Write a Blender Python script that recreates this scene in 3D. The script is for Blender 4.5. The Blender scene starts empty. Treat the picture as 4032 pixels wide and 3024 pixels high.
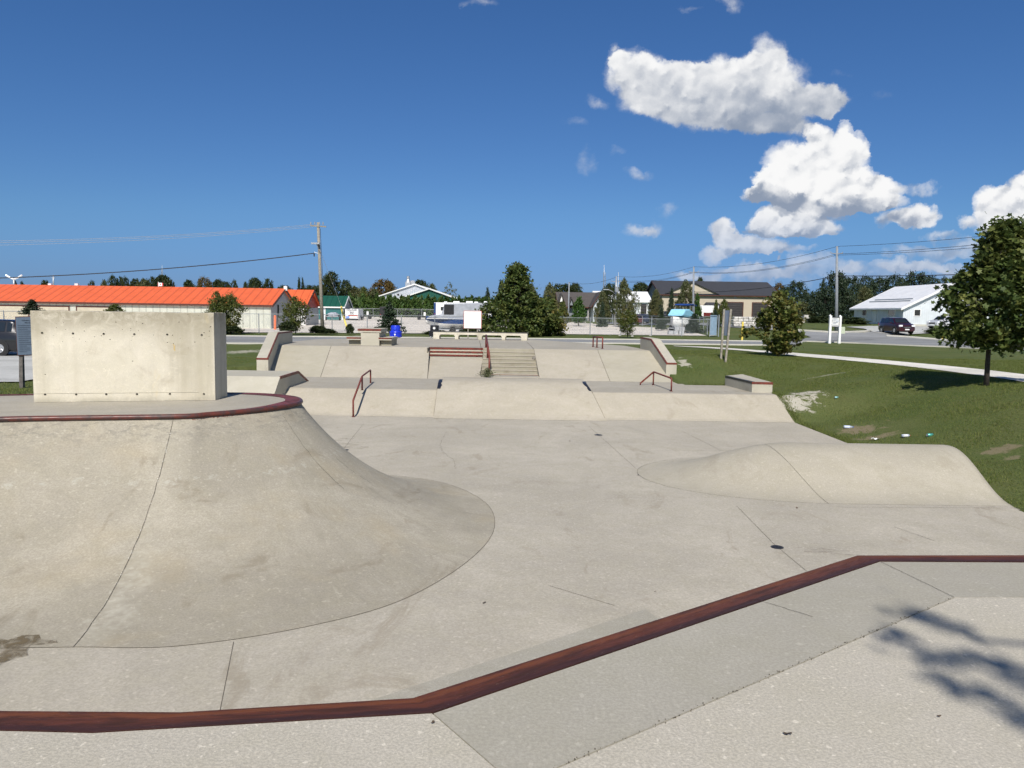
import bpy, bmesh, math, random
import numpy as np
from mathutils import Vector, Matrix
random.seed(7); RNG = np.random.default_rng(11)
SC = bpy.context.scene; COL = SC.collection
R_ = math.radians
# ------------------------------------------------------------------ camera model
F = 3028.0; CX, CY = 2016.0, 1512.0; CZ = 1.75
TP = 282.0/3028.0; PIT = math.atan(TP); ROLL = 0.015
_f = Vector((0, math.cos(PIT), -math.sin(PIT))); _r0 = Vector((1,0,0)); _u0 = Vector((0, math.sin(PIT), math.cos(PIT)))
_r = _r0*math.cos(ROLL)+_u0*math.sin(ROLL); _u = _u0*math.cos(ROLL)-_r0*math.sin(ROLL)
CAM = Vector((0,0,CZ))
def ray(px, py): return _f+_r*((px-CX)/F)-_u*((py-CY)/F)
def G(px, py, z=0.0):
    d = ray(px, py); t = (z-CZ)/d.z; p = CAM+d*t; return Vector((p.x, p.y, z))
def D(px, py, y):
    d = ray(px, py); t = y/d.y; return CAM+d*t
# ------------------------------------------------------------------ terrain
def sm(t): t = np.clip(t, 0, 1); return t*t*(3-2*t)
def T(x, y):
    x = np.asarray(x, float); y = np.asarray(y, float)
    L = np.interp(y, [-50,10,15,17,20,28,34,40,50,60,84,130,160,200,1500], [-.05,-.05,-.07,-.2,-.45,-.72,-.75,-.8,-.65,-.5,-.44,0,.4,.9,1.2])
    Rr = np.interp(y, [-50,0,10,26,35,45,55,78,86,113,200,1500], [-.2,-.3,-.35,-.35,-.35,-.32,-.5,-.5,.08,.8,1.2,1.2])
    E = np.interp(y, [-50,22,26.4,28.4,31.9,33,37.3,45,55,78,86,113,200,1500], [-1.93,-1.93,-1.93,-1.19,-1.19,-1.08,-.22,-.3,-.5,-.5,.08,.8,1.2,1.2])
    Rr2 = np.where(y < 60, Rr, Rr*sm((x-18)/14)+L*(1-sm((x-18)/14)))
    E2 = np.where(y < 60, E, Rr2)
    right = E2+(Rr2-E2)*sm((x-9.9)/6.5)
    s = sm((x+5)/9)
    return L*(1-s)+right*s
def Tz(x, y): return float(T(x, y))
def hit(px, py):
    d = ray(px, py); lo = 8.0; t = lo
    while t < 900:
        p = CAM+d*t
        if p.z < Tz(p.x, p.y):
            a, b = t/1.02, t
            for _ in range(25):
                m = (a+b)/2; q = CAM+d*m
                if q.z < Tz(q.x, q.y): b = m
                else: a = m
            q = CAM+d*b; return Vector((q.x, q.y, Tz(q.x, q.y)))
        t *= 1.02
    q = CAM+d*300; return Vector((q.x, q.y, Tz(q.x,q.y)))
def at(px, y):   # ground point in picture column px at depth y
    p = D(px, 1240, y); return Vector((p.x, y, Tz(p.x, y)))
# ------------------------------------------------------------------ objects
def tag(o, label=None, cat=None, group=None, kind=None):
    if label: o['label'] = label
    if cat: o['category'] = cat
    if group: o['group'] = group
    if kind: o['kind'] = kind
    return o
def empty(name, loc, rz=0, label=None, cat=None, group=None):
    o = bpy.data.objects.new(name, None); COL.objects.link(o); o.location = loc; o.rotation_euler = (0,0,rz)
    o.empty_display_size = .2
    return tag(o, label, cat, group)
class MB:
    def __init__(s): s.v = []; s.f = []; s.m = []; s.mi = 0
    def add(s, vs, fs):
        n = len(s.v); s.v += [tuple(v) for v in vs]; s.f += [tuple(i+n for i in f) for f in fs]; s.m += [s.mi]*len(fs); return s
    def box(s, c, d, rz=0, rx=0, ry=0):
        hx, hy, hz = d[0]/2, d[1]/2, d[2]/2
        M = Matrix.Rotation(rz,3,'Z') @ Matrix.Rotation(ry,3,'Y') @ Matrix.Rotation(rx,3,'X'); c = Vector(c)
        vs = [c+M@Vector((x*hx,y*hy,z*hz)) for z in (-1,1) for y in (-1,1) for x in (-1,1)]
        return s.add(vs, [(0,2,3,1),(4,5,7,6),(0,1,5,4),(2,6,7,3),(0,4,6,2),(1,3,7,5)])
    def hexa(s, b, t):   # bottom 4, top 4 (ccw)
        return s.add(list(b)+list(t), [(3,2,1,0),(4,5,6,7),(0,1,5,4),(1,2,6,5),(2,3,7,6),(3,0,4,7)])
    def prism(s, poly, a, b, axis='x'):   # poly in the other two coords; extruded a..b
        n = len(poly)
        def P(u, v, w):
            return (w,u,v) if axis == 'x' else (u,w,v) if axis == 'y' else (u,v,w)
        vs = [P(u,v,a) for u,v in poly]+[P(u,v,b) for u,v in poly]
        fs = [tuple(range(n)), tuple(range(2*n-1,n-1,-1))]+[(i,i+n,(i+1)%n+n,(i+1)%n) for i in range(n)]
        return s.add(vs, fs)
    def cyl(s, p0, p1, r0, r1=None, n=10, cap=True):
        r1 = r0 if r1 is None else r1
        p0, p1 = Vector(p0), Vector(p1); d = (p1-p0).normalized()
        a = d.orthogonal().normalized(); b = d.cross(a)
        vs = []
        for p, r in ((p0,r0),(p1,r1)):
            for i in range(n):
                t = 2*math.pi*i/n; vs.append(p+a*math.cos(t)*r+b*math.sin(t)*r)
        fs = [(i,(i+1)%n,(i+1)%n+n,i+n) for i in range(n)]
        if cap: fs += [tuple(range(n-1,-1,-1)), tuple(range(n,2*n))]
        return s.add(vs, fs)
    def tube(s, pts, r, n=8, closed=False):
        pts = [Vector(p) for p in pts]; rings = []; N = len(pts)
        up = Vector((0,0,1))
        for i, p in enumerate(pts):
            d = (pts[min(i+1,N-1)]-pts[max(i-1,0)]).normalized()
            a = d.cross(up)
            if a.length < .05: a = d.cross(Vector((0,1,0)))
            a.normalize(); b = a.cross(d)
            rr = r[i] if isinstance(r,(list,tuple)) else r
            # mitre factor
            rings.append([p+a*math.cos(2*math.pi*k/n)*rr+b*math.sin(2*math.pi*k/n)*rr for k in range(n)])
        vs = [v for q in rings for v in q]; fs = []
        for i in range(N-1):
            for k in range(n): fs.append((i*n+k,i*n+(k+1)%n,(i+1)*n+(k+1)%n,(i+1)*n+k))
        fs += [tuple(range(n-1,-1,-1)), tuple((N-1)*n+k for k in range(n))]
        return s.add(vs, fs)
    def grid(s, rows, flip=False):
        n = len(rows[0]); vs = [v for r in rows for v in r]; fs = []
        for i in range(len(rows)-1):
            for k in range(n-1):
                q = (i*n+k,i*n+k+1,(i+1)*n+k+1,(i+1)*n+k); fs.append(q[::-1] if flip else q)
        return s.add(vs, fs)
    def ball(s, c, r, seg=8, rings=6, sq=(1,1,1), jit=0):
        rows = []
        for i in range(rings+1):
            t = math.pi*i/rings
            row = []
            for k in range(seg):
                a = 2*math.pi*k/seg; j = 1+random.uniform(-jit,jit)
                row.append((c[0]+r*sq[0]*math.sin(t)*math.cos(a)*j, c[1]+r*sq[1]*math.sin(t)*math.sin(a)*j, c[2]+r*sq[2]*math.cos(t)*(j if 0<i<rings else 1)))
            row.append(row[0]); rows.append(row)
        return s.grid(rows, True)
    def build(s, name, mat, parent=None, world=True, smooth=False, bevel=0, merge=False, seg=2):
        me = bpy.data.meshes.new(name)
        vs = s.v
        if parent is not None and world:
            M = parent_matrix(parent).inverted(); vs = [tuple(M @ Vector(v)) for v in vs]
        me.from_pydata(vs, [], s.f)
        mats = mat if isinstance(mat,(list,tuple)) else [mat]
        for m in mats: me.materials.append(m)
        if len(mats) > 1: me.polygons.foreach_set('material_index', s.m)
        bm = bmesh.new(); bm.from_mesh(me)
        if merge or smooth: bmesh.ops.remove_doubles(bm, verts=bm.verts, dist=1e-4)
        bmesh.ops.recalc_face_normals(bm, faces=bm.faces) if not getattr(s,'keep',False) else None
        bm.to_mesh(me); bm.free()
        if smooth: me.polygons.foreach_set('use_smooth', [True]*len(me.polygons))
        o = bpy.data.objects.new(name, me); COL.objects.link(o)
        if parent is not None: o.parent = parent
        if bevel:
            b = o.modifiers.new('bevel','BEVEL'); b.width = bevel; b.segments = seg; b.limit_method = 'ANGLE'; b.angle_limit = R_(40)
            b.harden_normals = False
        me.update(); return o
def parent_matrix(o):
    M = Matrix.Translation(o.location) @ Matrix.Rotation(o.rotation_euler.z,4,'Z') @ Matrix.Diagonal((*o.scale,1))
    if o.parent: return parent_matrix(o.parent) @ M
    return M
def shade_auto(o, ang=35):
    me = o.data
    me.polygons.foreach_set('use_smooth', [True]*len(me.polygons))
    bm = bmesh.new(); bm.from_mesh(me)
    for e in bm.edges:
        if len(e.link_faces) == 2 and e.calc_face_angle(0) > R_(ang): e.smooth = False
    bm.to_mesh(me); bm.free(); return o
def catmull(P, n):
    P = [Vector(p) for p in P]; out = []
    for i in range(len(P)-1):
        p0 = P[max(i-1,0)]; p1 = P[i]; p2 = P[i+1]; p3 = P[min(i+2,len(P)-1)]
        if i == 0: p0 = 2*p1-p2
        if i == len(P)-2: p3 = 2*p2-p1
        for k in range(n):
            t = k/n
            out.append(.5*((2*p1)+(p2-p0)*t+(2*p0-5*p1+4*p2-p3)*t*t+(3*p1-p0-3*p2+p3)*t**3))
    out.append(P[-1]); return out
# ------------------------------------------------------------------ materials
class NT:
    def __init__(s, name):
        s.mat = bpy.data.materials.new(name); s.mat.use_nodes = True; s.t = s.mat.node_tree; s.t.nodes.clear()
    def n(s, typ, ins=None, **kw):
        nd = s.t.nodes.new('ShaderNode'+typ)
        for k, v in kw.items(): setattr(nd, k, v)
        if ins:
            for k, v in ins.items():
                sock = nd.inputs[k]
                if isinstance(v, bpy.types.NodeSocket): s.t.links.new(v, sock)
                elif isinstance(v, bpy.types.Node): s.t.links.new(v.outputs[0], sock)
                else: sock.default_value = v
        return nd
    def math(s, op, a, b=0.0, c=None, clamp=False):
        ins = {0:a, 1:b}
        if c is not None: ins[2] = c
        return s.n('Math', ins, operation=op, use_clamp=clamp).outputs[0]
    def vmath(s, op, a, b=(0,0,0)):
        nd = s.n('VectorMath', {0:a, 1:b}, operation=op); return nd.outputs[1 if op in ('LENGTH','DISTANCE','DOT_PRODUCT') else 0]
    def mix(s, fac, a, b, blend='MIX'):
        nd = s.t.nodes.new('ShaderNodeMix'); nd.data_type = 'RGBA'; nd.blend_type = blend
        for sock, v in ((nd.inputs[0],fac),(nd.inputs[6],a),(nd.inputs[7],b)):
            if isinstance(v, bpy.types.NodeSocket): s.t.links.new(v, sock)
            else: sock.default_value = v if not isinstance(v, tuple) or len(v) == 4 else (*v,1)
        return nd.outputs[2]
    def ramp(s, v, a, b, lo=0.0, hi=1.0):
        nd = s.n('MapRange', {0:v, 1:a, 2:b, 3:lo, 4:hi}, clamp=True, interpolation_type='SMOOTHSTEP'); return nd.outputs[0]
    def noise(s, scale, co, detail=4, rough=.55, dist=0.0, out=0):
        return s.n('TexNoise', {'Vector':co,'Scale':scale,'Detail':detail,'Roughness':rough,'Distortion':dist}).outputs[out]
    def out(s, sh):
        s.n('OutputMaterial', {0:sh}); return s.mat
    def bsdf(s, col, rough=.8, metal=0.0, spec=.3, bump=None, bs=.3, bd=.01, **kw):
        ins = {'Base Color':col if isinstance(col, bpy.types.NodeSocket) else (*col,1)[:4], 'Roughness':rough, 'Metallic':metal, 'Specular IOR Level':spec}
        ins.update(kw)
        if bump is not None: ins['Normal'] = s.n('Bump', {'Strength':bs,'Distance':bd,'Height':bump}).outputs[0]
        return s.out(s.n('BsdfPrincipled', ins).outputs[0])
def coord(m, kind='Object'): return m.n('TexCoord').outputs[kind]
def pos(m): return m.n('NewGeometry').outputs['Position']
def set_uvp(o, vals):
    at_ = o.data.attributes.new('uvp','FLOAT_VECTOR','POINT'); assert len(vals) == len(o.data.vertices), o.name
    at_.data.foreach_set('vector', np.array([(a,b,0) for a,b in vals], np.float32).ravel())
def plain(name, col, rough=.6, metal=0.0, spec=.4, var=.12, sc=6, bump=.15):
    m = NT(name); co = coord(m); a = m.noise(sc, co, 5)
    c = m.mix(m.ramp(a,.3,.7), tuple(x*(1-var) for x in col), tuple(min(1,x*(1+var)) for x in col))
    return m.bsdf(c, rough, metal, spec, bump=m.noise(sc*8, co, 3), bs=bump, bd=.004)
def concrete(name, col, mott=.12, speck=.08, spscale=70, stain=.12, crack=.0, warm=0.0, bump=.35, streak=None, pale=0.0, holes=0.0, extra=None):
    m = NT(name); co = pos(m)
    big = m.noise(.33, co, 5, .6, .8); med = m.noise(2.3, co, 6, .65, .4); fine = m.noise(spscale, co, 3, .7)
    lo = tuple(x*(1-mott) for x in col); hi = tuple(min(1,x*(1+mott)) for x in col)
    c = m.mix(m.ramp(big,.32,.68), lo, hi)
    med2 = m.noise(5.0, m.vmath('ADD', co, (31,7,3)), 8, .7, .9)
    c = m.mix(m.ramp(med,.35,.7,0,.55), c, tuple(x*.9 for x in col[:2])+(col[2]*.84,))
    c = m.mix(m.ramp(med2,.5,.78,0,.38), c, tuple(min(1,x*1.2) for x in col))
    c = m.mix(m.math('MULTIPLY', m.ramp(fine,.35,.65), speck*2), c, tuple(x*.55 for x in col))
    grit = m.noise(spscale*.42, co, 2, .5)
    c = m.mix(m.ramp(grit,.62,.72,0,speck*2.2), c, tuple(min(1,x*1.35) for x in col))
    st = m.noise(.8, m.vmath('MULTIPLY', co, (1,.55,1)), 7, .68, 1.4)
    c = m.mix(m.ramp(st,.56,.7,0,stain*2.4), c, (col[0]*.6,col[1]*.56,col[2]*.5))
    wet = m.noise(1.7, m.vmath('ADD', co, (3,41,5)), 9, .75, 2.2)
    c = m.mix(m.ramp(wet,.66,.72,0,stain*1.6), c, (col[0]*.52,col[1]*.5,col[2]*.47))
    if warm: c = m.mix(m.ramp(m.noise(.9, m.vmath('ADD', co,(9,2,4)), 3),.5,.75,0,warm), c, (col[0]*1.05,col[1]*.9,col[2]*.62))
    if pale:
        pn = m.noise(3.3, m.vmath('ADD', co,(19,2,8)), 10, .78, 1.6)
        c = m.mix(m.ramp(pn,.57,.68,0,pale), c, tuple(min(1,x*1.45) for x in col))
        pn2 = m.noise(1.1, m.vmath('ADD', co,(4,12,8)), 9, .72, 1.2)
        c = m.mix(m.ramp(pn2,.53,.72,0,pale*1.2), c, tuple(x*.72 for x in col))
    if streak:
        sv = m.noise(streak, m.vmath('MULTIPLY', co, (1,1,.06)), 6, .6, .3)
        c = m.mix(m.ramp(sv,.46,.66,0,.55), c, (col[0]*.55,col[1]*.53,col[2]*.46))
        z = m.n('SeparateXYZ', {0:co}).outputs[2]
        top = m.math('MULTIPLY', m.ramp(z,1.05,1.66), m.ramp(med2,.3,.6,.3,1.0))
        c = m.mix(m.math('MULTIPLY', top, .95), c, (col[0]*.5,col[1]*.48,col[2]*.43))
        bot = m.math('MULTIPLY', m.ramp(z,.13,.0), m.ramp(med,.35,.6))
        c = m.mix(m.math('MULTIPLY', bot, .55), c, (col[0]*.45,col[1]*.45,col[2]*.43))
        ye = m.noise(2.0, m.vmath('MULTIPLY', co, (1,1,.35)), 4, .6, .5)
        c = m.mix(m.ramp(ye,.62,.75,0,.35), c, (col[0],col[1]*.86,col[2]*.5))
    if holes:
        vo = m.n('TexVoronoi', {'Vector':m.vmath('MULTIPLY', co, (1,1,1)),'Scale':7.0,'Randomness':1.0})
        rnd = m.noise(3.1, co, 2)
        thr = m.ramp(rnd,.42,.7,.0,.06)
        hole = m.math('LESS_THAN', vo.outputs[0], thr)
        c = m.mix(m.math('MULTIPLY', hole, .75), c, (.03,.028,.025))
    hgt = m.math('ADD', m.math('MULTIPLY', fine, .6), m.math('MULTIPLY', med2, .8))
    if extra: c = extra(m, c, co)
    if crack:
        wv = m.noise(1.2, co, 4, .6, 0, 1)
        cw = m.vmath('ADD', co, m.vmath('MULTIPLY', wv, (1.1,1.1,1.1)))
        vo = m.n('TexVoronoi', {'Vector':cw,'Scale':.35}, feature='DISTANCE_TO_EDGE')
        cr = m.math('MULTIPLY', m.ramp(vo.outputs[0],.0016,.0006), m.ramp(m.noise(.5, m.vmath('ADD',co,(50,0,0)),2),.52,.6))
        c = m.mix(m.math('MULTIPLY', cr, crack), c, tuple(x*.3 for x in col))
    return m.bsdf(c, .88, 0, .25, bump=hgt, bs=bump, bd=.006)
def steel_paint(name, a=(.16,.035,.025), b=(.055,.03,.035), rough=.42, sc=3.0, rust=(.2,.075,.03)):
    m = NT(name); co = coord(m)
    n1 = m.noise(sc, co, 8, .7, 1.5); n2 = m.noise(sc*9, co, 6, .7)
    c = m.mix(m.ramp(n1,.38,.64), a, b); c = m.mix(m.ramp(n2,.55,.75,0,.6), c, rust)
    return m.bsdf(c, m.ramp(n1,.3,.7,rough-.02,rough+.2), 0, .3, bump=n2, bs=.25, bd=.003)
M = {}
M['floor'] = concrete('concrete_floor', (.465,.425,.348), .12, .20, 34, .22, crack=.0, pale=.20)
M['slope'] = concrete('concrete_bank', (.465,.42,.335), .08, .16, 34, .14, pale=.22)
M['mound'] = concrete('concrete_mound', (.435,.398,.318), .07, .16, 38, .12, pale=.20)
M['deck'] = concrete('concrete_deck', (.40,.368,.305), .09, .15, 36, .16)
def volc_extra(m, c, co):
    uv = m.n('Attribute', attribute_name='uvp').outputs['Vector']; s = m.n('SeparateXYZ', {0:uv}); u, v = s.outputs[0], s.outputs[1]
    nn_ = m.noise(2.6, co, 8, .7, .6)
    band = m.math('MULTIPLY', m.ramp(m.math('ADD', u, m.math('MULTIPLY', nn_, .7)), 2.30, 2.40), m.ramp(m.math('ADD', u, m.math('MULTIPLY', nn_, 1.3)), 3.25, 2.75))
    band = m.math('MULTIPLY', band, m.math('MULTIPLY', m.ramp(v,.0,.12,.25,1.0), m.ramp(v,.55,.25,.25,1.0)))
    c = m.mix(m.math('MULTIPLY', m.math('MULTIPLY', band, m.ramp(m.noise(9.0, co, 7, .75),.38,.62,.15,1)), .5), c, (.53,.50,.41))
    fan = m.noise(1.0, m.vmath('MULTIPLY', uv, (4.5,3.0,1)), 9, .78, 1.6)
    k = m.math('MULTIPLY', m.ramp(u, 2.6, 5.2), m.ramp(v,.95,.7))
    c = m.mix(m.math('MULTIPLY', m.ramp(fan,.52,.70,0,.30), k), c, (.50,.47,.38))
    fan2 = m.noise(1.0, m.vmath('ADD', m.vmath('MULTIPLY', uv, (3.2,1.8,1)), (7,3,0)), 8, .75, 1.3)
    c = m.mix(m.math('MULTIPLY', m.ramp(fan2,.50,.72,0,.34), k), c, (.20,.185,.145))
    dirt = m.math('MULTIPLY', m.ramp(v,.86,.97), m.ramp(m.noise(5.0, m.vmath('MULTIPLY', co,(1,1,3)), 7, .75),.48,.62))
    c = m.mix(m.math('MULTIPLY', dirt, .45), c, (.16,.15,.13))
    hl = m.math('MULTIPLY', m.ramp(m.math('ABSOLUTE', m.math('SUBTRACT', m.math('ADD', v, m.math('MULTIPLY', nn_, .10)), .79)), .022, .006), m.ramp(m.noise(7.0, co, 6, .8),.52,.60))
    return m.mix(m.math('MULTIPLY', hl, .32), c, (.52,.51,.44))
M['volcano'] = concrete('concrete_transition', (.385,.350,.278), .16, .20, 36, .26, pale=.34, warm=.2, extra=volc_extra)
M['apron'] = concrete('concrete_apron', (.405,.378,.312), .07, .18, 60, .12, crack=.25)
M['rough'] = concrete('concrete_broomed', (.54,.497,.41), .06, .28, 75, .06, bump=.7)
M['wall'] = concrete('concrete_wall', (.66,.61,.50), .12, .09, 60, .20, streak=1.3, bump=.6, pale=.34)
M['ledge'] = concrete('concrete_ledge', (.47,.44,.36), .10, .06, 50, .14)
M['step'] = concrete('concrete_step', (.33,.305,.24), .10, .07, 50, .25)  # riser shade put into the colour, darker than the treads
M['curb'] = concrete('kerb_concrete', (.55,.53,.47), .08, .06, 10, .1)
M['gap'] = plain('joint_dirt', (.13,.115,.09), .95, var=.3)
M['redsteel'] = steel_paint('painted_red_steel', (.20,.045,.03), (.10,.032,.025))
def fg_steel():
    m = NT('worn_red_steel'); uv = m.n('Attribute', attribute_name='uvp').outputs['Vector']; s = m.n('SeparateXYZ', {0:uv}); al, ac = s.outputs[0], s.outputs[1]
    q = m.vmath('MULTIPLY', uv, (2.4,2.6,1)); n1 = m.noise(1.0, q, 8, .68, .5); n2 = m.noise(3.2, q, 7, .75, .8); n3 = m.noise(14.0, m.vmath('MULTIPLY', uv,(1,3,1)), 4, .7)
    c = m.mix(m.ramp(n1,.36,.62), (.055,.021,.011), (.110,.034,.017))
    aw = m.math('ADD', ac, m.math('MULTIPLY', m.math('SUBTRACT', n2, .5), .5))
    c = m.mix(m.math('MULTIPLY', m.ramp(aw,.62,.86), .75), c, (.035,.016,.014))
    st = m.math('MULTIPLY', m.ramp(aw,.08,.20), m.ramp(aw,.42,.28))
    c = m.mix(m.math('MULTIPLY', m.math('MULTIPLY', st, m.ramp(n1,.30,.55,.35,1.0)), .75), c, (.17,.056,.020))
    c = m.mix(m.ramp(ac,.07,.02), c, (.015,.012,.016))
    c = m.mix(m.ramp(n3,.66,.72,0,.8), c, (.34,.27,.21))
    sc_ = m.noise(1.0, m.vmath('MULTIPLY', uv, (1.6,38,1)), 4, .6)
    c = m.mix(m.math('MULTIPLY', m.ramp(sc_,.60,.68), m.ramp(n2,.5,.62,0,.55)), c, (.27,.19,.15))
    return m.bsdf(c, m.ramp(n2,.3,.7,.42,.62), 0, .3, bump=n2, bs=.2, bd=.003)
M['fgsteel'] = fg_steel()
M['pipe'] = steel_paint('worn_pipe_steel', (.14,.04,.03), (.06,.04,.038), .3, 4, (.22,.10,.07))
M['rail'] = steel_paint('rail_paint', (.20,.05,.035), (.13,.035,.028), .42, 5)
M['darksteel'] = plain('dark_scuffed_steel', (.05,.05,.055), .4, .6, .5, .4)
M['black'] = plain('black_plastic', (.02,.02,.022), .5)
M['galv'] = plain('galvanised_steel', (.42,.44,.46), .45, .6, .5, .1)
M['white'] = plain('white_paint', (.80,.80,.78), .5, var=.03)
M['whitemetal'] = plain('white_metal_sheet', (.80,.81,.82), .4, .1, .5, var=.03)
M['bluebin'] = plain('blue_plastic', (.012,.035,.55), .35, spec=.5, var=.1)
M['wood'] = plain('weathered_wood', (.27,.245,.20), .9, var=.25, sc=9)
M['darkwood'] = plain('dark_weathered_wood', (.12,.11,.10), .9, var=.3, sc=9)
M['orangepost'] = plain('orange_paint', (.85,.20,.09), .5)
M['yellow'] = plain('yellow_plastic', (.80,.62,.12), .5)
M['rubber'] = plain('tyre_rubber', (.02,.02,.02), .8)
M['rim'] = plain('alloy_rim', (.6,.6,.62), .25, .8, .6)
M['glass'] = NT('dark_glass').bsdf((.015,.02,.025), .06, 0, .7)
M['trimwhite'] = plain('white_trim', (.78,.78,.76), .5, var=.04)
M['poleconc'] = plain('grey_pole', (.24,.26,.28), .6)
M['insul'] = plain('grey_insulator', (.3,.3,.3), .4)
M['wire'] = plain('wire_black', (.03,.03,.035), .6)
M['wirelight'] = plain('wire_aluminium', (.45,.47,.5), .4, .5)
def carpaint(name, col):
    m = NT(name); return m.bsdf(col, .28, .35, .5, **{'Coat Weight':.7,'Coat Roughness':.05})
M['paint_grey'] = carpaint('grey_car_paint', (.018,.018,.021)); M['paint_maroon'] = carpaint('maroon_car_paint', (.045,.008,.014))
M['paint_white'] = carpaint('white_car_paint', (.75,.75,.75)); M['paint_dark'] = carpaint('dark_car_paint', (.02,.03,.07)); M['paint_red'] = carpaint('red_car_paint', (.16,.01,.012))
M['lamp'] = NT('headlight_glass').bsdf((.8,.82,.85), .1, 0, .8)
M['taillamp'] = NT('tail_lamp_glass').bsdf((.4,.01,.01), .2, 0, .6)
def ribbed(name, col, period, axis=0, depth=.02, rough=.4, metal=.2, dark=.55, w=.12, wave=False):
    m = NT(name); co = coord(m); s = m.n('SeparateXYZ', {0:co}).outputs[axis]
    fr = m.math('FRACT', m.math('DIVIDE', s, period))
    dist = m.math('ABSOLUTE', m.math('SUBTRACT', fr, .5))
    line = m.ramp(dist, .5-w, .5-w*.3)
    a = m.noise(1.0, co, 4)
    c = m.mix(m.ramp(a,.3,.7), tuple(x*.94 for x in col), tuple(min(1,x*1.05) for x in col))
    c = m.mix(m.math('MULTIPLY', line, .45), c, tuple(x*dark for x in col))
    return m.bsdf(c, rough, metal, .4, bump=line, bs=1.0, bd=depth)
M['orangeroof'] = ribbed('orange_roof_sheet', (.86,.165,.055), .95, 0, .03)
M['greenroof'] = ribbed('green_roof_sheet', (.018,.10,.065), .95, 0, .03)
M['creamwall'] = ribbed('cream_wall_sheet', (.60,.61,.52), .75, 0, .02)
M['greyend'] = ribbed('grey_siding_and_shaded_end', (.30,.31,.32), .5, 1, .02)  # grey siding; on the long storage building's end it stands for shade
M['whitewall'] = ribbed('white_wall_sheet', (.72,.76,.78), .3, 0, .01, dark=.8)
M['whitewall_y'] = ribbed('white_shaded_side_sheet', (.62,.66,.68), .3, 1, .01, dark=.8)  # dimmer white than the front walls: side-wall shade put into the colour
M['whiteroof'] = ribbed('white_roof_sheet', (.84,.84,.83), .5, 0, .008, metal=0, dark=.85)
M['rollcream'] = ribbed('cream_roll_door', (.66,.60,.46), .12, 2, .02)
M['rollgreen'] = ribbed('green_roll_door', (.05,.19,.19), .14, 2, .02)
M['greenwall'] = ribbed('green_wall_sheet', (.02,.105,.075), .6, 0, .02)
M['palewall'] = ribbed('pale_grey_wall_sheet', (.50,.53,.57), .6, 0, .02, dark=.8)
M['shingle'] = ribbed('dark_shingle', (.045,.047,.055), .35, 2, .02, .9, 0)
M['brownshingle'] = ribbed('brown_shingle', (.085,.075,.07), .35, 2, .02, .9, 0)
M['tan'] = plain('tan_stucco', (.50,.44,.34), .9, var=.05)
M['dimtan'] = plain('grey_siding_and_shaded_tan', (.22,.24,.26), .9, var=.05)  # grey house siding; on the tan building's end, shade put into colour
M['darkdoor'] = ribbed('dark_door', (.05,.045,.045), .6, 2, .02)
M['stone'] = plain('field_stone', (.35,.31,.25), .9, var=.4, sc=2.5)
M['rock'] = plain('pale_rock', (.52,.50,.46), .9, var=.3, sc=3, bump=.6)
M['redwall'] = ribbed('red_wall_sheet', (.32,.025,.012), .3, 1, .01)
M['block'] = plain('grey_concrete_block', (.36,.37,.38), .9, var=.15)
M['tarp'] = plain('grey_tarp', (.36,.38,.42), .7, var=.15, sc=2)
M['bluecanvas'] = plain('light_blue_canvas', (.28,.58,.74), .7, var=.08)
M['navy'] = plain('navy_hull_paint', (.015,.05,.17), .3, spec=.5)
M['navycanvas'] = plain('navy_canvas', (.01,.05,.22), .6)
M['signblue'] = plain('sign_blue_grey', (.10,.135,.185), .5, var=.05)
M['signback'] = plain('aluminium_sign_back', (.30,.36,.45), .4, .4, .5, .05)
M['ink'] = plain('sign_ink', (.03,.04,.06), .6)
M['paleink'] = plain('faint_sign_print', (.55,.58,.62), .6)
M['weed'] = plain('weed_leaf', (.085,.095,.04), .8, var=.4)
# ground
PATCH = [hit(3130,1585), hit(3390,1690), hit(3930,1775), hit(960,1385), hit(2690,1428), hit(3260,1478), hit(3180,1548), hit(3460,1720), hit(3990,1800)]
PR = [(1.5,1.4,1.3), (1.5,1.2,.8), (.9,.6,.7), (1.6,3.2,.7), (.6,1.4,.9), (1.5,.22,.35), (1.2,1.0,1.0),(1.3,.6,.7),(.5,.4,.6)]
def grass_mat():
    m = NT('grass'); co = pos(m)
    a = m.noise(.22, co, 5, .6, .5); b = m.noise(2.2, co, 6, .65); f = m.noise(28, m.vmath('MULTIPLY', co, (1,.45,1)), 4, .75)
    c = m.mix(m.ramp(a,.3,.7), (.092,.125,.036), (.145,.158,.058))
    c = m.mix(m.ramp(b,.45,.75,0,.6), c, (.12,.115,.045))
    c = m.mix(m.ramp(f,.35,.65,0,.7), c, (.055,.078,.024))
    dn = m.noise(2.6, co, 8, .72, .8)
    for p, (rx, ry, s) in zip(PATCH, PR):
        d = m.vmath('LENGTH', m.vmath('MULTIPLY', m.vmath('SUBTRACT', co, tuple(p)), (1/rx,1/ry,.3)))
        k = m.ramp(m.math('ADD', m.math('MULTIPLY', d, -.42), dn), .28, .38)
        pale = p.x < 0 or p is PATCH[0] or p is PATCH[4] or p is PATCH[5] or p is PATCH[6]
        c = m.mix(m.math('MULTIPLY', k, min(1,s)), c, (.46,.43,.35) if pale else (.25,.20,.13))
    return m.bsdf(c, .95, 0, .1, bump=f, bs=.6, bd=.05)
M['grass'] = grass_mat()
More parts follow.
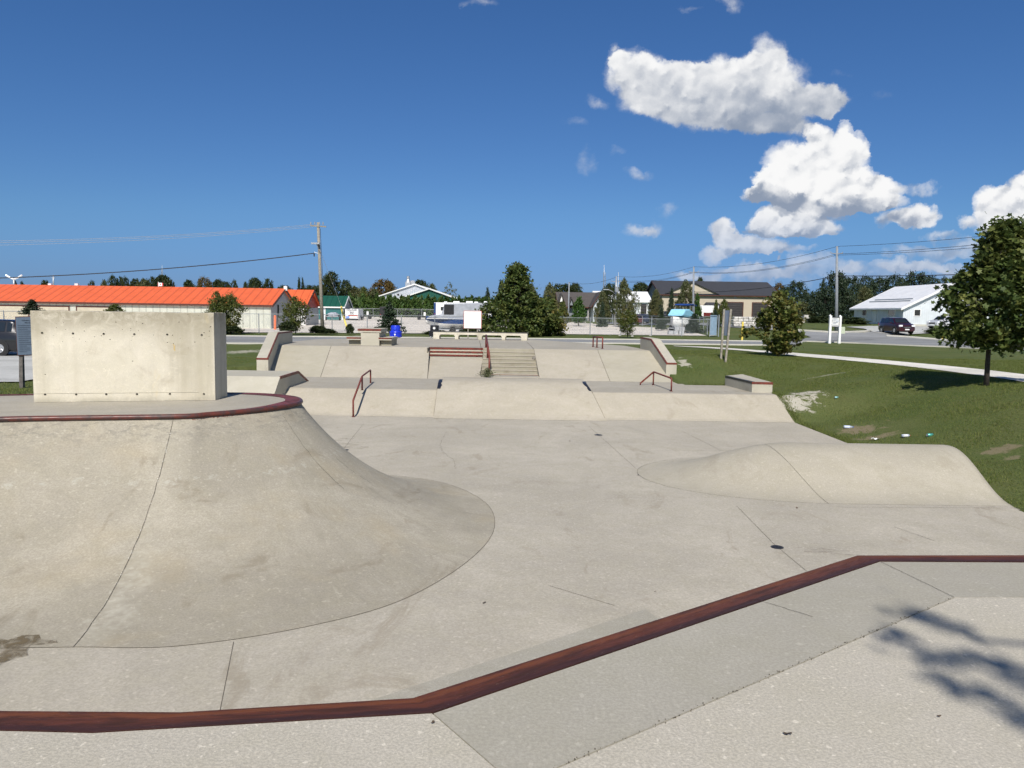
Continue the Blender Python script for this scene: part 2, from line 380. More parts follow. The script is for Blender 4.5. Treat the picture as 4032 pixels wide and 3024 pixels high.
def blade_mat():
    m = NT('grass_blade'); r = m.n('NewGeometry').outputs['Random Per Island']
    c = m.mix(m.ramp(r,.0,.7), (.115,.165,.04), (.225,.25,.08)); c = m.mix(m.ramp(r,.8,1,0,.7), c, (.22,.19,.09))
    d = m.n('BsdfDiffuse', {0:c}); t = m.n('BsdfTranslucent', {0:c})
    return m.out(m.n('MixShader', {0:.45,1:d.outputs[0],2:t.outputs[0]}).outputs[0])
M['blade'] = blade_mat()
def gravel(name, col, sc=3):
    m = NT(name); co = pos(m); a = m.noise(.25, m.vmath('MULTIPLY', co,(.4,1,1)), 6, .65, .6); b = m.noise(sc, co, 6, .8)
    c = m.mix(m.ramp(a,.35,.65), tuple(x*.82 for x in col), tuple(min(1,x*1.1) for x in col))
    c = m.mix(m.ramp(b,.4,.7,0,.4), c, tuple(x*.62 for x in col))
    return m.bsdf(c, .95, 0, .1, bump=b, bs=.6, bd=.04)
M['gravel'] = gravel('pale_gravel', (.68,.625,.545)); M['gravelpath'] = gravel('path_gravel', (.74,.71,.63), 8)
M['road'] = gravel('road_asphalt', (.27,.275,.275), 12); M['apronroad'] = gravel('parking_apron', (.50,.50,.47), 6)
def leafmat(name, a, b, c3, tr=.35, frac=.15):
    m = NT(name); r = m.n('NewGeometry').outputs['Random Per Island']; n = m.noise(1.2, coord(m), 3)
    c = m.mix(r, a, b); c = m.mix(m.ramp(n,.45,.7,0,.75), c, c3)
    c = m.mix(m.ramp(r,1-frac,1.0,0,.8), c, c3)
    d = m.n('BsdfPrincipled', {'Base Color':c,'Roughness':.5,'Specular IOR Level':.25}); t = m.n('BsdfTranslucent', {0:c})
    return m.out(m.n('MixShader', {0:tr,1:d.outputs[0],2:t.outputs[0]}).outputs[0])
M['lf_maple'] = leafmat('maple_leaf', (.035,.065,.018), (.125,.17,.045), (.19,.20,.055), .35)
M['lf_maple2'] = leafmat('turning_leaf', (.06,.09,.02), (.16,.19,.05), (.24,.18,.05), .4, .15)
M['lf_dark'] = leafmat('dark_leaf', (.028,.045,.018), (.065,.09,.032), (.10,.11,.04))
M['lf_olive'] = leafmat('olive_leaf', (.065,.085,.035), (.15,.165,.07), (.20,.17,.07))
M['lf_spruce'] = leafmat('spruce_needle', (.018,.034,.020), (.040,.065,.034), (.065,.085,.04), .1)
M['lf_green'] = leafmat('green_leaf', (.035,.085,.015), (.07,.15,.03), (.10,.17,.04))
M['lf_orange'] = leafmat('autumn_leaf', (.10,.08,.025), (.18,.12,.035), (.16,.08,.03))
M['lf_hedge'] = leafmat('cedar_leaf', (.03,.062,.015), (.07,.125,.028), (.10,.145,.032), .25)
M['bark'] = plain('bark', (.055,.045,.038), .95, var=.35, sc=12, bump=.6)
SKY_SAT = 1.0; SKY_LO = (.17,.28,.60,1); SKY_MID = (.27,.42,.62,1); SKY_HI = (.26,.45,.68,1); CB = 7.6; SUN_E = 4.1; EXPO = 0.32; SKY_SUN = (.60,.62,.68,1); SUNX = .085
# ================================================================== SETTING: ground
ZF, ZM = -1.9, -1.15
HOLE = [(-40,-20),(9.35,-20),(9.35,31.2),(6.9,31.2),(6.9,38.3),(5.6,42.6),(1.2,49.4),(-5,49.6),(-10.6,45.2),(-11.4,40),(-10.9,33.4),(-12.6,31.0),(-12.6,25),(-9.7,24),(-9.7,16.4),(-12,14.9),(-40,9)]
def inside(x, y, P):
    c = np.zeros(x.shape, bool); n = len(P)
    for i in range(n):
        x1,y1 = P[i]; x2,y2 = P[(i+1)%n]
        if y1 == y2: continue
        k = ((y1 > y) != (y2 > y)) & (x < (x2-x1)*(y-y1)/(y2-y1)+x1); c ^= k
    return c
xs = np.unique(np.concatenate([np.linspace(-900,-100,17), np.arange(-100,-20,4.), np.arange(-20,-8,.25), np.arange(-8,6,1.), np.arange(6,20,.25), np.arange(20,50,1.5), np.arange(50,110,4.), np.linspace(110,900,17)]))
ys = np.unique(np.concatenate([np.linspace(-60,0,7), np.arange(0,12,1.), np.arange(12,52,.25), np.arange(52,125,1.), np.arange(125,210,5.), np.linspace(210,1500,14)]))
XX, YY = np.meshgrid(xs, ys); ZZ = T(XX, YY)
ins = inside(XX, YY, HOLE); 
near = (YY < 60) & (np.abs(XX) < 30)
ZZ = ZZ+np.where(near & ~ins, .012*np.sin(XX*2.1+np.sin(YY*1.7)*2)*np.cos(YY*1.3+XX*.6), 0)
ZZ = np.where(ins, -3.2, ZZ)
nx, ny = len(xs), len(ys)
V = np.stack([XX.ravel(), YY.ravel(), ZZ.ravel()], 1)
I = np.arange(nx*ny).reshape(ny,nx)
Q = np.stack([I[:-1,:-1].ravel(), I[:-1,1:].ravel(), I[1:,1:].ravel(), I[1:,:-1].ravel()], 1)
me = bpy.data.meshes.new('ground'); me.from_pydata(V.tolist(), [], Q.tolist()); me.materials.append(M['grass'])
me.polygons.foreach_set('use_smooth', [True]*len(me.polygons))
tag(bpy.data.objects.new('ground', me), kind='structure'); COL.objects.link(bpy.data.objects['ground'])
def struct(mb, name, mat, **kw):
    o = mb.build(name, mat, None, **kw); o['kind'] = 'structure'; return o
def drape(name, poly, mat, off=.04, cuts=20, kind='structure'):
    bm = bmesh.new(); vs = [bm.verts.new((p[0],p[1],0)) for p in poly]; bm.faces.new(vs)
    bmesh.ops.triangulate(bm, faces=bm.faces)
    for _ in range(cuts):
        es = [e for e in bm.edges if e.calc_length() > 3.2]
        if not es: break
        bmesh.ops.subdivide_edges(bm, edges=es, cuts=1); bmesh.ops.triangulate(bm, faces=[f for f in bm.faces if len(f.verts) > 3])
    for v in bm.verts: v.co.z = Tz(v.co.x, v.co.y)+off
    bmesh.ops.recalc_face_normals(bm, faces=bm.faces)
    for f in bm.faces:
        if f.normal.z < 0: f.normal_flip()
    me = bpy.data.meshes.new(name); bm.to_mesh(me); bm.free(); me.materials.append(mat)
    o = bpy.data.objects.new(name, me); COL.objects.link(o); o['kind'] = kind; return o
def ribbon(name, A, B, mat, off=.04, thick=0, nseg=40, kind='structure', cross=4):
    def res(P, n):
        P = [Vector(p) for p in P]; L = [0]
        for i in range(1,len(P)): L.append(L[-1]+(P[i]-P[i-1]).length)
        out = []
        for k in range(n+1):
            s = L[-1]*k/n
            for i in range(1,len(P)):
                if s <= L[i]+1e-6: t = (s-L[i-1])/max(L[i]-L[i-1],1e-6); out.append(P[i-1].lerp(P[i],t)); break
            else: out.append(P[-1])
        return out
    a = res(A,nseg); b = res(B,nseg); rows = []
    for p, q in zip(a,b):
        r = []
        for k in range(cross+1):
            w = p.lerp(q,k/cross); r.append((w.x,w.y,Tz(w.x,w.y)+off))
        if thick: r = [(r[0][0],r[0][1],r[0][2]-thick-.05)]+r+[(r[-1][0],r[-1][1],r[-1][2]-thick-.05)]
        rows.append(r)
    mb = MB().grid(rows); o = mb.build(name, mat); o['kind'] = kind; return o
W = lambda pts: [hit(*p) for p in pts]
XY = lambda pts: [(hit(*p).x, hit(*p).y) for p in pts]
# gravel storage yard behind the fence
fence_line = [(-46,58),(-24,69.5),(-8,74.5),(6.3,79),(20.8,80.5)]
yard = drape('gravel_yard', [(-90,50),(-46,59),(-24,70.5),(-8,75.5),(6.3,80),(20.5,81.3),(22.3,104),(8,146),(4,158),(-120,160)], M['gravel'], .05)
# road behind the platform and its kerbs
ra = [(-70,47),(-40,49.0),(-18,51.5),(-4,55.0),(4,57.5),(13,58.8),(22,59.2)]; rb = [(-70,55),(-40,58.0),(-20,61.0),(-5,63.6),(4,65.2),(13,66.4),(22,66.8)]
right_near = [hit(3050,1352),hit(3160,1345),hit(3359,1352),hit(3600,1363),hit(3735,1368),hit(4032,1384),hit(4400,1405)]
right_far = [hit(3050,1336),hit(3150,1337),hit(3480,1325),hit(3560,1329),hit(3735,1343),hit(4032,1358),hit(4400,1372)]
Z3 = lambda P: [Vector((p[0],p[1],0)) for p in P]
ribbon('road', Z3(ra)+right_near[1:], Z3(rb)+right_far[1:], M['road'], .045, nseg=90)
ribbon('kerb', Z3([(p[0],p[1]-.22) for p in ra])+[Vector((p.x,p.y-.22,0)) for p in right_near[1:]], Z3(ra)+right_near[1:], M['curb'], .10, .1, 90, cross=1)
ribbon('kerb', Z3(rb), Z3([(p[0],p[1]+.22) for p in rb]), M['curb'], .12, .1, 60, cross=1)
ribbon('kerb', W([(3490,1325),(3560,1329),(3735,1343),(4032,1358)]), W([(3490,1322),(3560,1326),(3735,1340),(4032,1355)]), M['curb'], .12, .1, 40, cross=1)
drape('side_road', XY([(3160,1346),(3130,1337),(3195,1331),(3170,1322),(3030,1300),(2880,1290),(2800,1284),(2560,1281),(2380,1276),(2380,1268),(2600,1271),(2850,1277),(3050,1289),(3145,1305),(3260,1312),(3400,1312),(3440,1307),(3400,1297),(3340,1290),(3550,1287),(3900,1290),(4200,1312),(4200,1322),(3700,1311),(3500,1320),(3480,1336)]), M['road'], .07)
drape('driveway', XY([(3440,1311),(3400,1296),(3330,1290),(3420,1286),(3560,1287),(3700,1289),(3900,1296),(4200,1312),(4200,1322),(3720,1313),(3540,1322)]), M['apronroad'], .10)
ribbon('kerb', W([(3142,1304),(3260,1311),(3340,1312),(3415,1309),(3436,1304)]), W([(3142,1302),(3260,1309),(3340,1309),(3405,1306),(3425,1302)]), M['curb'], .16, .1, 30, cross=1)
ribbon('footpath', W([(2652,1364.5),(2750,1370),(2850,1377),(3000,1390),(3150,1405),(3300,1418),(3500,1437),(3700,1460),(3900,1487),(4032,1507),(4400,1560)]), W([(2652,1362.5),(2750,1366),(2850,1371),(3000,1382),(3150,1393),(3300,1405),(3500,1422),(3700,1440),(3900,1461),(4032,1477),(4400,1520)]), M['gravelpath'], .035, nseg=70, cross=2)
drape('parking_area', [(-14.5,22.5),(-15.5,26),(-18,34),(-20,44),(-19,51.2),(-40,48.8),(-60,46),(-60,18),(-26,19)], M['apronroad'], .04)
# ================================================================== SKATE PARK
NFL = [(-13,2.0),(9.8,2.0),(9.8,26.6),(-13,26.6)]
rows = [[(x,y,ZF) for x in np.linspace(-13,9.8,24)] for y in np.linspace(2,26.55,24)]
floor = struct(MB().grid(rows), 'skatepark_floor', M['floor'])
# floor skirt at the right side
fs = MB().box((9.72,14,ZF-.3),(.15,24,.58)); struct(fs, 'skatepark_floor_edge', M['floor'])
def strip(pts, w=.012, lift=.004):
    """thin joint groove following points"""
    pts = [Vector(p) for p in pts]; mb = MB(); rows = []
    for i, p in enumerate(pts):
        d = (pts[min(i+1,len(pts)-1)]-pts[max(i-1,0)]).normalized(); a = d.cross(Vector((0,0,1))).normalized()*(w/2)
        rows.append([p-a+Vector((0,0,lift)), p+a+Vector((0,0,lift))])
    return mb.grid(rows)
def joints(name, lists, parent=None, w=.012, lift=.004, mat=None):
    for L in lists:
        o = strip(L, w, lift).build(name, mat or M['gap'], parent)
        if parent is None: o['kind'] = 'structure'
    return o
def jl(a, b, z, n=2): 
    A, B = G(*a, z), G(*b, z); return [A.lerp(B,i/n) for i in range(n+1)]
joints('floor_joints', [jl((1432,1668),(1180,1985),ZF), jl((2318,1678),(2502,1843),ZF), jl((2900,1992),(3049,2144),ZF), jl((3049,2144),(3200,2270),ZF),
    jl((920,2528),(866,2800),ZF), jl((2160,2306),(2420,2385),ZF), jl((2690,1700),(2840,1775),ZF), jl((3299,1997),(4032,2001),ZF), jl((3520,2075),(3680,2130),ZF), jl((2540,1775),(2990,1775),ZF)], None, .007)
random.seed(19)
def crackline(pts, n=9):
    out = []
    for a, b in zip(pts[:-1],pts[1:]):
        A, B = G(*a,ZF), G(*b,ZF); out += [A.lerp(B,i/n)+Vector((random.uniform(-.03,.03),random.uniform(-.02,.02),0)) for i in range(n)]
    return out
joints('floor_cracks', [crackline([(1757,1700),(1734,1754),(1740,1777),(1791,1815),(1795,1850)])], None, .005)
# ---- big transition with deck (left)
pairs = [((-420,1656),(-600,2562)),((100,1641),(-160,2556)),((680,1633),(290,2549)),((830,1624),(700,2545)),((950,1614),(1200,2470)),((1050,1604),(1590,2360)),((1130,1592),(1855,2200)),((1180,1580),(1947,2075)),((1176,1566),(1905,1975)),((1120,1556),(1740,1900)),((1020,1549),(1490,1868)),((880,1546.5),(1250,1863)),((600,1546),(930,1868))]
NS = 14
dk = catmull([G(*a,0) for a,b in pairs], NS); bs_ = catmull([G(*b,ZF) for a,b in pairs], NS)
def arc_pt(b, d, t, zt, zb):
    """t 0 base..1 top, circular arc tangent to the floor"""
    L = math.hypot(d.x-b.x, d.y-b.y); h = zt-zb; R = (h*h+L*L)/(2*h); ph = math.asin(min(1,L/R)) if h < R else math.pi/2
    a = ph*t; u = R*math.sin(a)/L if L > 0 else 0; z = zb+R*(1-math.cos(a))
    return Vector((b.x+(d.x-b.x)*u, b.y+(d.y-b.y)*u, z))
NV = 22; ZT = -.075
qp = empty('quarter_pipe', G(600,1600,0)+Vector((-1,1,ZF)), 0, 'big curved concrete quarter pipe with red-edged rounded deck, left foreground', 'skate ramp')
rows = [[arc_pt(b, d, k/NV, ZT, ZF+.003) for k in range(NV+1)] for d, b in zip(dk, bs_)]
tr = MB().grid(rows, True).build('transition', M['volcano'], qp, smooth=True)
set_uvp(tr, [(i/NS, k/NV) for i in range(len(rows)) for k in range(NV+1)])
def tpt(i, t, lift=.003):
    i0 = int(i); f = i-i0; d = dk[i0].lerp(dk[min(i0+1,len(dk)-1)],f); b = bs_[i0].lerp(bs_[min(i0+1,len(dk)-1)],f)
    p = arc_pt(b,d,t,ZT,ZF+.003); return p+Vector((.002,-.003,lift))
random.seed(3)
def wob(L, a): return [p+Vector((random.uniform(-a,a),random.uniform(-a,a)*.3,0)) for p in L]
jt = [wob([tpt(2*NS, t/26) for t in range(0,27)], .008), [Vector(b)+Vector((0,0,.004)) for b in bs_[0:]]]
joints('joint', jt, qp, .008, .002)
cr = [wob([tpt(5.6*NS+.25*k, .97-.03*k) for k in range(14)], .012), wob([tpt(6.5*NS+.35*k, .72-.022*k) for k in range(9)], .015), wob([tpt(.9*NS+.02*k, .62-.02*k) for k in range(14)], .01)]
joints('crack', cr, qp, .006, .002)
# patched pale mortar along the main seam
mb = MB()
for k in range(60):
    t = random.uniform(.03,.98); off = random.gauss(.0,.012); s = random.uniform(.004,.014)
    c = tpt(2*NS+off*3, t, .004); n = 7; 
    e1 = (tpt(2*NS+off*3+.3, t, .004)-c).normalized(); e2 = (tpt(2*NS+off*3, min(1,t+.02), .004)-c).normalized()
    a0 = random.random()*6; vs = [c+(e1*math.cos(a0+6.283*i/n)*s*random.uniform(.6,1.3)+e2*math.sin(a0+6.283*i/n)*s*random.uniform(.7,2.0)) for i in range(n)]
    mb.add(vs, [tuple(range(n))])
mb.build('mortar_patch', plain('pale_mortar', (.52,.50,.42), .95), qp)['kind'] = 'stuff'
# deck slab
back = [G(600,1546,0), G(300,1549,0), G(0,1555,0), G(-420,1562,0)]
deckpoly = [Vector((p.x,p.y,0)) for p in dk]+[Vector((p.x,p.y,0)) for p in back[1:]]
def slab(poly, z0, z1):
    mb = MB(); mb.prism([(p[0],p[1]) for p in poly], z0, z1, 'z'); return mb
slab(deckpoly, -.30, -.004).build('deck', M['deck'], qp)
# red flat band ring, wide at the round end
cen = Vector((dk[8*NS].x-2.0, dk[8*NS].y-.2, 0))
full = [Vector((p.x,p.y,0)) for p in dk]+[Vector((p.x,p.y,0)) for p in back[1:]]
outer, inner = [], []
for i, p in enumerate(full):
    d = (full[min(i+1,len(full)-1)]-full[max(i-1,0)]).normalized(); nrm = Vector((-d.y,d.x,0))
    if (p+nrm*.3-cen).length > (p-nrm*.3-cen).length: nrm = -nrm
    if i < NS*1.5: nrm = Vector((-.1,1,0)).normalized()
    if i > len(dk)-3: nrm = Vector((0,-1,0))
    k = i/NS; w = .07+.22*float(sm((k-3.6)/3.2))*(1-.55*float(sm((k-9.5)/2)))
    outer.append(p+Vector((0,0,.004))); inner.append(p+nrm*w+Vector((0,0,.004)))
MB().grid([[a,b] for a,b in zip(outer,inner)]).build('steel_band', M['redsteel'], qp)
MB().tube([p+Vector((0,0,-.035)) for p in outer], .042, 10).build('coping', M['pipe'], qp, smooth=True)
# drips / ragged mortar under coping
mb = MB()
for k in range(120):
    i = random.uniform(2.3*NS, 5.8*NS); w = random.uniform(.03,.10); hgt = random.uniform(.006,.03)
    a = tpt(i, 1.0, -.008); b = tpt(i+.02*NS*w*10, 1.0, -.008); c = tpt(i+.01*NS*w*10, 1.0-hgt*.5, -.008)
    off = Vector((.003,-.012,0)); mb.add([a+off, b+off, c+off+Vector((0,0,-hgt))], [(0,1,2)])
mb.build('coping_rust', M['redsteel'], qp)['kind'] = 'stuff'
# ---- the concrete wall standing on the deck
P0, P1 = G(134,1584,0), G(848,1575.5,0); ax = (P1-P0).normalized(); nn = Vector((-ax.y,ax.x,0)); HW = 1.655; TH = .5
wall = empty('concrete_wall', (P0+P1)/2, math.atan2(ax.y,ax.x), 'tall weathered board-marked concrete wall with bolt holes standing on the ramp deck', 'wall')
L = (P1-P0).length
mb = MB(); nxw, nzw = 30, 14
random.seed(5)
def wrow(y, side):
    rows = []
    for j in range(nzw+1):
        rows.append([(x, y, HW*j/nzw) for x in np.linspace(-L/2,L/2,nxw+1)])
    return rows
Tv = (parent_matrix(wall).inverted().to_3x3() @ Vector((.0,.62,0)))
def wr_(x, z, back): 
    j = random.uniform(-.006,.006)
    return (x+(Tv.x if back else 0)+j*.5, (Tv.y if back else 0), z+j)
xl_ = np.linspace(-L/2,L/2,40)
mb.grid([[ (x,0,0) for x in xl_],[ (x+random.uniform(-.002,.002),0,HW-.012) for x in xl_],[wr_(x,HW-random.choice([0,0,0,.004,.012]),0)[:1]+(.012,)+wr_(x,HW-random.choice([0,0,.004]),0)[2:] for x in xl_],[wr_(x,HW,1) for x in xl_],[(x+Tv.x,Tv.y,0) for x in xl_]])
for sx in (-1,1):
    a_ = sx*L/2; ff = [(a_,0,0),(a_,0,HW-.012),(a_,.012,HW),(a_+Tv.x,Tv.y,HW),(a_+Tv.x,Tv.y,0)]; mb.add(ff,[(0,1,2,3,4)])
wb = mb.build('wall_body', M['wall'], wall, world=False, merge=False)
hl = [(367,246),(636,251),(903,254),(1170,257),(1457,260),(1757,264),(393,781),(664,781),(926,780),(1193,779),(1480,777),(1776,778)]
holemat = plain('bolt_hole_dark', (.02,.018,.015), .95); conem = plain('bolt_hole_pale', (.30,.27,.2), .95)  # flat dark spots stand for shade inside holes; paler patch at bottom
Minv = parent_matrix(wall).inverted()
for hx, hy in hl:
    px, py = hx/2.212, 1200+hy/2.212
    d = ray(px,py); # intersect front plane
    t = (P0-CAM).dot(nn)/d.dot(nn); q = Minv @ (CAM+d*t)
    mbh = MB(); n = 12; r = .020
    mbh.add([(q.x,-.003,q.z)]+[(q.x+r*math.cos(6.283*i/n), -.003, q.z+r*math.sin(6.283*i/n)) for i in range(n)], [(0,i+1,(i+1)%n+1) for i in range(n)])
    mbh.mi = 1; mbh.add([(q.x+r*.75,-.0045,q.z-r*.45),(q.x-r*.75,-.0045,q.z-r*.45),(q.x-r*.4,-.0045,q.z-r*.9),(q.x+r*.4,-.0045,q.z-r*.9)],[(0,1,2,3)])
    mbh.build('bolt_hole', [holemat, conem], wall, world=False)
mb = MB().box((-.2,-.002,.155),(2.9,.004,.003)); mb.build('formwork_line', conem, wall, world=False)
random.seed(14)
mb = MB()
for k in range(60):
    r = random.choice([.0035,.004,.005,.006,.008]); x = random.uniform(-L/2+.05,L/2-.05); z = HW-abs(random.gauss(0,.45))-.03
    if z < .06: continue
    n = 7; mb.add([(x+r*1.4*math.cos(6.283*i/n), -.002, z+r*math.sin(6.283*i/n)*random.uniform(.6,1.2)) for i in range(n)], [tuple(range(n))])
mb.build('air_holes', holemat, wall, world=False)
mb = MB()
for k in range(6): mb.box((.83+.02*(k%2)+random.uniform(-.008,.008),-.003,1.05-.02*k),(.012,.004,.03))
mb.build('yellow_mark', plain('yellow_chalk', (.62,.45,.18), .9), wall, world=False)
# ---- hip block
HX = -8.28
hip = empty('concrete_hip_block', (-10.5,28.5,ZM), 0, 'low angular concrete block with red steel edge between the big ramp and left bank', 'skate ledge')
sec = [(25.7,-1.95),(27.35,-.66),(29.7,-.64),(31.15,-1.14),(31.15,-1.95)]
MB().prism([(y,z) for y,z in sec], -12.9, HX, 'x').build('block', M['ledge'], hip)
mb = MB()
for (y0,z0),(y1,z1) in zip(sec[1:3],sec[2:4]):
    d = Vector((0,y1-y0,z1-z0)).normalized(); n_ = Vector((0,-d.z,d.y))
    a, b = Vector((HX+.004,y0,z0+.004)), Vector((HX+.004,y1,z1+.004))
    mb.hexa([a+n_*-.09+Vector((-.05,0,0)), b+n_*-.09+Vector((-.05,0,0)), b+n_*-.09+Vector((.008,0,0)), a+n_*-.09+Vector((.008,0,0))],
            [a+Vector((-.05,0,0))+n_*.004, b+Vector((-.05,0,0))+n_*.004, b+Vector((.008,0,0))+n_*.004, a+Vector((.008,0,0))+n_*.004])
mb.build('steel_edge', M['redsteel'], hip)
# ---- mid level
mb = MB(); mb.grid([[(x,y,ZM) for x in (-12.5,-9,-4,0,4,9.8)] for y in (28.4,30,31.9)]); mb.grid([[(x,y,ZM) for x in (-11.2,-8,-4,0,4,7.2)] for y in (31.9,33.05,34.4)])
mb.add([(9.8,28.4,ZM),(9.8,31.9,ZM),(9.8,31.9,ZM-.6),(9.8,28.4,ZM-.6),(7.2,31.9,ZM),(7.2,31.9,ZM-.6)],[(0,1,2,3),(1,4,5,2)])
mid = struct(mb, 'middle_deck', M['deck'])
lb = MB(); lb.keep = False
prof = [(26.35,ZF+.004)]+[(26.55+.2*0+i*(28.3-26.55)/6, ZF+.05+(ZM-.02-ZF-.05)*i/6) for i in range(7)]+[(28.42,ZM+.003)]
lb.grid([[(x,y,z) for y,z in prof] for x in (-12.9,-8,-4,0,4,9.8)], True)
lb.add([(9.8,26.35,ZF),(9.8,28.4,ZM),(9.8,28.4,ZF-.3)],[(0,1,2)])
lowbank = lb.build('lower_bank', M['slope']); tag(lowbank, 'long low sloping concrete bank below the middle deck', 'skate bank')
# ---- funbox (raised roll-in in the middle)
fb = empty('funbox', (.2,29,ZM), 0, 'raised rounded concrete funbox with scuffed dark steel corners in the middle of the park', 'skate ramp')
XL, XR = -2.78, 2.82
def fsec(s):   # profile y,z
    pts = [(26.05,ZF+.005),(26.3,ZF+.06)]
    for i in range(9): t = i/8; pts.append((26.3+(28.0-26.3)*t, ZF+.06+(ZM+.0-ZF-.06)*t))
    z0 = ZM; zc = -.86
    for i in range(1,9): t = i/8; pts.append((28.0+1.5*t, z0+(zc-z0)*math.sin(t*math.pi/2)))
    pts += [(30.2,zc),(30.9,zc-.02)]
    for i in range(1,5): t = i/4; pts.append((30.9+.8*t, zc-.02+(ZM-zc-.0)*t))
    return pts
sp = fsec(0); rows = []
for x, wl in ((XL,-.0),(XL+.3,0),(0,0),(XR-.3,0),(XR,0)):
    rows.append([(x+(.42*(28.9-y)/2.7 if x > 1 and y < 28.9 else (.1*(28.9-y)/2.7 if x < -1 and y < 28.9 else 0)), y, z) for y, z in sp])
# sides
mb = MB(); mb.grid(rows, True)
for r in (rows[0], rows[-1]):
    mb.grid([[p for p in r], [(p[0],p[1],min(p[2]-.02, ZF-.02 if p[1]<26.6 else -1.5)) for p in r]])
fbo = mb.build('ramp_body', M['slope'], fb, smooth=True); shade_auto(fbo, 30)
for X_, r in ((XL,rows[0]),(XR,rows[-1])):
    sel = [p for p in r if 28.1 < p[1] < 30.2]; mb = MB(); wv = .16 if X_ < 0 else .13
    sg = 1 if X_ < 0 else -1
    mb.grid([[(p[0]-sg*.006,p[1],p[2]+.006),(p[0]+sg*wv*random.uniform(.6,1.1),p[1],p[2]+.006)] for p in sel])
    mb.build('steel_corner', M['darksteel'], fb)
joints('joint', [[Vector(p)+Vector((0,0,.003)) for p in rows[0][1:12]], [Vector(p)+Vector((0,0,.003)) for p in rows[-1][1:12]]], fb, .01)
# ---- upper bank in panels, side by side
YB, YT = 33.0, 37.3
def bank(name, x0b, x1b, x0t, x1t, mat, label, yb=YB, yt=YT, zt=0.0, cheek=None):
    mb = MB(); n = 8; rows = []
    for k in range(n+1):
        t = k/n; y = yb+(yt-yb)*t; z = ZM+(zt-ZM)*t
        if k == 0: z += .003
        rows.append([(x0b+(x0t-x0b)*t,y,z),((x0b+x1b)/2+((x0t+x1t)/2-(x0b+x1b)/2)*t,y,z),(x1b+(x1t-x1b)*t,y,z)])
    mb.grid(rows)
    if cheek:
        for side in cheek:
            mb.grid([[r[side], (r[side][0], r[side][1], ZM-.1)] for r in rows])
    o = mb.build(name, mat); tag(o, label, 'skate bank', 'panels of the upper bank'); return o
SB = .004
def bx(px, y): return (px-CX)/F*(y) # approx X at depth (ignoring pitch)
def bX(px, py, y): return D(px,py,y).x
xa_b, xa_t = bX(1262,1490,YB), bX(1304,1364,YT); xb_b, xb_t = bX(1683,1497,YB), bX(1691,1370,YT)
xs_l = bX(1899,1420,36); xr_b, xr_t = bX(2121,1490,34.3), bX(2101,1376,YT); xd_b, xd_t = bX(2402,1503,YB), bX(2353,1378,YT)
M['slope2'] = concrete('concrete_bank_side', (.43,.395,.31), .06, .05, 50, .07)
bank('upper_bank', -10.6, xa_b-SB, -11.35, xa_t-SB, M['slope2'], 'leftmost panel of the upper bank, beside the slanted left wall')
bank('upper_bank', xa_b+SB, xb_b-SB, xa_t+SB, xb_t-SB, M['slope'], 'wide pale panel of the upper bank below the concrete picnic table')
bank('upper_bank', xb_b+SB, xs_l-SB, xb_t+SB, xs_l-SB, M['slope'], 'short bank panel under the three red-edged ledges', YB, 36.45, -.47, [1])
bank('upper_bank', xr_b+SB+.02, xd_b-SB, xr_t+SB+.02, xd_t-SB, M['slope'], 'pale upper bank panel just right of the stairs', cheek=[0])
bank('upper_bank', xd_b+SB, 6.95, xd_t+SB, 6.75, M['slope2'], 'rightmost upper bank panel, beside the slanted right wall')
joints('bank_joints', [[Vector((xa_b,YB,ZM)),Vector((xa_t,YT,0))],[Vector((xb_b,YB,ZM)),Vector((xb_t,YT,0))],[Vector((xd_b,YB,ZM)),Vector((xd_t,YT,0))]], None, .02, .006)
# stairs
st = empty('stairs', (-.1,35.8,ZM), 0, 'wide concrete stairs of eight steps in the upper bank', 'stairs')
NR = 8; rh = -ZM/NR; tread = (YT-34.35)/(NR-1)
for k in range(NR):
    z1 = -rh*(k) if k else -.004; y1 = YT-tread*(k)+ (0 if k else 0)
    if k == 0: continue
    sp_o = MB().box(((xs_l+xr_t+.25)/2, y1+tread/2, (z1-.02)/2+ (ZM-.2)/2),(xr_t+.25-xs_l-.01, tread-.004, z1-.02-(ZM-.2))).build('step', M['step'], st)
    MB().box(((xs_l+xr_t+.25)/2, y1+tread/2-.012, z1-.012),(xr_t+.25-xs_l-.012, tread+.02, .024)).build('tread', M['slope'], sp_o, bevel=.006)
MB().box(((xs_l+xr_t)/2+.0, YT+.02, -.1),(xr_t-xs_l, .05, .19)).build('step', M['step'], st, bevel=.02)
MB().box(((xs_l+.45+xr_b)/2, 34.35-.004-0*tread, ZM+rh-.045),(xr_b-xs_l-.45,.012,.085)).build('steel_edge', M['redsteel'], st)
# ledges
lg = empty('stepped_ledges', ((xb_t+xs_l)/2,36.8,-.45), 0, 'three stacked concrete ledges with red steel fronts beside the stairs', 'skate ledge')
for k in range(3):
    yf = 37.42-.30*k-.3; zt = -.15*k+.0; xl, xr = xb_t+.03, xs_l-.02
    MB().box(((xl+xr)/2, yf+.19+ .15, zt/2-.35),(xr-xl, .38+.3*0, zt+.7-.002*k)).build('ledge', M['ledge'], lg, bevel=.01)
    MB().box(((xl+xr)/2, yf+.15, zt-.038),(xr-xl+.01, .05, .086)).build('steel_edge', M['redsteel'], lg)
MB().box((xb_t+.0,36.95,-.3),(.05,.95,.62)).build('side_plate', M['gap'], lg)
# pad at stair foot
pd = MB().prism([(-1.78,33.35),(1.62,33.35),(1.32,34.33),(-1.78,34.33)], ZM-.1, ZM+.10, 'z').build('landing_slab', M['deck'], bevel=.01)
tag(pd, 'low concrete slab at the foot of the stairs', 'slab')
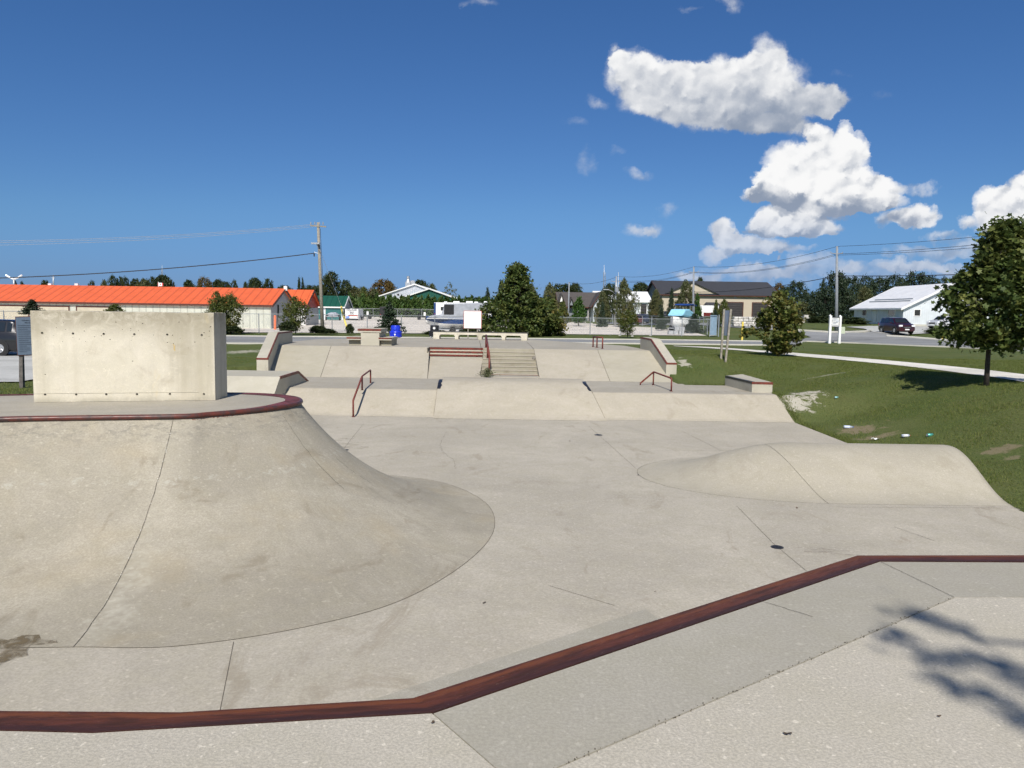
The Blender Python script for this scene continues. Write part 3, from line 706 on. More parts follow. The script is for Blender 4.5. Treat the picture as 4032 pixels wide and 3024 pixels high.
# platform
plat = [(-11.45,YT),(6.75,YT),(6.62,39.2),(6.2,42.8),(4.3,45.6),(2.6,48.2),(1.4,50.3),(-5.6,51.3),(-9.2,48.4),(-11.6,45.0),(-12.0,40.5)]
plo = struct(slab(plat, -.9, 0), 'platform', M['deck'])
joints('platform_joints', [jl((2101,1374),(2073,1345),0), jl((1895,1372),(1888,1342),0), jl((1500,1362),(1560,1338),0)], None, .03)
# slanted end walls (hubbas)
def hubba(name, label, pts, w, side):
    """pts: inner-bottom polyline (x,y,zbottom,ztop)"""
    e = empty(name, (pts[0][0],pts[0][1],ZM), 0, label, 'skate ledge')
    mb = MB(); ed = MB(); sgn = side
    for (x0,y0,b0,t0),(x1,y1,b1,t1) in zip(pts[:-1],pts[1:]):
        mb.hexa([(x0,y0,b0-.3),(x1,y1,b1-.3),(x1+sgn*w,y1,b1-.9),(x0+sgn*w,y0,b0-.3)],[(x0,y0,t0),(x1,y1,t1),(x1+sgn*w,y1,t1),(x0+sgn*w,y0,t0)])
        i = -sgn*.005
        ed.hexa([(x0+i,y0-.006,t0-.075),(x1+i,y1,t1-.075),(x1+sgn*.05,y1,t1-.075),(x0+sgn*.05,y0-.006,t0-.075)],[(x0+i,y0-.006,t0+.004),(x1+i,y1,t1+.004),(x1+sgn*.05,y1,t1+.004),(x0+sgn*.05,y0-.006,t0+.004)])
    x0,y0,b0,t0 = pts[0]
    a, b = min(x0-sgn*.005,x0+sgn*(w+.005)), max(x0-sgn*.005,x0+sgn*(w+.005))
    ed.box(((a+b)/2,y0+.015,t0-.034),(b-a,.05,.078))
    mb.build('wall_body', M['ledge'], e); ed.build('steel_edge', M['redsteel'], e)
hubba('slanted_ledge_wall', 'slanted concrete ledge wall with red edge at the left end of the upper bank', [(-10.48,32.95,ZM,-.36),(-11.33,37.3,0,.62),(-11.5,40.2,0,.61)], .5, -1)
hubba('slanted_ledge_wall', 'slanted concrete ledge wall with red edge at the right end of the upper bank, beside the lawn', [(6.82,34.0,ZM,-.37),(6.66,37.2,0,.58),(6.5,39.2,0,.6)], .46, 1)
# box ledge at right
e = empty('box_ledge', (9.2,30,ZM), 0, 'low concrete box ledge with dark waxed edge at the corner of the lawn', 'skate ledge')
b0 = [G(2960,1545,ZM),G(3041,1547,ZM),G(2933,1513,ZM)+Vector((0,.4,0)),G(2854,1517,ZM)]
hb = .40
MB().hexa([p+Vector((0,0,-.3)) for p in b0],[p+Vector((0,0,hb)) for p in b0]).build('box_body', M['ledge'], e, bevel=.01)
ed = MB(); up = Vector((0,0,hb))
def edge_bar(mb, p, q, w, h, inn):
    mb.hexa([p-Vector((0,0,h)), q-Vector((0,0,h)), q-Vector((0,0,h))+inn*w, p-Vector((0,0,h))+inn*w],[p+Vector((0,0,.004)),q+Vector((0,0,.004)),q+Vector((0,0,.004))+inn*w,p+Vector((0,0,.004))+inn*w])
off = Vector((-.006,-.006,0))
edge_bar(ed, b0[0]+up+off, b0[1]+up+Vector((.006,-.006,0)), .05, .085, Vector((0,1,0))); ed.build('steel_edge', M['redsteel'], e)
ed = MB(); edge_bar(ed, b0[0]+up+off, b0[3]+up+off, .12, .075, Vector((1,0,0))); ed.build('waxed_edge', M['darksteel'], e)
# ---- roller mound at right
def mh(x, y):
    v = (y-17.35)/2.55; s = np.maximum(0, (6.5-x)/3.6); r = np.sqrt(v*v+s*s)
    p = np.where(r < 1, .5*(1+np.cos(np.pi*np.minimum(r,1)**1.05)), 0)
    return .76*p
gx = np.arange(2.7,9.801,.1); gx[-1] = 9.8; gy = np.arange(14.6,20.1,.1)
skw = lambda x, y: x+max(0,(x-7.8)/2)*float(np.interp(y,[14.8,17.3,20],[.08,.24,.15]))
rows = [[(skw(x,y),y,ZF-.006+float(mh(x,y))*1.0+(.01 if mh(x,y) > 0 else 0)) for x in gx] for y in gy]
mo = empty('roller_mound', (7,17.3,ZF), 0, 'smooth rounded concrete roller with a tapering nose at the right side of the park', 'skate ramp')
mb = MB().grid(rows); mb.grid([[rows[i][-1],(rows[i][-1][0]+.01,rows[i][-1][1],ZF-.4)] for i in range(len(rows))])
mb.build('mound_body', M['mound'], mo, smooth=True)
def mp(x,y): return Vector((x,y,ZF+.006+float(mh(x,y))))
outl = [mp(9.8-.3*k,14.82) for k in range(0,11)]+[Vector((6.5-3.58*math.sin(a),17.35-2.53*math.cos(a),ZF+.006)) for a in np.linspace(0,math.pi*.8,40)]
joints('joint', [outl, [mp(6.25-.4*float(sm((y-14.8)/2.6)),y) for y in np.arange(14.82,17.6,.08)]], mo, .007, .004)
# ---- foreground deck
cf = [(-500,2812),(0,2799),(400,2803),(729,2804),(1250,2775),(1622,2749),(2400,2492),(3372,2188),(4032,2187),(4700,2187)]
cn = [(-500,2893),(0,2876),(200,2886),(365,2885),(1100,2848),(1704,2807),(2480,2545),(3464,2210),(4032,2213),(4700,2214)]
cf3 = [G(*p,0) for p in [cf[0],cf[1],cf[3],cf[5],cf[7],cf[8],cf[9]]]; cn3 = [G(*p,0) for p in [cn[0],cn[1],cn[3],cn[5],cn[7],cn[8],cn[9]]]
cf3[-1] = cf3[-2]+(cf3[-1]-cf3[-2])*((9.75-cf3[-2].x)/(cf3[-1].x-cf3[-2].x)); cn3[-1] = cn3[-2]+(cn3[-1]-cn3[-2])*((9.75-cn3[-2].x)/(cn3[-1].x-cn3[-2].x))
mb = MB(); U = lambda z: Vector((0,0,z)); rows = []; uvs = []; run = 0
for i in range(len(cf3)-1):
    n_ = max(2,int((cf3[i+1]-cf3[i]).length/.06))
    for k in range(n_+(i == len(cf3)-2)):
        a, b = cf3[i].lerp(cf3[i+1],k/n_), cn3[i].lerp(cn3[i+1],k/n_); al = run+(cf3[i+1]-cf3[i]).length*k/n_
        rows.append([a+U(-.16),a+U(-.004),a+(b-a)*.05+U(.004)]+[a.lerp(b,t)+U(.004) for t in (.2,.35,.5,.65,.8,1)]+[b+U(-.02)]); uvs += [(al,t) for t in (0,0,.05,.2,.35,.5,.65,.8,1,1)]
    run += (cf3[i+1]-cf3[i]).length
cop = mb.grid(rows).build('coping_edge', M['fgsteel']); set_uvp(cop, uvs)
tag(cop, 'long worn dark red steel coping edge across the foreground', 'coping')
# deck surfaces: one polygon per pour
def flat(poly, name, mat, z=0.0):
    o = slab(poly, -.12, z).build(name, mat); o['kind'] = 'structure'; return o
gp = lambda L: [G(x,y,0) for x,y in L]
nb = Vector((0,-3.5,0))
a_l = G(1704,2809,0); a_r = G(3464,2212,0); k1 = G(3757,2352,0); k2 = G(2222,3010,0); k3 = G(1952,3024,0)
kR = G(4700,2352,0); kR = k1+(kR-k1)*((9.75-k1.x)/(kR.x-k1.x)); kI = G(2030,3092,0); kJ = Vector((kI.x-.9,-6,0))
gpo = .004
flat([a_l+Vector((gpo,0,0)), a_r, G(4032,2215,0), cn3[-1]+Vector((0,-.01,0)), kR, k1+Vector((0,gpo,0)), kI+Vector((0,gpo,0))], 'smooth_apron', M['apron'])
flat([k1+Vector((gpo,-gpo,0)), kR+Vector((0,-2*gpo,0)), Vector((9.75,-6,0)), kJ+Vector((gpo,0,0)), kI+Vector((gpo,-gpo,0))], 'near_deck', M['rough'])
flat([G(-500,2894,0),G(0,2878,0),G(365,2887,0), a_l+Vector((-gpo,0,0)), kI+Vector((-gpo,0,0)), kJ+Vector((-gpo,0,0)), Vector((-12,-6,0)), Vector((-12,2.6,0))], 'near_deck_left', M['rough'])
struct(slab([Vector((-12,-6.2,0)),Vector((9.75,-6.2,0)),cn3[-1],G(3464,2212,0),a_l,G(365,2887,0),Vector((-12,2.7,0))], -.5, -.125), 'deck_base', M['gap'])
joints('apron_cracks', [wob([G(3464,2212,0).lerp(G(3757,2352,0),k/10) for k in range(11)],.004), wob([G(2970,2360,0).lerp(G(3200,2430,0),k/8) for k in range(9)],.006)], None, .004)
# loose stones along the rough joint
random.seed(21); mb = MB()
for k in range(160):
    t = random.random(); p = k1.lerp(kI,t); r = random.uniform(.0012,.004); mb.ball((p.x+random.uniform(-.012,.012),p.y+random.uniform(-.012,.012),.003), r, 5, 4)
tag(mb.build('joint_grit', M['gap']), kind='stuff')
# transition below the foreground coping
basepx = [(-700,2850,ZF),(-200,2850,ZF),(500,2850,ZF),(1420,2772,ZF),(2540,2399,ZF),(2592,2436,ZF),(3300,2330,ZF),(4500,2300,ZF)]
topp = [cf3[0],cf3[1],cf3[2],cf3[3].lerp(cf3[2],.12),cf3[3].lerp(cf3[4],.62),cf3[3].lerp(cf3[4],.70),cf3[4],cf3[6]]
rows = []; bpt = [G(*p) for p in basepx]; bpt[-1] = Vector((9.75,bpt[-1].y,ZF))
for d, b in zip(topp, bpt): rows.append([arc_pt(b,d,k/14,-.15,ZF+.003) for k in range(15)])
fr = MB().grid(rows, True).build('near_transition', M['apron'], smooth=True); tag(fr, 'grey concrete bank dropping from the foreground coping into the bowl', 'skate ramp')
# ---- drains, leaves and small marks
def drain(px, py, r, z, label, up_=Vector((0,0,1))):
    c = G(px,py,z); e = empty('drain_cover', c, 0, label, 'drain cover', 'round floor drains')
    MB().cyl((0,0,.001),(0,0,.006),r,r,24).build('cover', M['darksteel'], e, world=False)
    mb = MB()
    for k in range(-3,4): mb.box((k*r*.24,0,.008),(r*.08,2*math.sqrt(max(0,(r*.85)**2-(k*r*.24)**2)),.003))
    mb.build('grate', M['black'], e, world=False)
drain(3060,2155,.10,ZF,'round dark drain cover nearest the foreground coping on the bowl floor')
drain(2356,1713,.125,ZF,'small round drain cover on the floor in front of the funbox')
drain(1357,1772,.11,ZF,'round drain cover on the floor right of the big ramp')
drain(72,2410,.045,ZF+.01,'small dark drain at the foot of the big ramp, far left')
def blot(p, rx, ry, n=9, rz=None):
    a0 = random.random()*6 if rz is None else rz; vs = []
    for i in range(n):
        a = 6.283*i/n; k = random.uniform(.6,1.2); x, y = rx*math.cos(a)*k, ry*math.sin(a)*k
        vs.append((p[0]+x*math.cos(a0)-y*math.sin(a0), p[1]+x*math.sin(a0)+y*math.cos(a0), p[2]))
    return vs
lm = plain('dry_leaf', (.10,.07,.045), .8, var=.4)
def leaf(px, py, z, s, label=None):
    p = G(px,py,z+.006); vs = blot(p, s, s*.5, 8)
    vs = [(x,y,zz+random.uniform(0,s*.5)) for x,y,zz in vs]
    o = MB().add(vs,[tuple(range(8))]).build('dry_leaf', lm); tag(o, label, 'leaf', 'dry leaves lying on the concrete')
random.seed(9)
leaf(3099,2890,0,.022,'dark curled dry leaf on the pale foreground deck'); leaf(1907,2374,ZF,.03,'brown dry leaf on the bowl floor beside the big ramp'); leaf(1703,2845,0,.014,'small dry leaf at the kink of the foreground coping')
leaf(2825,1627,ZF+.1,.05,'dry leaf on the lower bank, leftmost of three'); leaf(2910,1607,ZF+.25,.04,'dry leaf on the lower bank, middle of three'); leaf(2940,1596,ZF+.3,.04,'dry leaf on the lower bank, rightmost of three')
leaf(3138,2000,ZF,.04,'dry leaf on the floor in front of the roller mound'); leaf(3697,2820,0,.012,'tiny reddish leaf on the pale deck beside the tree shadow'); leaf(2513,1871,ZF,.045,'dry leaf at the tapering nose of the roller mound')
leaf(2580,2330,ZF,.018,'tiny leaf on the floor beyond the coping'); leaf(2244,1737,ZF,.05,'dry leaf on the open floor in front of the funbox')
# water stain at lower left
stain = NT('damp_stain'); _co = pos(stain); _n = stain.noise(5.0, _co, 8, .72, .8)
stain = stain.out(stain.n('MixShader', {0:stain.ramp(_n,.38,.62,.15,.85),1:stain.n('BsdfTransparent').outputs[0],2:stain.n('BsdfDiffuse', {0:(.17,.135,.085,1)}).outputs[0]}).outputs[0])
mb = MB(); random.seed(4)
# follow the ramp/floor surface roughly: floor just above
def sp_(px,py): 
    p = G(px,py,ZF+.012); return p
poly = [(-60,2500),(30,2520),(80,2505),(150,2462),(200,2452),(185,2480),(155,2500),(162,2516),(222,2520),(228,2530),(180,2536),(120,2540),(105,2560),(110,2580),(60,2590),(20,2604),(-10,2625),(-60,2640)]
mb.add([sp_(*p) for p in poly],[tuple(range(len(poly)))]); o = mb.build('water_stain', stain); tag(o, kind='stuff')
# scuff smears
smear = NT('faint_dirt'); 
_co = pos(smear); _n = smear.noise(2.5, smear.vmath('MULTIPLY',_co,(.6,2.6,1)), 8, .75, .8); _b = smear.noise(.8, _co, 3)
_t = smear.n('BsdfTransparent'); _d = smear.n('BsdfDiffuse', {0:(.13,.10,.065,1)})
smear = smear.out(smear.n('MixShader', {0:smear.math('MULTIPLY', smear.ramp(_n,.50,.70), .55),1:_t.outputs[0],2:_d.outputs[0]}).outputs[0])
for pts in ([(3090,2150),(3200,2138),(3330,2160),(3420,2185),(3330,2187),(3180,2175)], [(1290,1728),(1380,1724),(1460,1738),(1450,1765),(1380,1768),(1300,1752)]):
    o = MB().add([G(x,y,ZF+.005) for x,y in pts],[tuple(range(len(pts)))]).build('dirt_smear', smear); tag(o, kind='stuff')
# ---- rails
def rail(label, paths, posts, r, mat='rail', square=False):
    e = empty('grind_rail', paths[0][0], 0, label, 'rail', 'red steel grind rails')
    for P in paths: MB().tube(P, r, 10).build('bar', M['rail'], e, smooth=True)
    for a, b in posts: MB().cyl(a, b, r*.92, n=10).build('post', M['rail'], e, smooth=True)
    for a, b in posts: MB().cyl(Vector(a)+U(.0), Vector(a)+U(.012), r*1.8, n=12).build('base_plate', M['rail'], e)
    return e
# left rail
lr0 = G(1391,1640,ZF+.02); lr0t = Vector((lr0.x, lr0.y, D(1391,1577,lr0.y).z))
lr1 = G(1426,1536,ZM); lr1t = Vector((lr1.x, lr1.y, D(1422,1481,lr1.y).z)); lr2 = G(1459,1508,ZM); lr2t = Vector((lr2.x,lr2.y,D(1457,1457,lr2.y).z))
rail('kinked red steel rail running down the lower bank on the left', [[lr0t+U(-.06), lr0t+U(-.015), lr0t+(lr1t-lr0t)*.02, lr1t-(lr1t-lr0t)*.02, lr1t+(lr2t-lr1t)*.04, lr2t-(lr2t-lr1t)*.03, lr2t+U(-.03)]], [(lr0,lr0t+U(-.02)),(lr1,lr1t),(lr2,lr2t+U(-.02))], .034)
r0 = G(2521,1516,ZM); r1 = G(2572,1516,ZM); r1t = Vector((r1.x,r1.y,D(2572,1464,r1.y).z)); r2 = G(2643,1541,ZM); r2t = Vector((r2.x,r2.y,D(2643,1490,r2.y).z)); r0t = r0+U(.07)
rail('low bent red steel rail on the right side of the middle deck', [[r0,r0t,r1t-(r1t-r0t)*.03,r1t+(r2t-r1t)*.03,r2t-(r2t-r1t)*.03,r2t+U(-.05)]], [(r1,r1t),(r2,r2t+U(-.03))], .034)
# stair handrail
hy = [(1914,1320,37.9),(1926,1400,35.2),(1921,1475,34.2)]
h0 = D(1914,1320,37.95); h1 = D(1927,1402,34.6); xh = (h0.x+h1.x)/2
hb0 = Vector((h0.x,37.95,0)); hm = h0.lerp(h1,.5); hbm = Vector((hm.x,hm.y,-.15*math.floor((37.3-hm.y)/tread)-.1)); hb1 = Vector((h1.x,34.6,ZM+.1))
rail('sloping red handrail down the middle of the stairs', [[h0,h1]], [(hb0,h0),(hbm,hm),(hb1,h1)], .045)
# small flat rail on platform
q0, q1 = G(2335,1366,0), G(2372,1373,0); qh = .72
q0 = Vector((q0.x,q0.y+.0,0)); t0 = Vector((q0.x,q0.y,D(2335,1326,q0.y).z)); t1 = Vector((q1.x,q1.y,D(2372,1329,q1.y).z)); qm = q0.lerp(q1,.42); tm = t0.lerp(t1,.42)
rail('short flat red rail with three posts on the upper platform', [[t0,t1]], [(q0,t0),(qm,tm),(q1,t1)], .04)
# ---- picnic table
tb = empty('concrete_picnic_table', G(1454,1362,0)+Vector((0,.9,0)), 0, 'concrete picnic table with red-edged top and two benches on the upper platform', 'picnic table')
y0 = G(1454,1361,0).y; X = lambda px: D(px,1340,y0).x
DT = 2.0
def Zp(py): return D(1440,py,y0).z
tz1, tz0 = Zp(1294), Zp(1309)
MB().box(((X(1409)+X(1500))/2,y0+DT/2,(tz1+tz0)/2),(X(1500)-X(1409),DT,tz1-tz0)).build('table_top', M['ledge'], tb, bevel=.01)
MB().box(((X(1409)+X(1500))/2,y0-.004,tz1-.055),(X(1500)-X(1409)+.01,.02,.10)).build('steel_edge', M['redsteel'], tb)
MB().box(((X(1420)+X(1493))/2,y0+DT/2,(tz0-.02)/2),(X(1493)-X(1420),DT-.06,tz0-.02)).build('pedestal', M['ledge'], tb, bevel=.01)
bz1 = Zp(1328)
for a, b in ((1365,1420),(1491,1542)):
    MB().box(((X(a)+X(b))/2,y0+DT/2,bz1-.07),(X(b)-X(a),DT,.14)).build('bench_seat', M['ledge'], tb, bevel=.01)
    MB().box(((X(a)+X(b))/2,y0-.004,bz1-.04),(X(b)-X(a)+.01,.02,.07)).build('steel_edge', M['redsteel'], tb)
    MB().box(((X(a+5)+X(b-3))/2,y0+DT/2+.1,(bz1-.14)/2),(X(b-3)-X(a+5),DT-.25,bz1-.14)).build('bench_leg', M['step'], tb)
# long ledge bench with openings
lbp, lbq = G(1706,1334,0), G(2076,1341,0); dl = (lbq-lbp); LL = dl.length; ang = math.atan2(dl.y,dl.x)
be = empty('ledge_bench', (lbp+lbq)/2, ang, 'long low concrete bench with four openings and steel edge at the back of the platform', 'bench')
hB = .47; ny_ = .5
mb = MB(); mb.box((0,ny_/2,hB-.09),(LL,ny_,.18))
ow = LL/4*.80
sup = [-LL/2]+[]; 
for k in range(5):
    w = .38 if k in (0,4) else .22; cx_ = -LL/2+.19 if k == 0 else LL/2-.19 if k == 4 else -LL/2+LL/4*k
    mb.box((cx_,ny_/2,(hB-.18)/2),(w,ny_-.01,hB-.18))
    for s in (-1,1):
        if (k == 0 and s < 0) or (k == 4 and s > 0): continue
        mb.prism([(cx_+s*w/2,hB-.18),(cx_+s*(w/2+.09),hB-.18),(cx_+s*w/2,hB-.27)], .006, ny_-.006, 'y')
mb.build('bench_body', M['wall'], be, world=False)
MB().box((0,.02,hB-.012),(LL+.02,.06,.035)).build('steel_edge', M['darksteel'], be, world=False)
# weeds at the stair foot
def weed(px, py, z, h, w, label, n=60):
    c = G(px,py,z); mb = MB()
    for k in range(n):
        a = random.random()*6.28; r = abs(random.gauss(0,w*.5)); hh = random.uniform(.1,1)*h
        p = Vector((c.x+r*math.cos(a)*1.3,c.y+r*math.sin(a)*.5,c.z+hh*(1-r/(w*2.4)))); s = random.uniform(.02,.045)
        e1 = Vector((random.uniform(-1,1),random.uniform(-1,1),random.uniform(-.6,.6))).normalized()*s; e2 = e1.orthogonal().normalized()*s*.6
        mb.add([p-e1,p-e2,p+e1,p+e2],[(0,1,2,3)])
        if k%3 == 0: mb.cyl(c,p,.004,.002,3,False)
    tag(mb.build('weed', M['weed']), label, 'weed', 'weeds growing in the stairs')
random.seed(8)
weed(1918,1486,ZM+.1,.42,.30,'leafy weed growing at the foot of the stairs by the handrail',420)
weed(2117,1468,ZM+.15,.25,.1,'small weed at the lower right edge of the stairs',20)
rk = MB().ball((D(2104,1412,36.1)), .13, 8, 6, (1,.8,.75), .12).build('stone', plain('dark_stone',(.2,.18,.15),.9), smooth=True); tag(rk, 'small grey stone on the right edge of the stairs', 'stone')
# ---- litter
def bottle(px, py, L_, rz, label, cap=None, lab=(.55,.62,.8)):
    c = hit(px,py); e = empty('plastic_bottle', c+U(.05), rz, label, 'bottle', 'litter on the grass')
    gl = NT('clear_plastic'); gl = gl.bsdf((.55,.62,.72), .1, 0, .7, Alpha=.75)
    r = L_*.15
    MB().cyl((-L_*.5,0,0),(L_*.22,0,0),r,r,14).cyl((L_*.22,0,0),(L_*.4,0,0),r,r*.4,14).build('bottle_body', gl, e, world=False, smooth=True)
    MB().cyl((-L_*.42,0,0),(L_*.08,0,0),r*1.03,r*1.03,14).build('paper_label', plain('bottle_label', lab, .5), e, world=False)
    MB().cyl((L_*.4,0,0),(L_*.5,0,0),r*.42,r*.42,10).build('cap', plain('bottle_cap', cap or (.1,.15,.4), .4), e, world=False)
bottle(3341,1687,.30,-.15,'clear plastic bottle with pale blue label on the bare patch of grass')
bottle(3568,1722,.28,.25,'crumpled clear bottle with brown cap end, between the white paper and teal can',(.25,.08,.03),(.7,.72,.75))
def can(px, py, L_, rz, label, col):
    c = hit(px,py); e = empty('drink_can', c+U(.04), rz, label, 'can', 'litter on the grass')
    MB().cyl((-L_/2,0,0),(L_/2,0,0),L_*.24,L_*.24,16).build('can_body', plain('can_print', col, .3, .5, .6, .25), e, world=False, smooth=True)
    MB().cyl((-L_/2-.005,0,0),(-L_/2,0,0),L_*.2,L_*.2,16).build('can_top', M['galv'], e, world=False)
can(3661,1718,.19,.35,'teal drink can lying on the grass',(.12,.50,.42)); can(3293,1569,.14,.3,'small white and teal can on the lawn right of the box ledge',(.35,.62,.62))
c = hit(3446,1734); mb = MB(); random.seed(2)
mb.grid([[(c.x-.12+.04*i, c.y-.06+.03*j, c.z+.03+random.uniform(0,.05)) for i in range(7)] for j in range(4)]); tag(mb.build('paper_scrap', M['white']), 'torn white paper scrap on the grass edge', 'paper', 'litter on the grass')
# ================================================================== VEGETATION
def leaf_mesh(name, C, size, mat, up=.5, aspect=.62, lobed=False, droop=0.0):
    """C: Nx3 leaf centres; size scalar/array"""
    n = len(C); size = np.broadcast_to(np.asarray(size,float),(n,))*RNG.uniform(.65,1.3,n)
    nr = RNG.normal(size=(n,3)); nr[:,2] = np.abs(nr[:,2])+up; nr /= np.linalg.norm(nr,axis=1,keepdims=True)
    t = RNG.normal(size=(n,3)); t -= (t*nr).sum(1,keepdims=True)*nr; t /= np.linalg.norm(t,axis=1,keepdims=True); t[:,2] -= droop
    b = np.cross(nr,t)
    s = size[:,None]
    if lobed:
        out = []; ang = [0,32,62,95,140,180,220,265,298,328]; rad = [1,.62,.95,.6,.8,.25,.8,.6,.95,.62]
        for a, r in zip(ang,rad):
            out.append(C+(t*math.cos(R_(a))+b*math.sin(R_(a)))*s*.5*r+nr*s*(.10*(r-.6)))
        k = len(ang); V = np.stack(out,1).reshape(-1,3)
    else:
        V = np.stack([C-t*s*.5, C-b*s*.5*aspect+nr*s*.08, C+t*s*.5, C+b*s*.5*aspect+nr*s*.08],1).reshape(-1,3); k = 4
    me = bpy.data.meshes.new(name)
    me.vertices.add(len(V)); me.vertices.foreach_set('co', V.astype(np.float32).ravel())
    me.loops.add(n*k); me.loops.foreach_set('vertex_index', np.arange(n*k,dtype=np.int32))
    me.polygons.add(n); me.polygons.foreach_set('loop_start', np.arange(0,n*k,k,dtype=np.int32)); me.polygons.foreach_set('loop_total', np.full(n,k,dtype=np.int32))
    me.materials.append(mat); me.update(calc_edges=True); me.validate(); return me
def crown_pts(prof, nclump, per, cs, h0=0.0, seed=0, lump=.28, shell=.45, xs=1.0):
    """unit tree: height 0..1 radius .5 ; prof(h)->radius fraction"""
    r = np.random.default_rng(seed); out = []
    ph = r.uniform(0,6.28,6)
    i = 0
    while i < nclump:
        h = h0+(1-h0)*r.uniform(); R = prof((h-h0)/(1-h0))
        if r.uniform() > (R*1.1+.12): continue
        a = r.uniform(0,6.283); q = (shell+(1-shell)*r.uniform()**.6)
        L = 1+lump*(math.sin(2*a+ph[0]+h*9)*.5+math.sin(3*a+ph[1]-h*14)*.35+math.sin(5*a+ph[2]+h*23)*.3)
        rad = .5*R*q*L; c = np.array([rad*math.cos(a)*xs, rad*math.sin(a), h]); s = cs*r.uniform(.55,1.3)
        m = int(per*r.uniform(.5,1.5)); out.append(c+r.normal(size=(m,3))*np.array([s,s,s*.6])); i += 1
    P = np.concatenate(out); return P[P[:,2] > h0*.6]
def trunk_mb(h, r, nl, seed, h0, spread=.35, lean=0, wide=1.0):
    rr = random.Random(seed); mb = MB(); pts = [(lean*t*t+rr.uniform(-.01,.01), rr.uniform(-.01,.01), h*t) for t in np.linspace(0,.92,7)]
    mb.tube(pts, [r*(1-.85*k/6) for k in range(7)], 7)
    for k in range(nl):
        t = h0+(.85-h0)*rr.random(); a = rr.random()*6.28; L = spread*wide*(1-t*.75)*h
        b = (lean*t*t, 0, h*t); m_ = (b[0]+.5*L*math.cos(a), .5*L*math.sin(a), b[2]+.3*L); e = (b[0]+L*math.cos(a), L*math.sin(a), b[2]+.75*L)
        mb.tube([b,m_,e], [r*.4*(1-t*.5), r*.25*(1-t*.5), r*.06], 5)
    return mb
prof_round = lambda t: math.sqrt(max(0,1-(2*t-1)**2))**.8
prof_oval = lambda t: (math.sin(math.pi*min(1,(t*.9+.1))**.75))**.8
prof_pyr = lambda t: (min(1,t*5+.35)*(1-t)**.72*1.12)
prof_cone = lambda t: (1-t)**.95*(.78+.30*math.sin(t*52))
prof_popl = lambda t: min(1,.45+t*2)*(1-t**3)**.5*.9
prof_bush = lambda t: math.sqrt(max(0,1-t*t))
KIND = {'bushy': (prof_bush,170,24,.08,.0,.07,'lf_maple2',.45),'windy': (lambda t: float(np.interp(t,[0,.15,.35,.5,.65,.8,1],[.15,.55,1.0,.7,.9,.55,.1])),95,22,.06,.12,.042,'lf_maple2',.75),  # prof, nclump, per, clump, h0, leafsize, mat, lump
 'round': (prof_round,150,26,.055,.12,.045,'lf_dark',.35), 'olive': (prof_oval,150,24,.05,.08,.042,'lf_olive',.3),
 'pyr': (prof_pyr,150,24,.045,.10,.04,'lf_maple2',.3), 'spruce': (prof_cone,170,24,.038,.04,.036,'lf_spruce',.2),
 'poplar': (prof_popl,140,24,.045,.05,.036,'lf_dark',.45), 'pine': (prof_round,140,26,.055,.1,.035,'lf_spruce',.4),
 'bush': (prof_bush,80,24,.09,.0,.085,'lf_dark',.3), 'green': (prof_pyr,110,22,.05,.15,.05,'lf_green',.3),
 'orange': (prof_round,140,20,.06,.12,.042,'lf_orange',.45), 'sparse': (prof_oval,60,14,.05,.15,.04,'lf_olive',.5)}
CACHE = {}
def tree_meshes(kind, var):
    key = (kind, var)
    if key not in CACHE:
        pr, nc, per, cs, h0, ls, mt, lu = KIND[kind]
        P = crown_pts(pr, int(nc*1.7), per, cs, h0, hash(kind) % 1 + var*13+len(kind)*7, lu)
        cm = leaf_mesh('crown', P, ls*1.45, M[mt], up=.3)
        tmp = trunk_mb(1, .022, 9, var*5+3, max(h0,.15)).build('trunk', M['bark']); tm = tmp.data; bpy.data.objects.remove(tmp)
        CACHE[key] = (cm, tm)
    return CACHE[key]
def place_tree(kind, px, top, w, depth, label, group=None, name='tree', cat='tree', base=None, var=0, mat=None):
    if base is not None: p = D(px, base, depth)
    else: p = at(px, depth)
    h = D(px, top, depth).z-p.z; wid = w/F*depth
    e = empty(name, p, random.uniform(0,6.28), label, cat, group)
    cm, tm = tree_meshes(kind, var)
    for nm, md in (('crown',cm),('trunk',tm)):
        o = bpy.data.objects.new(nm, md); COL.objects.link(o); o.parent = e
        o.scale = (wid, wid, h) if nm == 'crown' else (h*.7, h*.7, h*.97)
    return e
random.seed(77)
FAR = 'distant trees on the horizon'
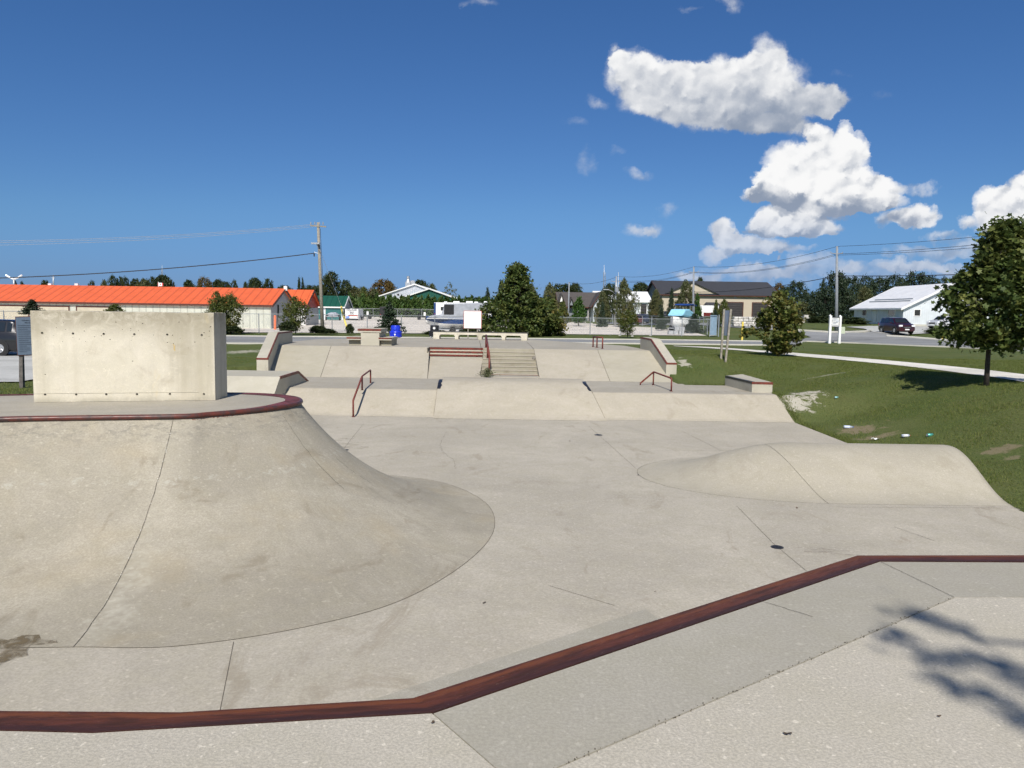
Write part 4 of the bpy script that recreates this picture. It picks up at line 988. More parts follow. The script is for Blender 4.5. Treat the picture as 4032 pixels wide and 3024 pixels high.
far = [ # kind, px, top, width, depth, label
 ('poplar',65,1108,22,300,'tiny dark tree peeking over the orange roof, leftmost of all'),('poplar',92,1108,22,300,'tiny dark tree second from the left over the orange roof'),
 ('round',182,1106,30,290,'small dark treetop over the orange roof, left of the grey mast'),('poplar',366,1106,36,300,'small dark treetop left of the tall poplar clump behind the orange roof'),
 ('olive',415,1105,40,280,'pale olive treetop at the left end of the poplar clump'),('poplar',449,1083,42,270,'tallest dark poplar of the clump behind the orange roof'),
 ('poplar',476,1092,38,272,'dark poplar right beside the tallest one behind the orange roof'),('poplar',498,1090,36,270,'right dark poplar of the clump behind the orange roof'),
 ('round',535,1100,36,290,'dark treetop left of the round yellow-green tree'),('olive',568,1099,72,260,'round yellow-green treetop behind the orange roof near the flag'),
 ('poplar',600,1092,40,280,'dark treetop left of the lattice mast'),('round',645,1088,64,280,'wide dark treetop at the lattice mast'),('poplar',680,1104,28,280,'narrow dark treetop right of the lattice mast'),
 ('round',746,1107,44,280,'dark round treetop left of the olive-brown one'),('orange',808,1095,56,260,'olive-brown treetop behind the orange roof'),
 ('round',862,1105,44,290,'dark wide treetop right of the olive-brown one'),('round',892,1112,40,290,'low dark treetop in the middle of the roof line'),('poplar',924,1102,34,285,'pointed dark treetop behind the orange roof'),
 ('poplar',970,1112,30,285,'small dark treetop left of the broad one'),('round',1005,1099,54,280,'broad dark treetop left of the roof gable'),('poplar',1060,1100,52,270,'dark treetop above the end of the orange roof'),
 ('spruce',1179,1095,34,230,'left of the two dark spruces behind the orange roofs'),('spruce',1193,1096,34,232,'right of the two dark spruces behind the orange roofs'),
 ('round',1120,1128,60,300,'low dark trees left of the two spruces'),('round',1225,1126,60,250,'low green trees right of the two spruces'),('round',1262,1128,60,240,'dark green trees behind the wooden pole'),
 ('poplar',1310,1073,92,215,'big dark round willow right of the wooden pole'),('poplar',1290,1082,60,214,'left side lobe tree of the big dark willow'),('round',1362,1106,44,220,'dark tree right beside the big willow'),
 ('olive',1395,1128,70,220,'olive trees left of the reddish one behind the hedge'),('olive',1430,1132,80,215,'olive-brown tree behind the hedge'),('pyr',1432,1134,44,205,'reddish-green tree behind the hedge'),('olive',1475,1140,60,215,'low olive tree left of the barn'),
 ('orange',1510,1105,90,240,'tall rusty brown tree left of the barn'),('olive',1535,1112,50,250,'brownish tree touching the barn roof'),
 ('round',1655,1108,70,260,'dark tree behind the barn ridge'),('olive',1700,1120,60,255,'olive tree behind the barn right of the ridge'),
 ('sparse',1770,1115,60,235,'lone wind-bent tree right of the barn'),('round',1860,1172,90,280,'low distant trees right of the barn'),('round',1800,1176,60,290,'tiny distant trees behind the lone tree'),
]
for i, (k, px, top, w, dd, lab) in enumerate(far): place_tree(k, px, top, w*1.12, dd, lab, FAR, var=i%2)
mid = [
 ('spruce',1919,1134,52,175,'small dark spruce with a red-brown top beside the big leafy tree'),('spruce',1970,1106,56,150,'tall dark spruce behind the left side of the big leafy tree'),
 ('olive',2090,1122,60,140,'pale olive tree just right of the big leafy tree'),('olive',2162,1116,58,125,'silvery tall tree left of the brown-roofed house'),('round',2215,1122,100,200,'dark trees behind the brown-roofed house'),
 ('round',2262,1120,50,210,'dark trees right behind the brown roof'),('pyr',2216,1188,52,112,'small turning tree in front of the brown-roofed house'),('green',2280,1170,58,112,'bright green young tree in front of the brown-roofed house'),
 ('olive',2370,1148,52,115,'silver-green tree left of the street lamp'),('spruce',2372,1190,44,110,'reddish-based dark bush tree left of the street lamp'),('round',2400,1120,60,135,'dark green tree behind the street lamp'),
 ('olive',2455,1100,66,112,'tall olive tree with a pointed top right of the street lamp'),('sparse',2502,1150,46,130,'sparse pale birch in front of the white building'),('round',2520,1118,70,260,'dark far trees behind the white building'),
 ('olive',2580,1144,54,120,'olive young tree before the left wing of the tan building'),('spruce',2642,1138,46,122,'dark narrow tree before the tan building gable'),
 ('olive',2697,1108,72,118,'tallest olive tree before the tan building gable'),('green',2744,1155,32,115,'bright green narrow tree right of the middle pole'),
 ('pyr',2818,1182,26,112,'small rusty tree before the dark entrance of the tan building'),('pyr',2850,1180,56,108,'olive bushy tree before the garage doors'),('spruce',2817,1222,50,100,'low dark tree left of the two-post sign'),
 ('round',2752,1098,34,260,'green treetop above the tan building roof'),('orange',3060,1116,44,230,'rusty tree right of the dark roof'),
 ('pine',3125,1110,84,180,'round bluish pine right of the tan building'),('olive',3165,1190,70,150,'light olive shrub tree left of the dark pines'),('pine',3200,1150,60,165,'small dark pine beside the round bluish pine'),
 ('spruce',3235,1100,60,150,'pointed dark conifer left of the tall pole'),('pine',3285,1075,96,150,'tallest dark pine right behind the grey pole'),('pine',3245,1140,90,148,'broad dark pine left of the grey pole'),
 ('pine',3350,1094,90,165,'dark pine between the grey pole and white building'),('pine',3320,1150,90,150,'lower dark pine behind the town sign'),('olive',3400,1130,70,160,'olive tree at the left corner of the white building'),
 ('pine',3405,1092,80,175,'dark pine behind the white roof, left end'),('pine',3460,1095,80,190,'dark pine behind the white roof, second from left'),('pine',3510,1088,80,180,'dark pine behind the white roof ridge'),
 ('pine',3590,1076,110,190,'wide dark pine above the white roof'),('pine',3650,1092,80,200,'dark pine above the right half of the white roof'),('poplar',3708,1090,50,200,'lighter tree above the white roof apex'),('pine',3768,1082,80,190,'dark pine between the white roof and the big maple'),
 ('pine',3850,1100,100,190,'dark pine mostly hidden behind the big maple'),('pine',3960,1110,120,190,'dark pine behind the right side of the big maple'),
]
for i, (k, px, top, w, dd, lab) in enumerate(mid): place_tree(k, px, top, w*1.1, dd, lab, None, var=i%2)
# trees and shrubs along the fence
fence_tr = [
 ('spruce',128,1180,90,62,1240,'ragged conifer behind the left end of the concrete wall'),('pyr',455,1200,120,66,1300,'leafy shrub tree peeking over the concrete wall'),
 ('windy',858,1152,70,66,1306,'left stem of the wind-bent turning tree by the fence'),('windy',908,1160,96,66.5,1308,'right wider part of the wind-bent turning tree by the fence'),
 ('windy',1165,1172,92,66,1314,'bushy vine-covered tree at the end of the orange-roofed storage'),
 ('spruce',1532,1192,104,66,1312,'dark spruce beside the blue bin'),
 ('windy',2472,1224,72,72,1328,'small turning tree at the fence right of centre'),('spruce',2730,1236,80,88,1312,'bluish spruce behind the fence near the boat'),('spruce',2603,1212,44,96,1300,'narrow grey-green spruce left of the boat'),('spruce',2800,1232,40,92,1308,'dark spruce beside the folded fence gate'),
]
for i, (k, px, top, w, dd, b, lab) in enumerate(fence_tr): place_tree(k, px, top, w*1.15, dd, lab, None, base=b, var=(i+1)%2)
shr = [(918,1284,66,66,1314,'dark low shrub under the wind-bent tree'),(1130,1268,50,65,1310,'low shrub left of the vine-covered tree'),(1250,1282,50,69,1312,'weedy bush left of the wooden pole'),(1288,1294,60,69,1313,'dry weedy bush right of the wooden pole'),
 (1378,1276,26,70,1312,'thin pale shrub at the yellow guy guard'),(3218,1246,110,118,1285,'spreading juniper left of the grey pole'),(3365,1250,84,112,1282,'spreading juniper at the white building door'),(3690,1290,66,86,1318,'green juniper beside the yellow hydrant'),
 (1850,1290,60,72,1318,'dark bushes under the white sign board'),(1720,1300,80,74,1320,'weeds behind the black bin'),(2145,1225,60,90,1290,'orange-green bush against the right side of the big tree')]
for i, (px, top, w, dd, b, lab) in enumerate(shr): place_tree('bush', px, top, w*1.1, dd, lab, None, name='shrub', cat='shrub', base=b, var=i%2)
# ---- unique nearer trees
def big_tree(name, label, p, h, w, prof, nc, per, cs, h0, ls, mat, seed, lump=.25, lobed=False, tr=.03, trunkh=None, lean=0, cat='tree', up=.35, shell=.35, cx=0.0):
    e = empty(name, p, 0, label, cat)
    P = crown_pts(prof, nc, per, cs, h0, seed, lump, shell); P = P*np.array([w,w,h]); P[:,0] += cx*np.minimum(1,P[:,2]/h*2)
    me = leaf_mesh('crown', P, ls, M[mat], up=up, lobed=lobed); o = bpy.data.objects.new('crown', me); COL.objects.link(o); o.parent = e
    t = trunk_mb(h, tr*h, 16, seed, max(.18,h0), wide=w/h*1.4, lean=lean).build('trunk', M['bark'], e, world=False, smooth=True)
    return e
# right maple
def maple_prof(t):
    return float(np.interp(t,[0,.06,.18,.32,.45,.6,.72,.80,.88,.95,1.0],[.5,.9,1.0,1.0,.93,.74,.60,.50,.44,.38,.14]))
pm = hit(3882,1520); hm_ = D(3900,882,pm.y).z-pm.z; wm = 366/F*pm.y
big_tree('maple_tree', 'large maple with dark trunk on the lawn at the right edge', pm, hm_, wm, maple_prof, 520, 26, .045, .25, .155*pm.y/20, 'lf_maple', 42, .42, True, .017, up=.5, shell=.25, cx=.28)
pm2 = hit(3062,1403); big_tree('maple_tree', 'small maple with orange-tinted leaves growing beside the pale footpath', pm2, D(3062,1155,pm2.y).z-pm2.z, 178/F*pm2.y, lambda t: float(np.interp(t,[0,.1,.22,.34,.40,.55,.75,.92,1],[.25,.5,.85,1.0,.74,.92,.8,.5,.1])), 150, 26, .060, .05, .22, 'lf_maple2', 5, .55, True, .02)
pc = D(2040,1330,73); hc = D(2040,1040,73).z-pc.z
def cprof(t): return float(np.interp(t,[0,.08,.25,.42,.55,.66,.76,.86,.93,1.0],[.75,.98,1.0,.80,.60,.44,.33,.27,.20,.04]))
big_tree('leafy_tree', 'tall dense pyramidal tree at the fence behind the long bench', D(2034,1330,73), D(2030,1040,73).z-pc.z, 290/F*73, cprof, 620, 30, .034, .0, .30, 'lf_maple', 17, .42, False, .012)
place_tree('bushy', 2140, 1180, 130, 75, 'lower turning tree leaning on the right side of the big leafy tree', base=1325, var=1)
# tree behind the camera whose twigs shade the foreground deck
sd = Vector((.077,.997,0)); SE = 45.0
ov = empty('overhanging_tree', (5.6,-3.6,0), 0, 'tree behind the viewer whose leafy branches throw the shadow on the foreground deck', 'tree')
mbt = MB().tube([(5.6,-3.6,0),(5.55,-3.5,2.0),(5.4,-3.3,4.0),(5.3,-3.1,9.4)],[.19,.16,.13,.05],10)
clus = []
def sh(px,py,h): 
    g = G(px,py,0); return Vector((g.x-SUNX*h*1.0355, g.y-h*1.0355, h))
rs = random.Random(6)
branches = [([(3520,2395),(3620,2425),(3720,2460),(3850,2520)],5.6),([(3500,2480),(3560,2530),(3640,2570),(3760,2590),(3900,2600),(4050,2640)],5.3),([(3700,2660),(3760,2700),(3900,2740),(4000,2800),(4060,2850)],5.5),([(3900,2620),(3980,2660),(4060,2700),(4200,2760)],5.9)]
branches = [(p, h+2.6) for p, h in branches]
for pts, h in branches:
    P3 = [sh(x,y,h+.04*i) for i,(x,y) in enumerate(pts)]
    mbt.tube([(5.35,-3.2,6.2),tuple((Vector((5.35,-3.2,6.2))+P3[-1])/2+Vector((0,0,.1)))]+[tuple(p) for p in P3[::-1]],[.05,.03]+[.02]*(len(P3)-1)+[.012],6)
    for a, b in zip(P3[:-1],P3[1:]):
        for k in range(22):
            q = a.lerp(b,rs.random()); clus.append([q.x+rs.gauss(0,.055),q.y+rs.gauss(0,.07),q.z+rs.gauss(0,.05)])
for k in range(2600):
    a = rs.random()*6.28; r = abs(rs.gauss(0,1.0)); z = rs.uniform(3.4,10.0)
    x = 5.5+r*math.cos(a); 
    if x-3.0 < .25*z*0+.1: continue
    if x < 3.6: continue
    clus.append([x, -3.3+r*math.sin(a), z])
mbt.build('trunk', M['bark'], ov); me = leaf_mesh('crown', np.array(clus)-np.array([5.6,-3.6,0]), .085, M['lf_maple'], up=.4); o = bpy.data.objects.new('crown', me); COL.objects.link(o); o.parent = ov
# hedge
def hedge(label, px0, px1, dd, top0, top1, th=3.0):
    a, b = at(px0,dd), at(px1,dd+6); e = empty('cedar_hedge', (a+b)/2, 0, label, 'hedge')
    n = 17000; t = RNG.uniform(0,1,n); ht = (D(px0,top0,dd).z*(1-t)+D(px1,top1,dd+6).z*t)
    bump_ = .35*np.sin(t*160)+.25*np.sin(t*77+1)+.25*np.sin(t*301)
    zz = RNG.uniform(0,1,n)**.8; z = a.z+(ht-a.z+bump_)*zz
    y = a.y+(b.y-a.y)*t+RNG.uniform(-1,1,n)*th*.5*(1-.55*zz)-0; x = a.x+(b.x-a.x)*t
    P = np.stack([x,y,z],1)-np.array(e.location)
    me = leaf_mesh('foliage', P, .62, M['lf_hedge'], up=.05, aspect=.45, droop=-.6); o = bpy.data.objects.new('foliage', me); COL.objects.link(o); o.parent = e
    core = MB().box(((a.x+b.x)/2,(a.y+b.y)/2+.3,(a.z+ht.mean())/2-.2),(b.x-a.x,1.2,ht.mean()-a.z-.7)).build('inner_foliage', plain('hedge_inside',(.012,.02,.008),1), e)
hedge('long dark green cedar hedge at the back of the gravel yard', 1372, 2010, 158, 1170, 1180)
# distant woods as a ragged belt behind everything
def belt(label, px0, px1, dd, top, n, mt, amp, seed):
    r = np.random.default_rng(seed); t = r.uniform(0,1,n); px = px0+(px1-px0)*t
    a, b = at(px0,dd), at(px1,dd); x = a.x+(b.x-a.x)*t
    ht = np.array([D(q,top,dd).z for q in px])+amp*(np.sin(t*57+seed)+.7*np.sin(t*131)+.5*np.sin(t*290+2))
    z = -1+(ht+1)*r.uniform(0,1,n)**.7; y = dd+r.uniform(-8,8,n)
    me = leaf_mesh('distant_wood', np.stack([x,y,z],1), 1.5, M[mt], up=.3); o = bpy.data.objects.new('distant_wood', me); COL.objects.link(o); tag(o, label, 'wood', None, 'stuff')
belt('far dark wood along the left horizon', -300, 1800, 420, 1168, 16000, 'lf_dark', 1.2, 3)
belt('far dark wood along the central horizon', 1750, 3100, 420, 1185, 10000, 'lf_dark', 1.0, 9)
belt('far dark wood along the right horizon', 2900, 4500, 380, 1165, 12000, 'lf_spruce', 1.5, 5)
# grass blades on the nearer lawn
def blades():
    r = RNG; n = 270000
    x = np.concatenate([r.uniform(9.6,28,n), r.uniform(6.9,20,40000), r.uniform(-17,-9.8,25000)]); y = np.concatenate([13+27*r.uniform(0,1,n)**1.25, r.uniform(31.4,46,40000), r.uniform(15,40,25000)])
    ok = ~inside(x,y,HOLE) & (np.abs(x) < y*.85+2)
    ok &= ~((x < 9.86) & (y < 31.95) & (x > 0)) & ~((x > 6.7) & (x < 7.42) & (y < 39.6)) & ~((x > 0)&(x < 7.3)&(y < 46.5)) & ~((x<0)&(x>-12.95)&(y>25)&(y<31.2)) & ~((x<0)&(y<16.6+0.19*(x+8)))& ~((x<0)&(x>-12.2)&(y>32.5))
    inb = lambda A: inside(x,y,A)
    fp = [ (p.x,p.y) for p in W([(2652,1364.5),(2850,1377),(3000,1390),(3150,1405),(3300,1418),(3500,1437),(3700,1460),(3900,1487),(4032,1507),(4400,1560)])]+[(p.x,p.y) for p in W([(4400,1520),(4032,1477),(3900,1461),(3700,1440),(3500,1422),(3300,1405),(3150,1393),(3000,1382),(2850,1371),(2652,1362.5)])]
    ok &= ~inb(fp)
    ok &= ~inb([(-14.6,22.5),(-15.6,26),(-18.1,34),(-20,44),(-60,44),(-60,18),(-26,19)])
    for p, (rx,ry,s) in zip(PATCH, PR):
        d = np.sqrt(((x-p.x)/rx)**2+((y-p.y)/ry)**2); ok &= (d > .75+.3*r.uniform(-1,1,len(x))) | (r.uniform(0,1,len(x)) < .12)
    x, y = x[ok], y[ok]; n = len(x); z = T(x,y)
    h = r.uniform(.022,.06,n)*(1+.5*np.sin(x*1.7)*np.sin(y*1.3)); w = r.uniform(.006,.014,n); a = r.uniform(0,6.283,n); lx, ly = r.normal(0,.025,n), r.normal(0,.025,n)
    dx, dy = np.cos(a)*w, np.sin(a)*w
    V = np.stack([np.stack([x-dx,y-dy,z-.01],1), np.stack([x+dx,y+dy,z-.01],1), np.stack([x+lx,y+ly,z+h],1)],1).reshape(-1,3)
    me = bpy.data.meshes.new('grass_blades'); me.vertices.add(3*n); me.vertices.foreach_set('co', V.astype(np.float32).ravel()); me.loops.add(3*n); me.loops.foreach_set('vertex_index', np.arange(3*n,dtype=np.int32))
    me.polygons.add(n); me.polygons.foreach_set('loop_start', np.arange(0,3*n,3,dtype=np.int32)); me.polygons.foreach_set('loop_total', np.full(n,3,dtype=np.int32)); me.materials.append(M['blade']); me.update(calc_edges=True)
    o = bpy.data.objects.new('grass_blades', me); COL.objects.link(o); tag(o, 'short mown grass of the lawn around the skate park', 'grass', None, 'stuff')
blades()
# edge tufts along the park border
def tufts(path, n, spread, name='grass_tufts'):
    r = RNG; P = [Vector(p) for p in path]; idx = r.uniform(0,len(P)-1,n); pts = []
    for q in idx:
        i = int(q); p = P[i].lerp(P[min(i+1,len(P)-1)],q-i); pts.append((p.x+abs(r.normal(0,spread)),p.y+r.normal(0,.05)))
    pts = np.array(pts); x, y = pts[:,0], pts[:,1]; z = T(x,y); n = len(x)
    h = r.uniform(.04,.12,n); w = r.uniform(.006,.012,n); a = r.uniform(0,6.28,n); dx, dy = np.cos(a)*w, np.sin(a)*w; lx, ly = r.normal(-.02,.05,n), r.normal(0,.05,n)
    V = np.stack([np.stack([x-dx,y-dy,z-.01],1), np.stack([x+dx,y+dy,z-.01],1), np.stack([x+lx,y+ly,z+h],1)],1).reshape(-1,3)
    me = bpy.data.meshes.new(name); me.from_pydata(V.tolist(), [], np.arange(3*n).reshape(-1,3).tolist()); me.materials.append(M['blade'])
    o = bpy.data.objects.new(name, me); COL.objects.link(o); tag(o, 'longer grass tufts along the edge of the concrete', 'grass', None, 'stuff')
tufts([(9.88,15.5),(9.88,22),(9.88,26.5),(9.88,30.2)], 3800, .16); tufts([(7.5,31.98),(8.2,32.0),(9.0,32.1)], 700, .3)
# ================================================================== BUILDINGS
def gable(name, label, x0, x1, y0, y1, zb, ze, zr, ridge='x', wall='creamwall', roof='orangeroof', end=None, over=.35, trim='trimwhite', cat='building', th=.12):
    """box with gable roof; ridge along x or y"""
    e = empty(name, ((x0+x1)/2,y0,zb), 0, label, cat); end = end or wall
    w = MB(); w.box(((x0+x1)/2,(y0+y1)/2,(zb-.5+ze)/2),(x1-x0,y1-y0,ze-zb+.5)); w.build('wall', M[wall], e)
    g = MB(); rf = MB(); tr = MB()
    if ridge == 'x':
        ym = (y0+y1)/2; 
        for x, s in ((x0,-1),(x1,1)):
            g = MB(); g.prism([(y0+.003,ze-.02),(y1-.003,ze-.02),(ym,zr-.02)], x-.12 if s>0 else x+.004-.0, x-.004+.008 if s>0 else x+.12, 'x')
            mm = MB().box((x+s*.006,ym,(zb+ze)/2),(.02,y1-y0-.01,ze-zb-.02)); g.add(mm.v,mm.f); g.build('gable_end', M[end], e)
        k = (zr-ze)/(ym-y0); zo = ze-k*over
        for s in (-1,1):
            ye = ym+s*(ym-y0+over)
            rf.hexa([(x0-over,ye,zo),(x1+over,ye,zo),(x1+over,ym,zr),(x0-over,ym,zr)],[(x0-over,ye,zo+th),(x1+over,ye,zo+th),(x1+over,ym,zr+th),(x0-over,ym,zr+th)])
            for x in (x0-over,x1+over):
                tr.hexa([(x-.03,ye,zo-.12),(x+.03,ye,zo-.12),(x+.03,ym,zr-.12),(x-.03,ym,zr-.12)],[(x-.03,ye,zo+th+.015),(x+.03,ye,zo+th+.015),(x+.03,ym,zr+th+.015),(x-.03,ym,zr+th+.015)])
            tr.box(((x0+x1)/2,ye,zo+.02),(x1-x0+2*over,.05,.2))
    else:
        xm = (x0+x1)/2
        for y, s in ((y0,-1),(y1,1)):
            g = MB(); g.prism([(x0+.003,ze-.02),(x1-.003,ze-.02),(xm,zr-.02)], y-.12 if s>0 else y-.004, y+.004 if s>0 else y+.12, 'y')
            mm = MB().box((xm,y+s*.006,(zb+ze)/2),(x1-x0-.01,.02,ze-zb-.02)); g.add(mm.v,mm.f); g.build('gable_end', M[end], e)
        k = (zr-ze)/(xm-x0); zo = ze-k*over
        for s in (-1,1):
            xe = xm+s*(xm-x0+over)
            rf.hexa([(xe,y0-over,zo),(xe,y1+over,zo),(xm,y1+over,zr),(xm,y0-over,zr)],[(xe,y0-over,zo+th),(xe,y1+over,zo+th),(xm,y1+over,zr+th),(xm,y0-over,zr+th)])
            for y in (y0-over,y1+over):
                tr.hexa([(xe,y-.03,zo-.14),(xe,y+.03,zo-.14),(xm,y+.03,zr-.14),(xm,y-.03,zr-.14)],[(xe,y-.03,zo+th+.015),(xe,y+.03,zo+th+.015),(xm,y+.03,zr+th+.015),(xm,y-.03,zr+th+.015)])
            tr.box((xe,(y0+y1)/2,zo+.02),(.05,y1-y0+2*over,.2))
    rf.build('roof', M[roof], e); tr.build('roof_trim', M[trim], e)
    return e
def opening(e, name, x0, x1, z0, z1, y, mat, frame='trimwhite', fw=.1, axis='y', sign=-1, pane=None):
    """door / window panel on a wall at y (axis y) or x"""
    mb = MB(); fr = MB(); c = ((x0+x1)/2,(z0+z1)/2)
    def bxx(mb, a0, a1, b0, b1, d0, d1):
        if axis == 'y': mb.box(((a0+a1)/2, y+sign*(d0+d1)/2, (b0+b1)/2),(a1-a0,abs(d1-d0),b1-b0))
        else: mb.box((y+sign*(d0+d1)/2,(a0+a1)/2,(b0+b1)/2),(abs(d1-d0),a1-a0,b1-b0))
    bxx(mb, x0, x1, z0, z1, .0, .03); o = mb.build(name, M[mat], e)
    if fw:
        bxx(fr, x0-fw, x0, z0, z1+fw, 0, .06); bxx(fr, x1, x1+fw, z0, z1+fw, 0, .06); bxx(fr, x0, x1, z1, z1+fw, 0, .06)
        if name == 'window': bxx(fr, x0-fw, x1+fw, z0-fw, z0, 0, .08)
        f = fr.build('frame', M[frame], o)
    return o
# --- A long storage building
ax1 = D(1068,1297,84).x; zbA = Tz(ax1,84)
ex = D(1068,1201,84).z; rz = D(1103,1140,88.5).z
M['darktrim'] = plain('dark_brown_trim', (.09,.03,.02), .6)
A = gable('storage_building', 'long storage building with an orange ribbed metal roof and cream walls', -82, ax1, 84, 93, zbA, ex, rz, 'x', 'creamwall', 'orangeroof', 'greyend', .3, 'darktrim')
px2x = lambda px, y: D(px,1240,y).x
for a, b in ((-190,-90),(-70,112),(148,271),(305,428)):
    opening(A, 'roll_door', px2x(a,84), px2x(b,84), zbA-.2, D(200,1203,84).z-.12, 84, 'rollcream', 'darktrim', .12)
MB().box((ax1+.03,86.5,D(1116,1195,87).z-1.2),(.05,.5,2.1)).build('side_window', M['glass'], A)
MB().box((ax1+.3,88.5,rz+.15),(.35,.3,.5)).build('ridge_vent', M['trimwhite'], A)
for px in (232,335):
    MB().box((px2x(px,95),93.5,D(px,1121,93).z),(.4,.4,.28)).build('roof_vent', M['whitemetal'], A)
# --- B second orange roof with red gable
bx1 = px2x(1203,97); zbB = Tz(bx1,97)
B = gable('storage_building', 'smaller storage building with orange roof and red gable behind the vine-covered tree', bx1-9.5, bx1, 97, 103.2, zbB, D(1203,1197,97).z, D(1229,1145,100).z, 'x', 'creamwall', 'orangeroof', 'redwall', .35, 'darktrim')
MB().box((bx1+.06,100.1,(zbB+D(1220,1212,98).z)/2),(.06,6.1,D(1220,1212,98).z-zbB)).build('end_siding', M['greyend'], B)
MB().box((bx1-.3,96.97,zbB+1.2),(.6,.05,2.4)).build('corner_post', M['trimwhite'], B)
# --- C green shed
cx1 = px2x(1352,130); zbC = Tz(cx1,130)
Cb = gable('green_roofed_shed', 'white storage shed with dark green metal roof and teal roll-up doors', px2x(1200,130), cx1, 130, 136, zbC, D(1352,1207,130).z, D(1366,1168,133).z, 'x', 'whitewall', 'greenroof', 'greyend', .3, 'trimwhite')
for a, b in ((1215,1270),(1282,1345)): opening(Cb, 'roll_door', px2x(a,130), px2x(b,130), zbC-.1, D(1300,1213,130).z, 130, 'rollgreen', 'trimwhite', .1)
MB().box((cx1+.5,134,D(1380,1215,134).z-1.2),(.5,1.2,2.4)).build('side_box', M['whitemetal'], Cb)
# --- D barns
yD = 188
Db2 = gable('grey_barn', 'pale grey gabled barn with silver chimney behind the green one', px2x(1490,206), px2x(1776,206), 206, 240, .9, D(1482,1167,206).z, D(1633,1119,206).z, 'y', 'palewall', 'whiteroof', 'palewall', .5, 'trimwhite')
Db = gable('green_barn', 'dark green gabled barn with white roof trim behind the cedar hedge', px2x(1560,yD), px2x(1820,yD), yD, yD+16, .9, D(1560,1180,yD).z, D(1690,1137,yD).z, 'y', 'greenwall', 'whiteroof', 'greenwall', .5, 'trimwhite')
c0 = D(1597,1130,205); c1 = D(1597,1106,205); c2 = D(1597,1084,205)
MB().box((c0.x,205+5,(c0.z+c1.z)/2-.6),(1.35,1.35,c1.z-c0.z+1.0)).cyl((c0.x,210,c1.z-.15),(c0.x,210,c1.z+.6),.72,.42,12).cyl((c0.x,210,c1.z+.5),(c0.x,210,c2.z),.40,.40,12).build('chimney', M['galv'], Db2)
c3 = D(1614,1106,205); MB().box((c3.x,211,c3.z-.8),(1.1,1.1,2.2)).build('roof_box', M['galv'], Db2)
MB().box((px2x(1568,206),205.9,D(1568,1160,206).z),(.5,.1,.4)).build('vent', M['black'], Db2)
# --- E brown-roofed house
yE = 150; zE_ = .3
E = gable('brown_house', 'low house with a brown shingle roof, small white gable and stone wall', px2x(2203,yE), px2x(2350,yE), yE, yE+10, zE_, D(2280,1205,yE).z, D(2280,1153,yE+5).z, 'x', 'dimtan', 'brownshingle', 'dimtan', .5, 'darktrim')
xs0, xs1 = px2x(2316,yE), px2x(2333,yE); MB().box(((xs0+xs1)/2,yE-.1,(zE_+D(2320,1209,yE).z)/2),(xs1-xs0,.3,D(2320,1209,yE).z-zE_)).build('stone_pier', M['stone'], E)
for a, b in ((2302,2314),(2334,2346)): opening(E, 'window', px2x(a,yE), px2x(b,yE), zE_+.8, D(2320,1213,yE).z, yE, 'glass', 'trimwhite', .1)
def dormer(e, pxa, pxb, top, bot, y, wallm, roofm):
    xa, xb = px2x(pxa,y), px2x(pxb,y); xm = (xa+xb)/2; zt, zb = D(xm/y*F+CX,top,y).z, D(xm/y*F+CX,bot,y).z
    MB().prism([(xa,zb),(xb,zb),(xm,zt)], y, y+3.5, 'y').build('gable_front', M[wallm], e)
    mb = MB()
    for s, xe in ((-1,xa),(1,xb)): mb.hexa([(xe+s*.35,y-.4,zb-.25),(xe+s*.35,y+5,zb-.25),(xm,y+5,zt+.05),(xm,y-.4,zt+.05)],[(xe+s*.35,y-.4,zb-.0),(xe+s*.35,y+5,zb-.0),(xm,y+5,zt+.35),(xm,y-.4,zt+.35)])
    mb.build('roof', M[roofm], e)
dormer(E, 2204, 2215, 1160, 1188, yE-2.0, 'trimwhite', 'brownshingle'); dormer(E, 2243, 2255, 1176, 1202, yE-1.5, 'dimtan', 'brownshingle')
# --- F white building behind
yF = 175
Fb = gable('white_building', 'white building with white metal roof half hidden behind trees', px2x(2350,yF), px2x(2560,yF), yF, yF+14, .6, D(2500,1187,yF).z, D(2500,1150,yF+7).z, 'x', 'whitewall', 'whiteroof', 'whitewall_y', .4, 'trimwhite')
opening(Fb, 'garage_door', px2x(2522,yF), px2x(2545,yF), .7, D(2500,1196,yF).z, yF, 'darkdoor', 'trimwhite', .15)
F2 = gable('blue_grey_house', 'small light blue gabled wing beside the brown-roofed house', px2x(2336,145), px2x(2392,145), 145, 152, .2, D(2350,1195,145).z, D(2362,1150,145).z, 'y', 'whitewall', 'brownshingle', 'whitewall', .5, 'darktrim')
# --- G tan building
yG = 195; gx0, gx1 = px2x(2603,yG), px2x(3062,yG); zg = 1.25; zeG = D(2800,1161,yG).z; zrG = D(2570,1108,yG+11.5).z
Gb = gable('tan_building', 'large tan building with a dark roof, front gable and dark garage doors', gx0, gx1, yG, yG+23, zg, zeG, zrG, 'x', 'tan', 'shingle', 'dimtan', .7, 'darktrim', th=.25)
dormer(Gb, 2622, 2822, 1113, 1155, yG-.5, 'tan', 'shingle')
for a, b in ((2862,2923),(2962,3020)): opening(Gb, 'garage_door', px2x(a,yG), px2x(b,yG), zg, D(2890,1192,yG).z, yG, 'darkdoor', 'darktrim', .2)
MB().box((px2x(2892,yG),yG-.1,D(2892,1171,yG).z),(.5,.2,.5)).build('wall_lamp', M['galv'], Gb)
xa, xb = px2x(2762,yG), px2x(2838,yG); z1, z2 = D(2800,1208,yG).z, D(2800,1195,yG).z
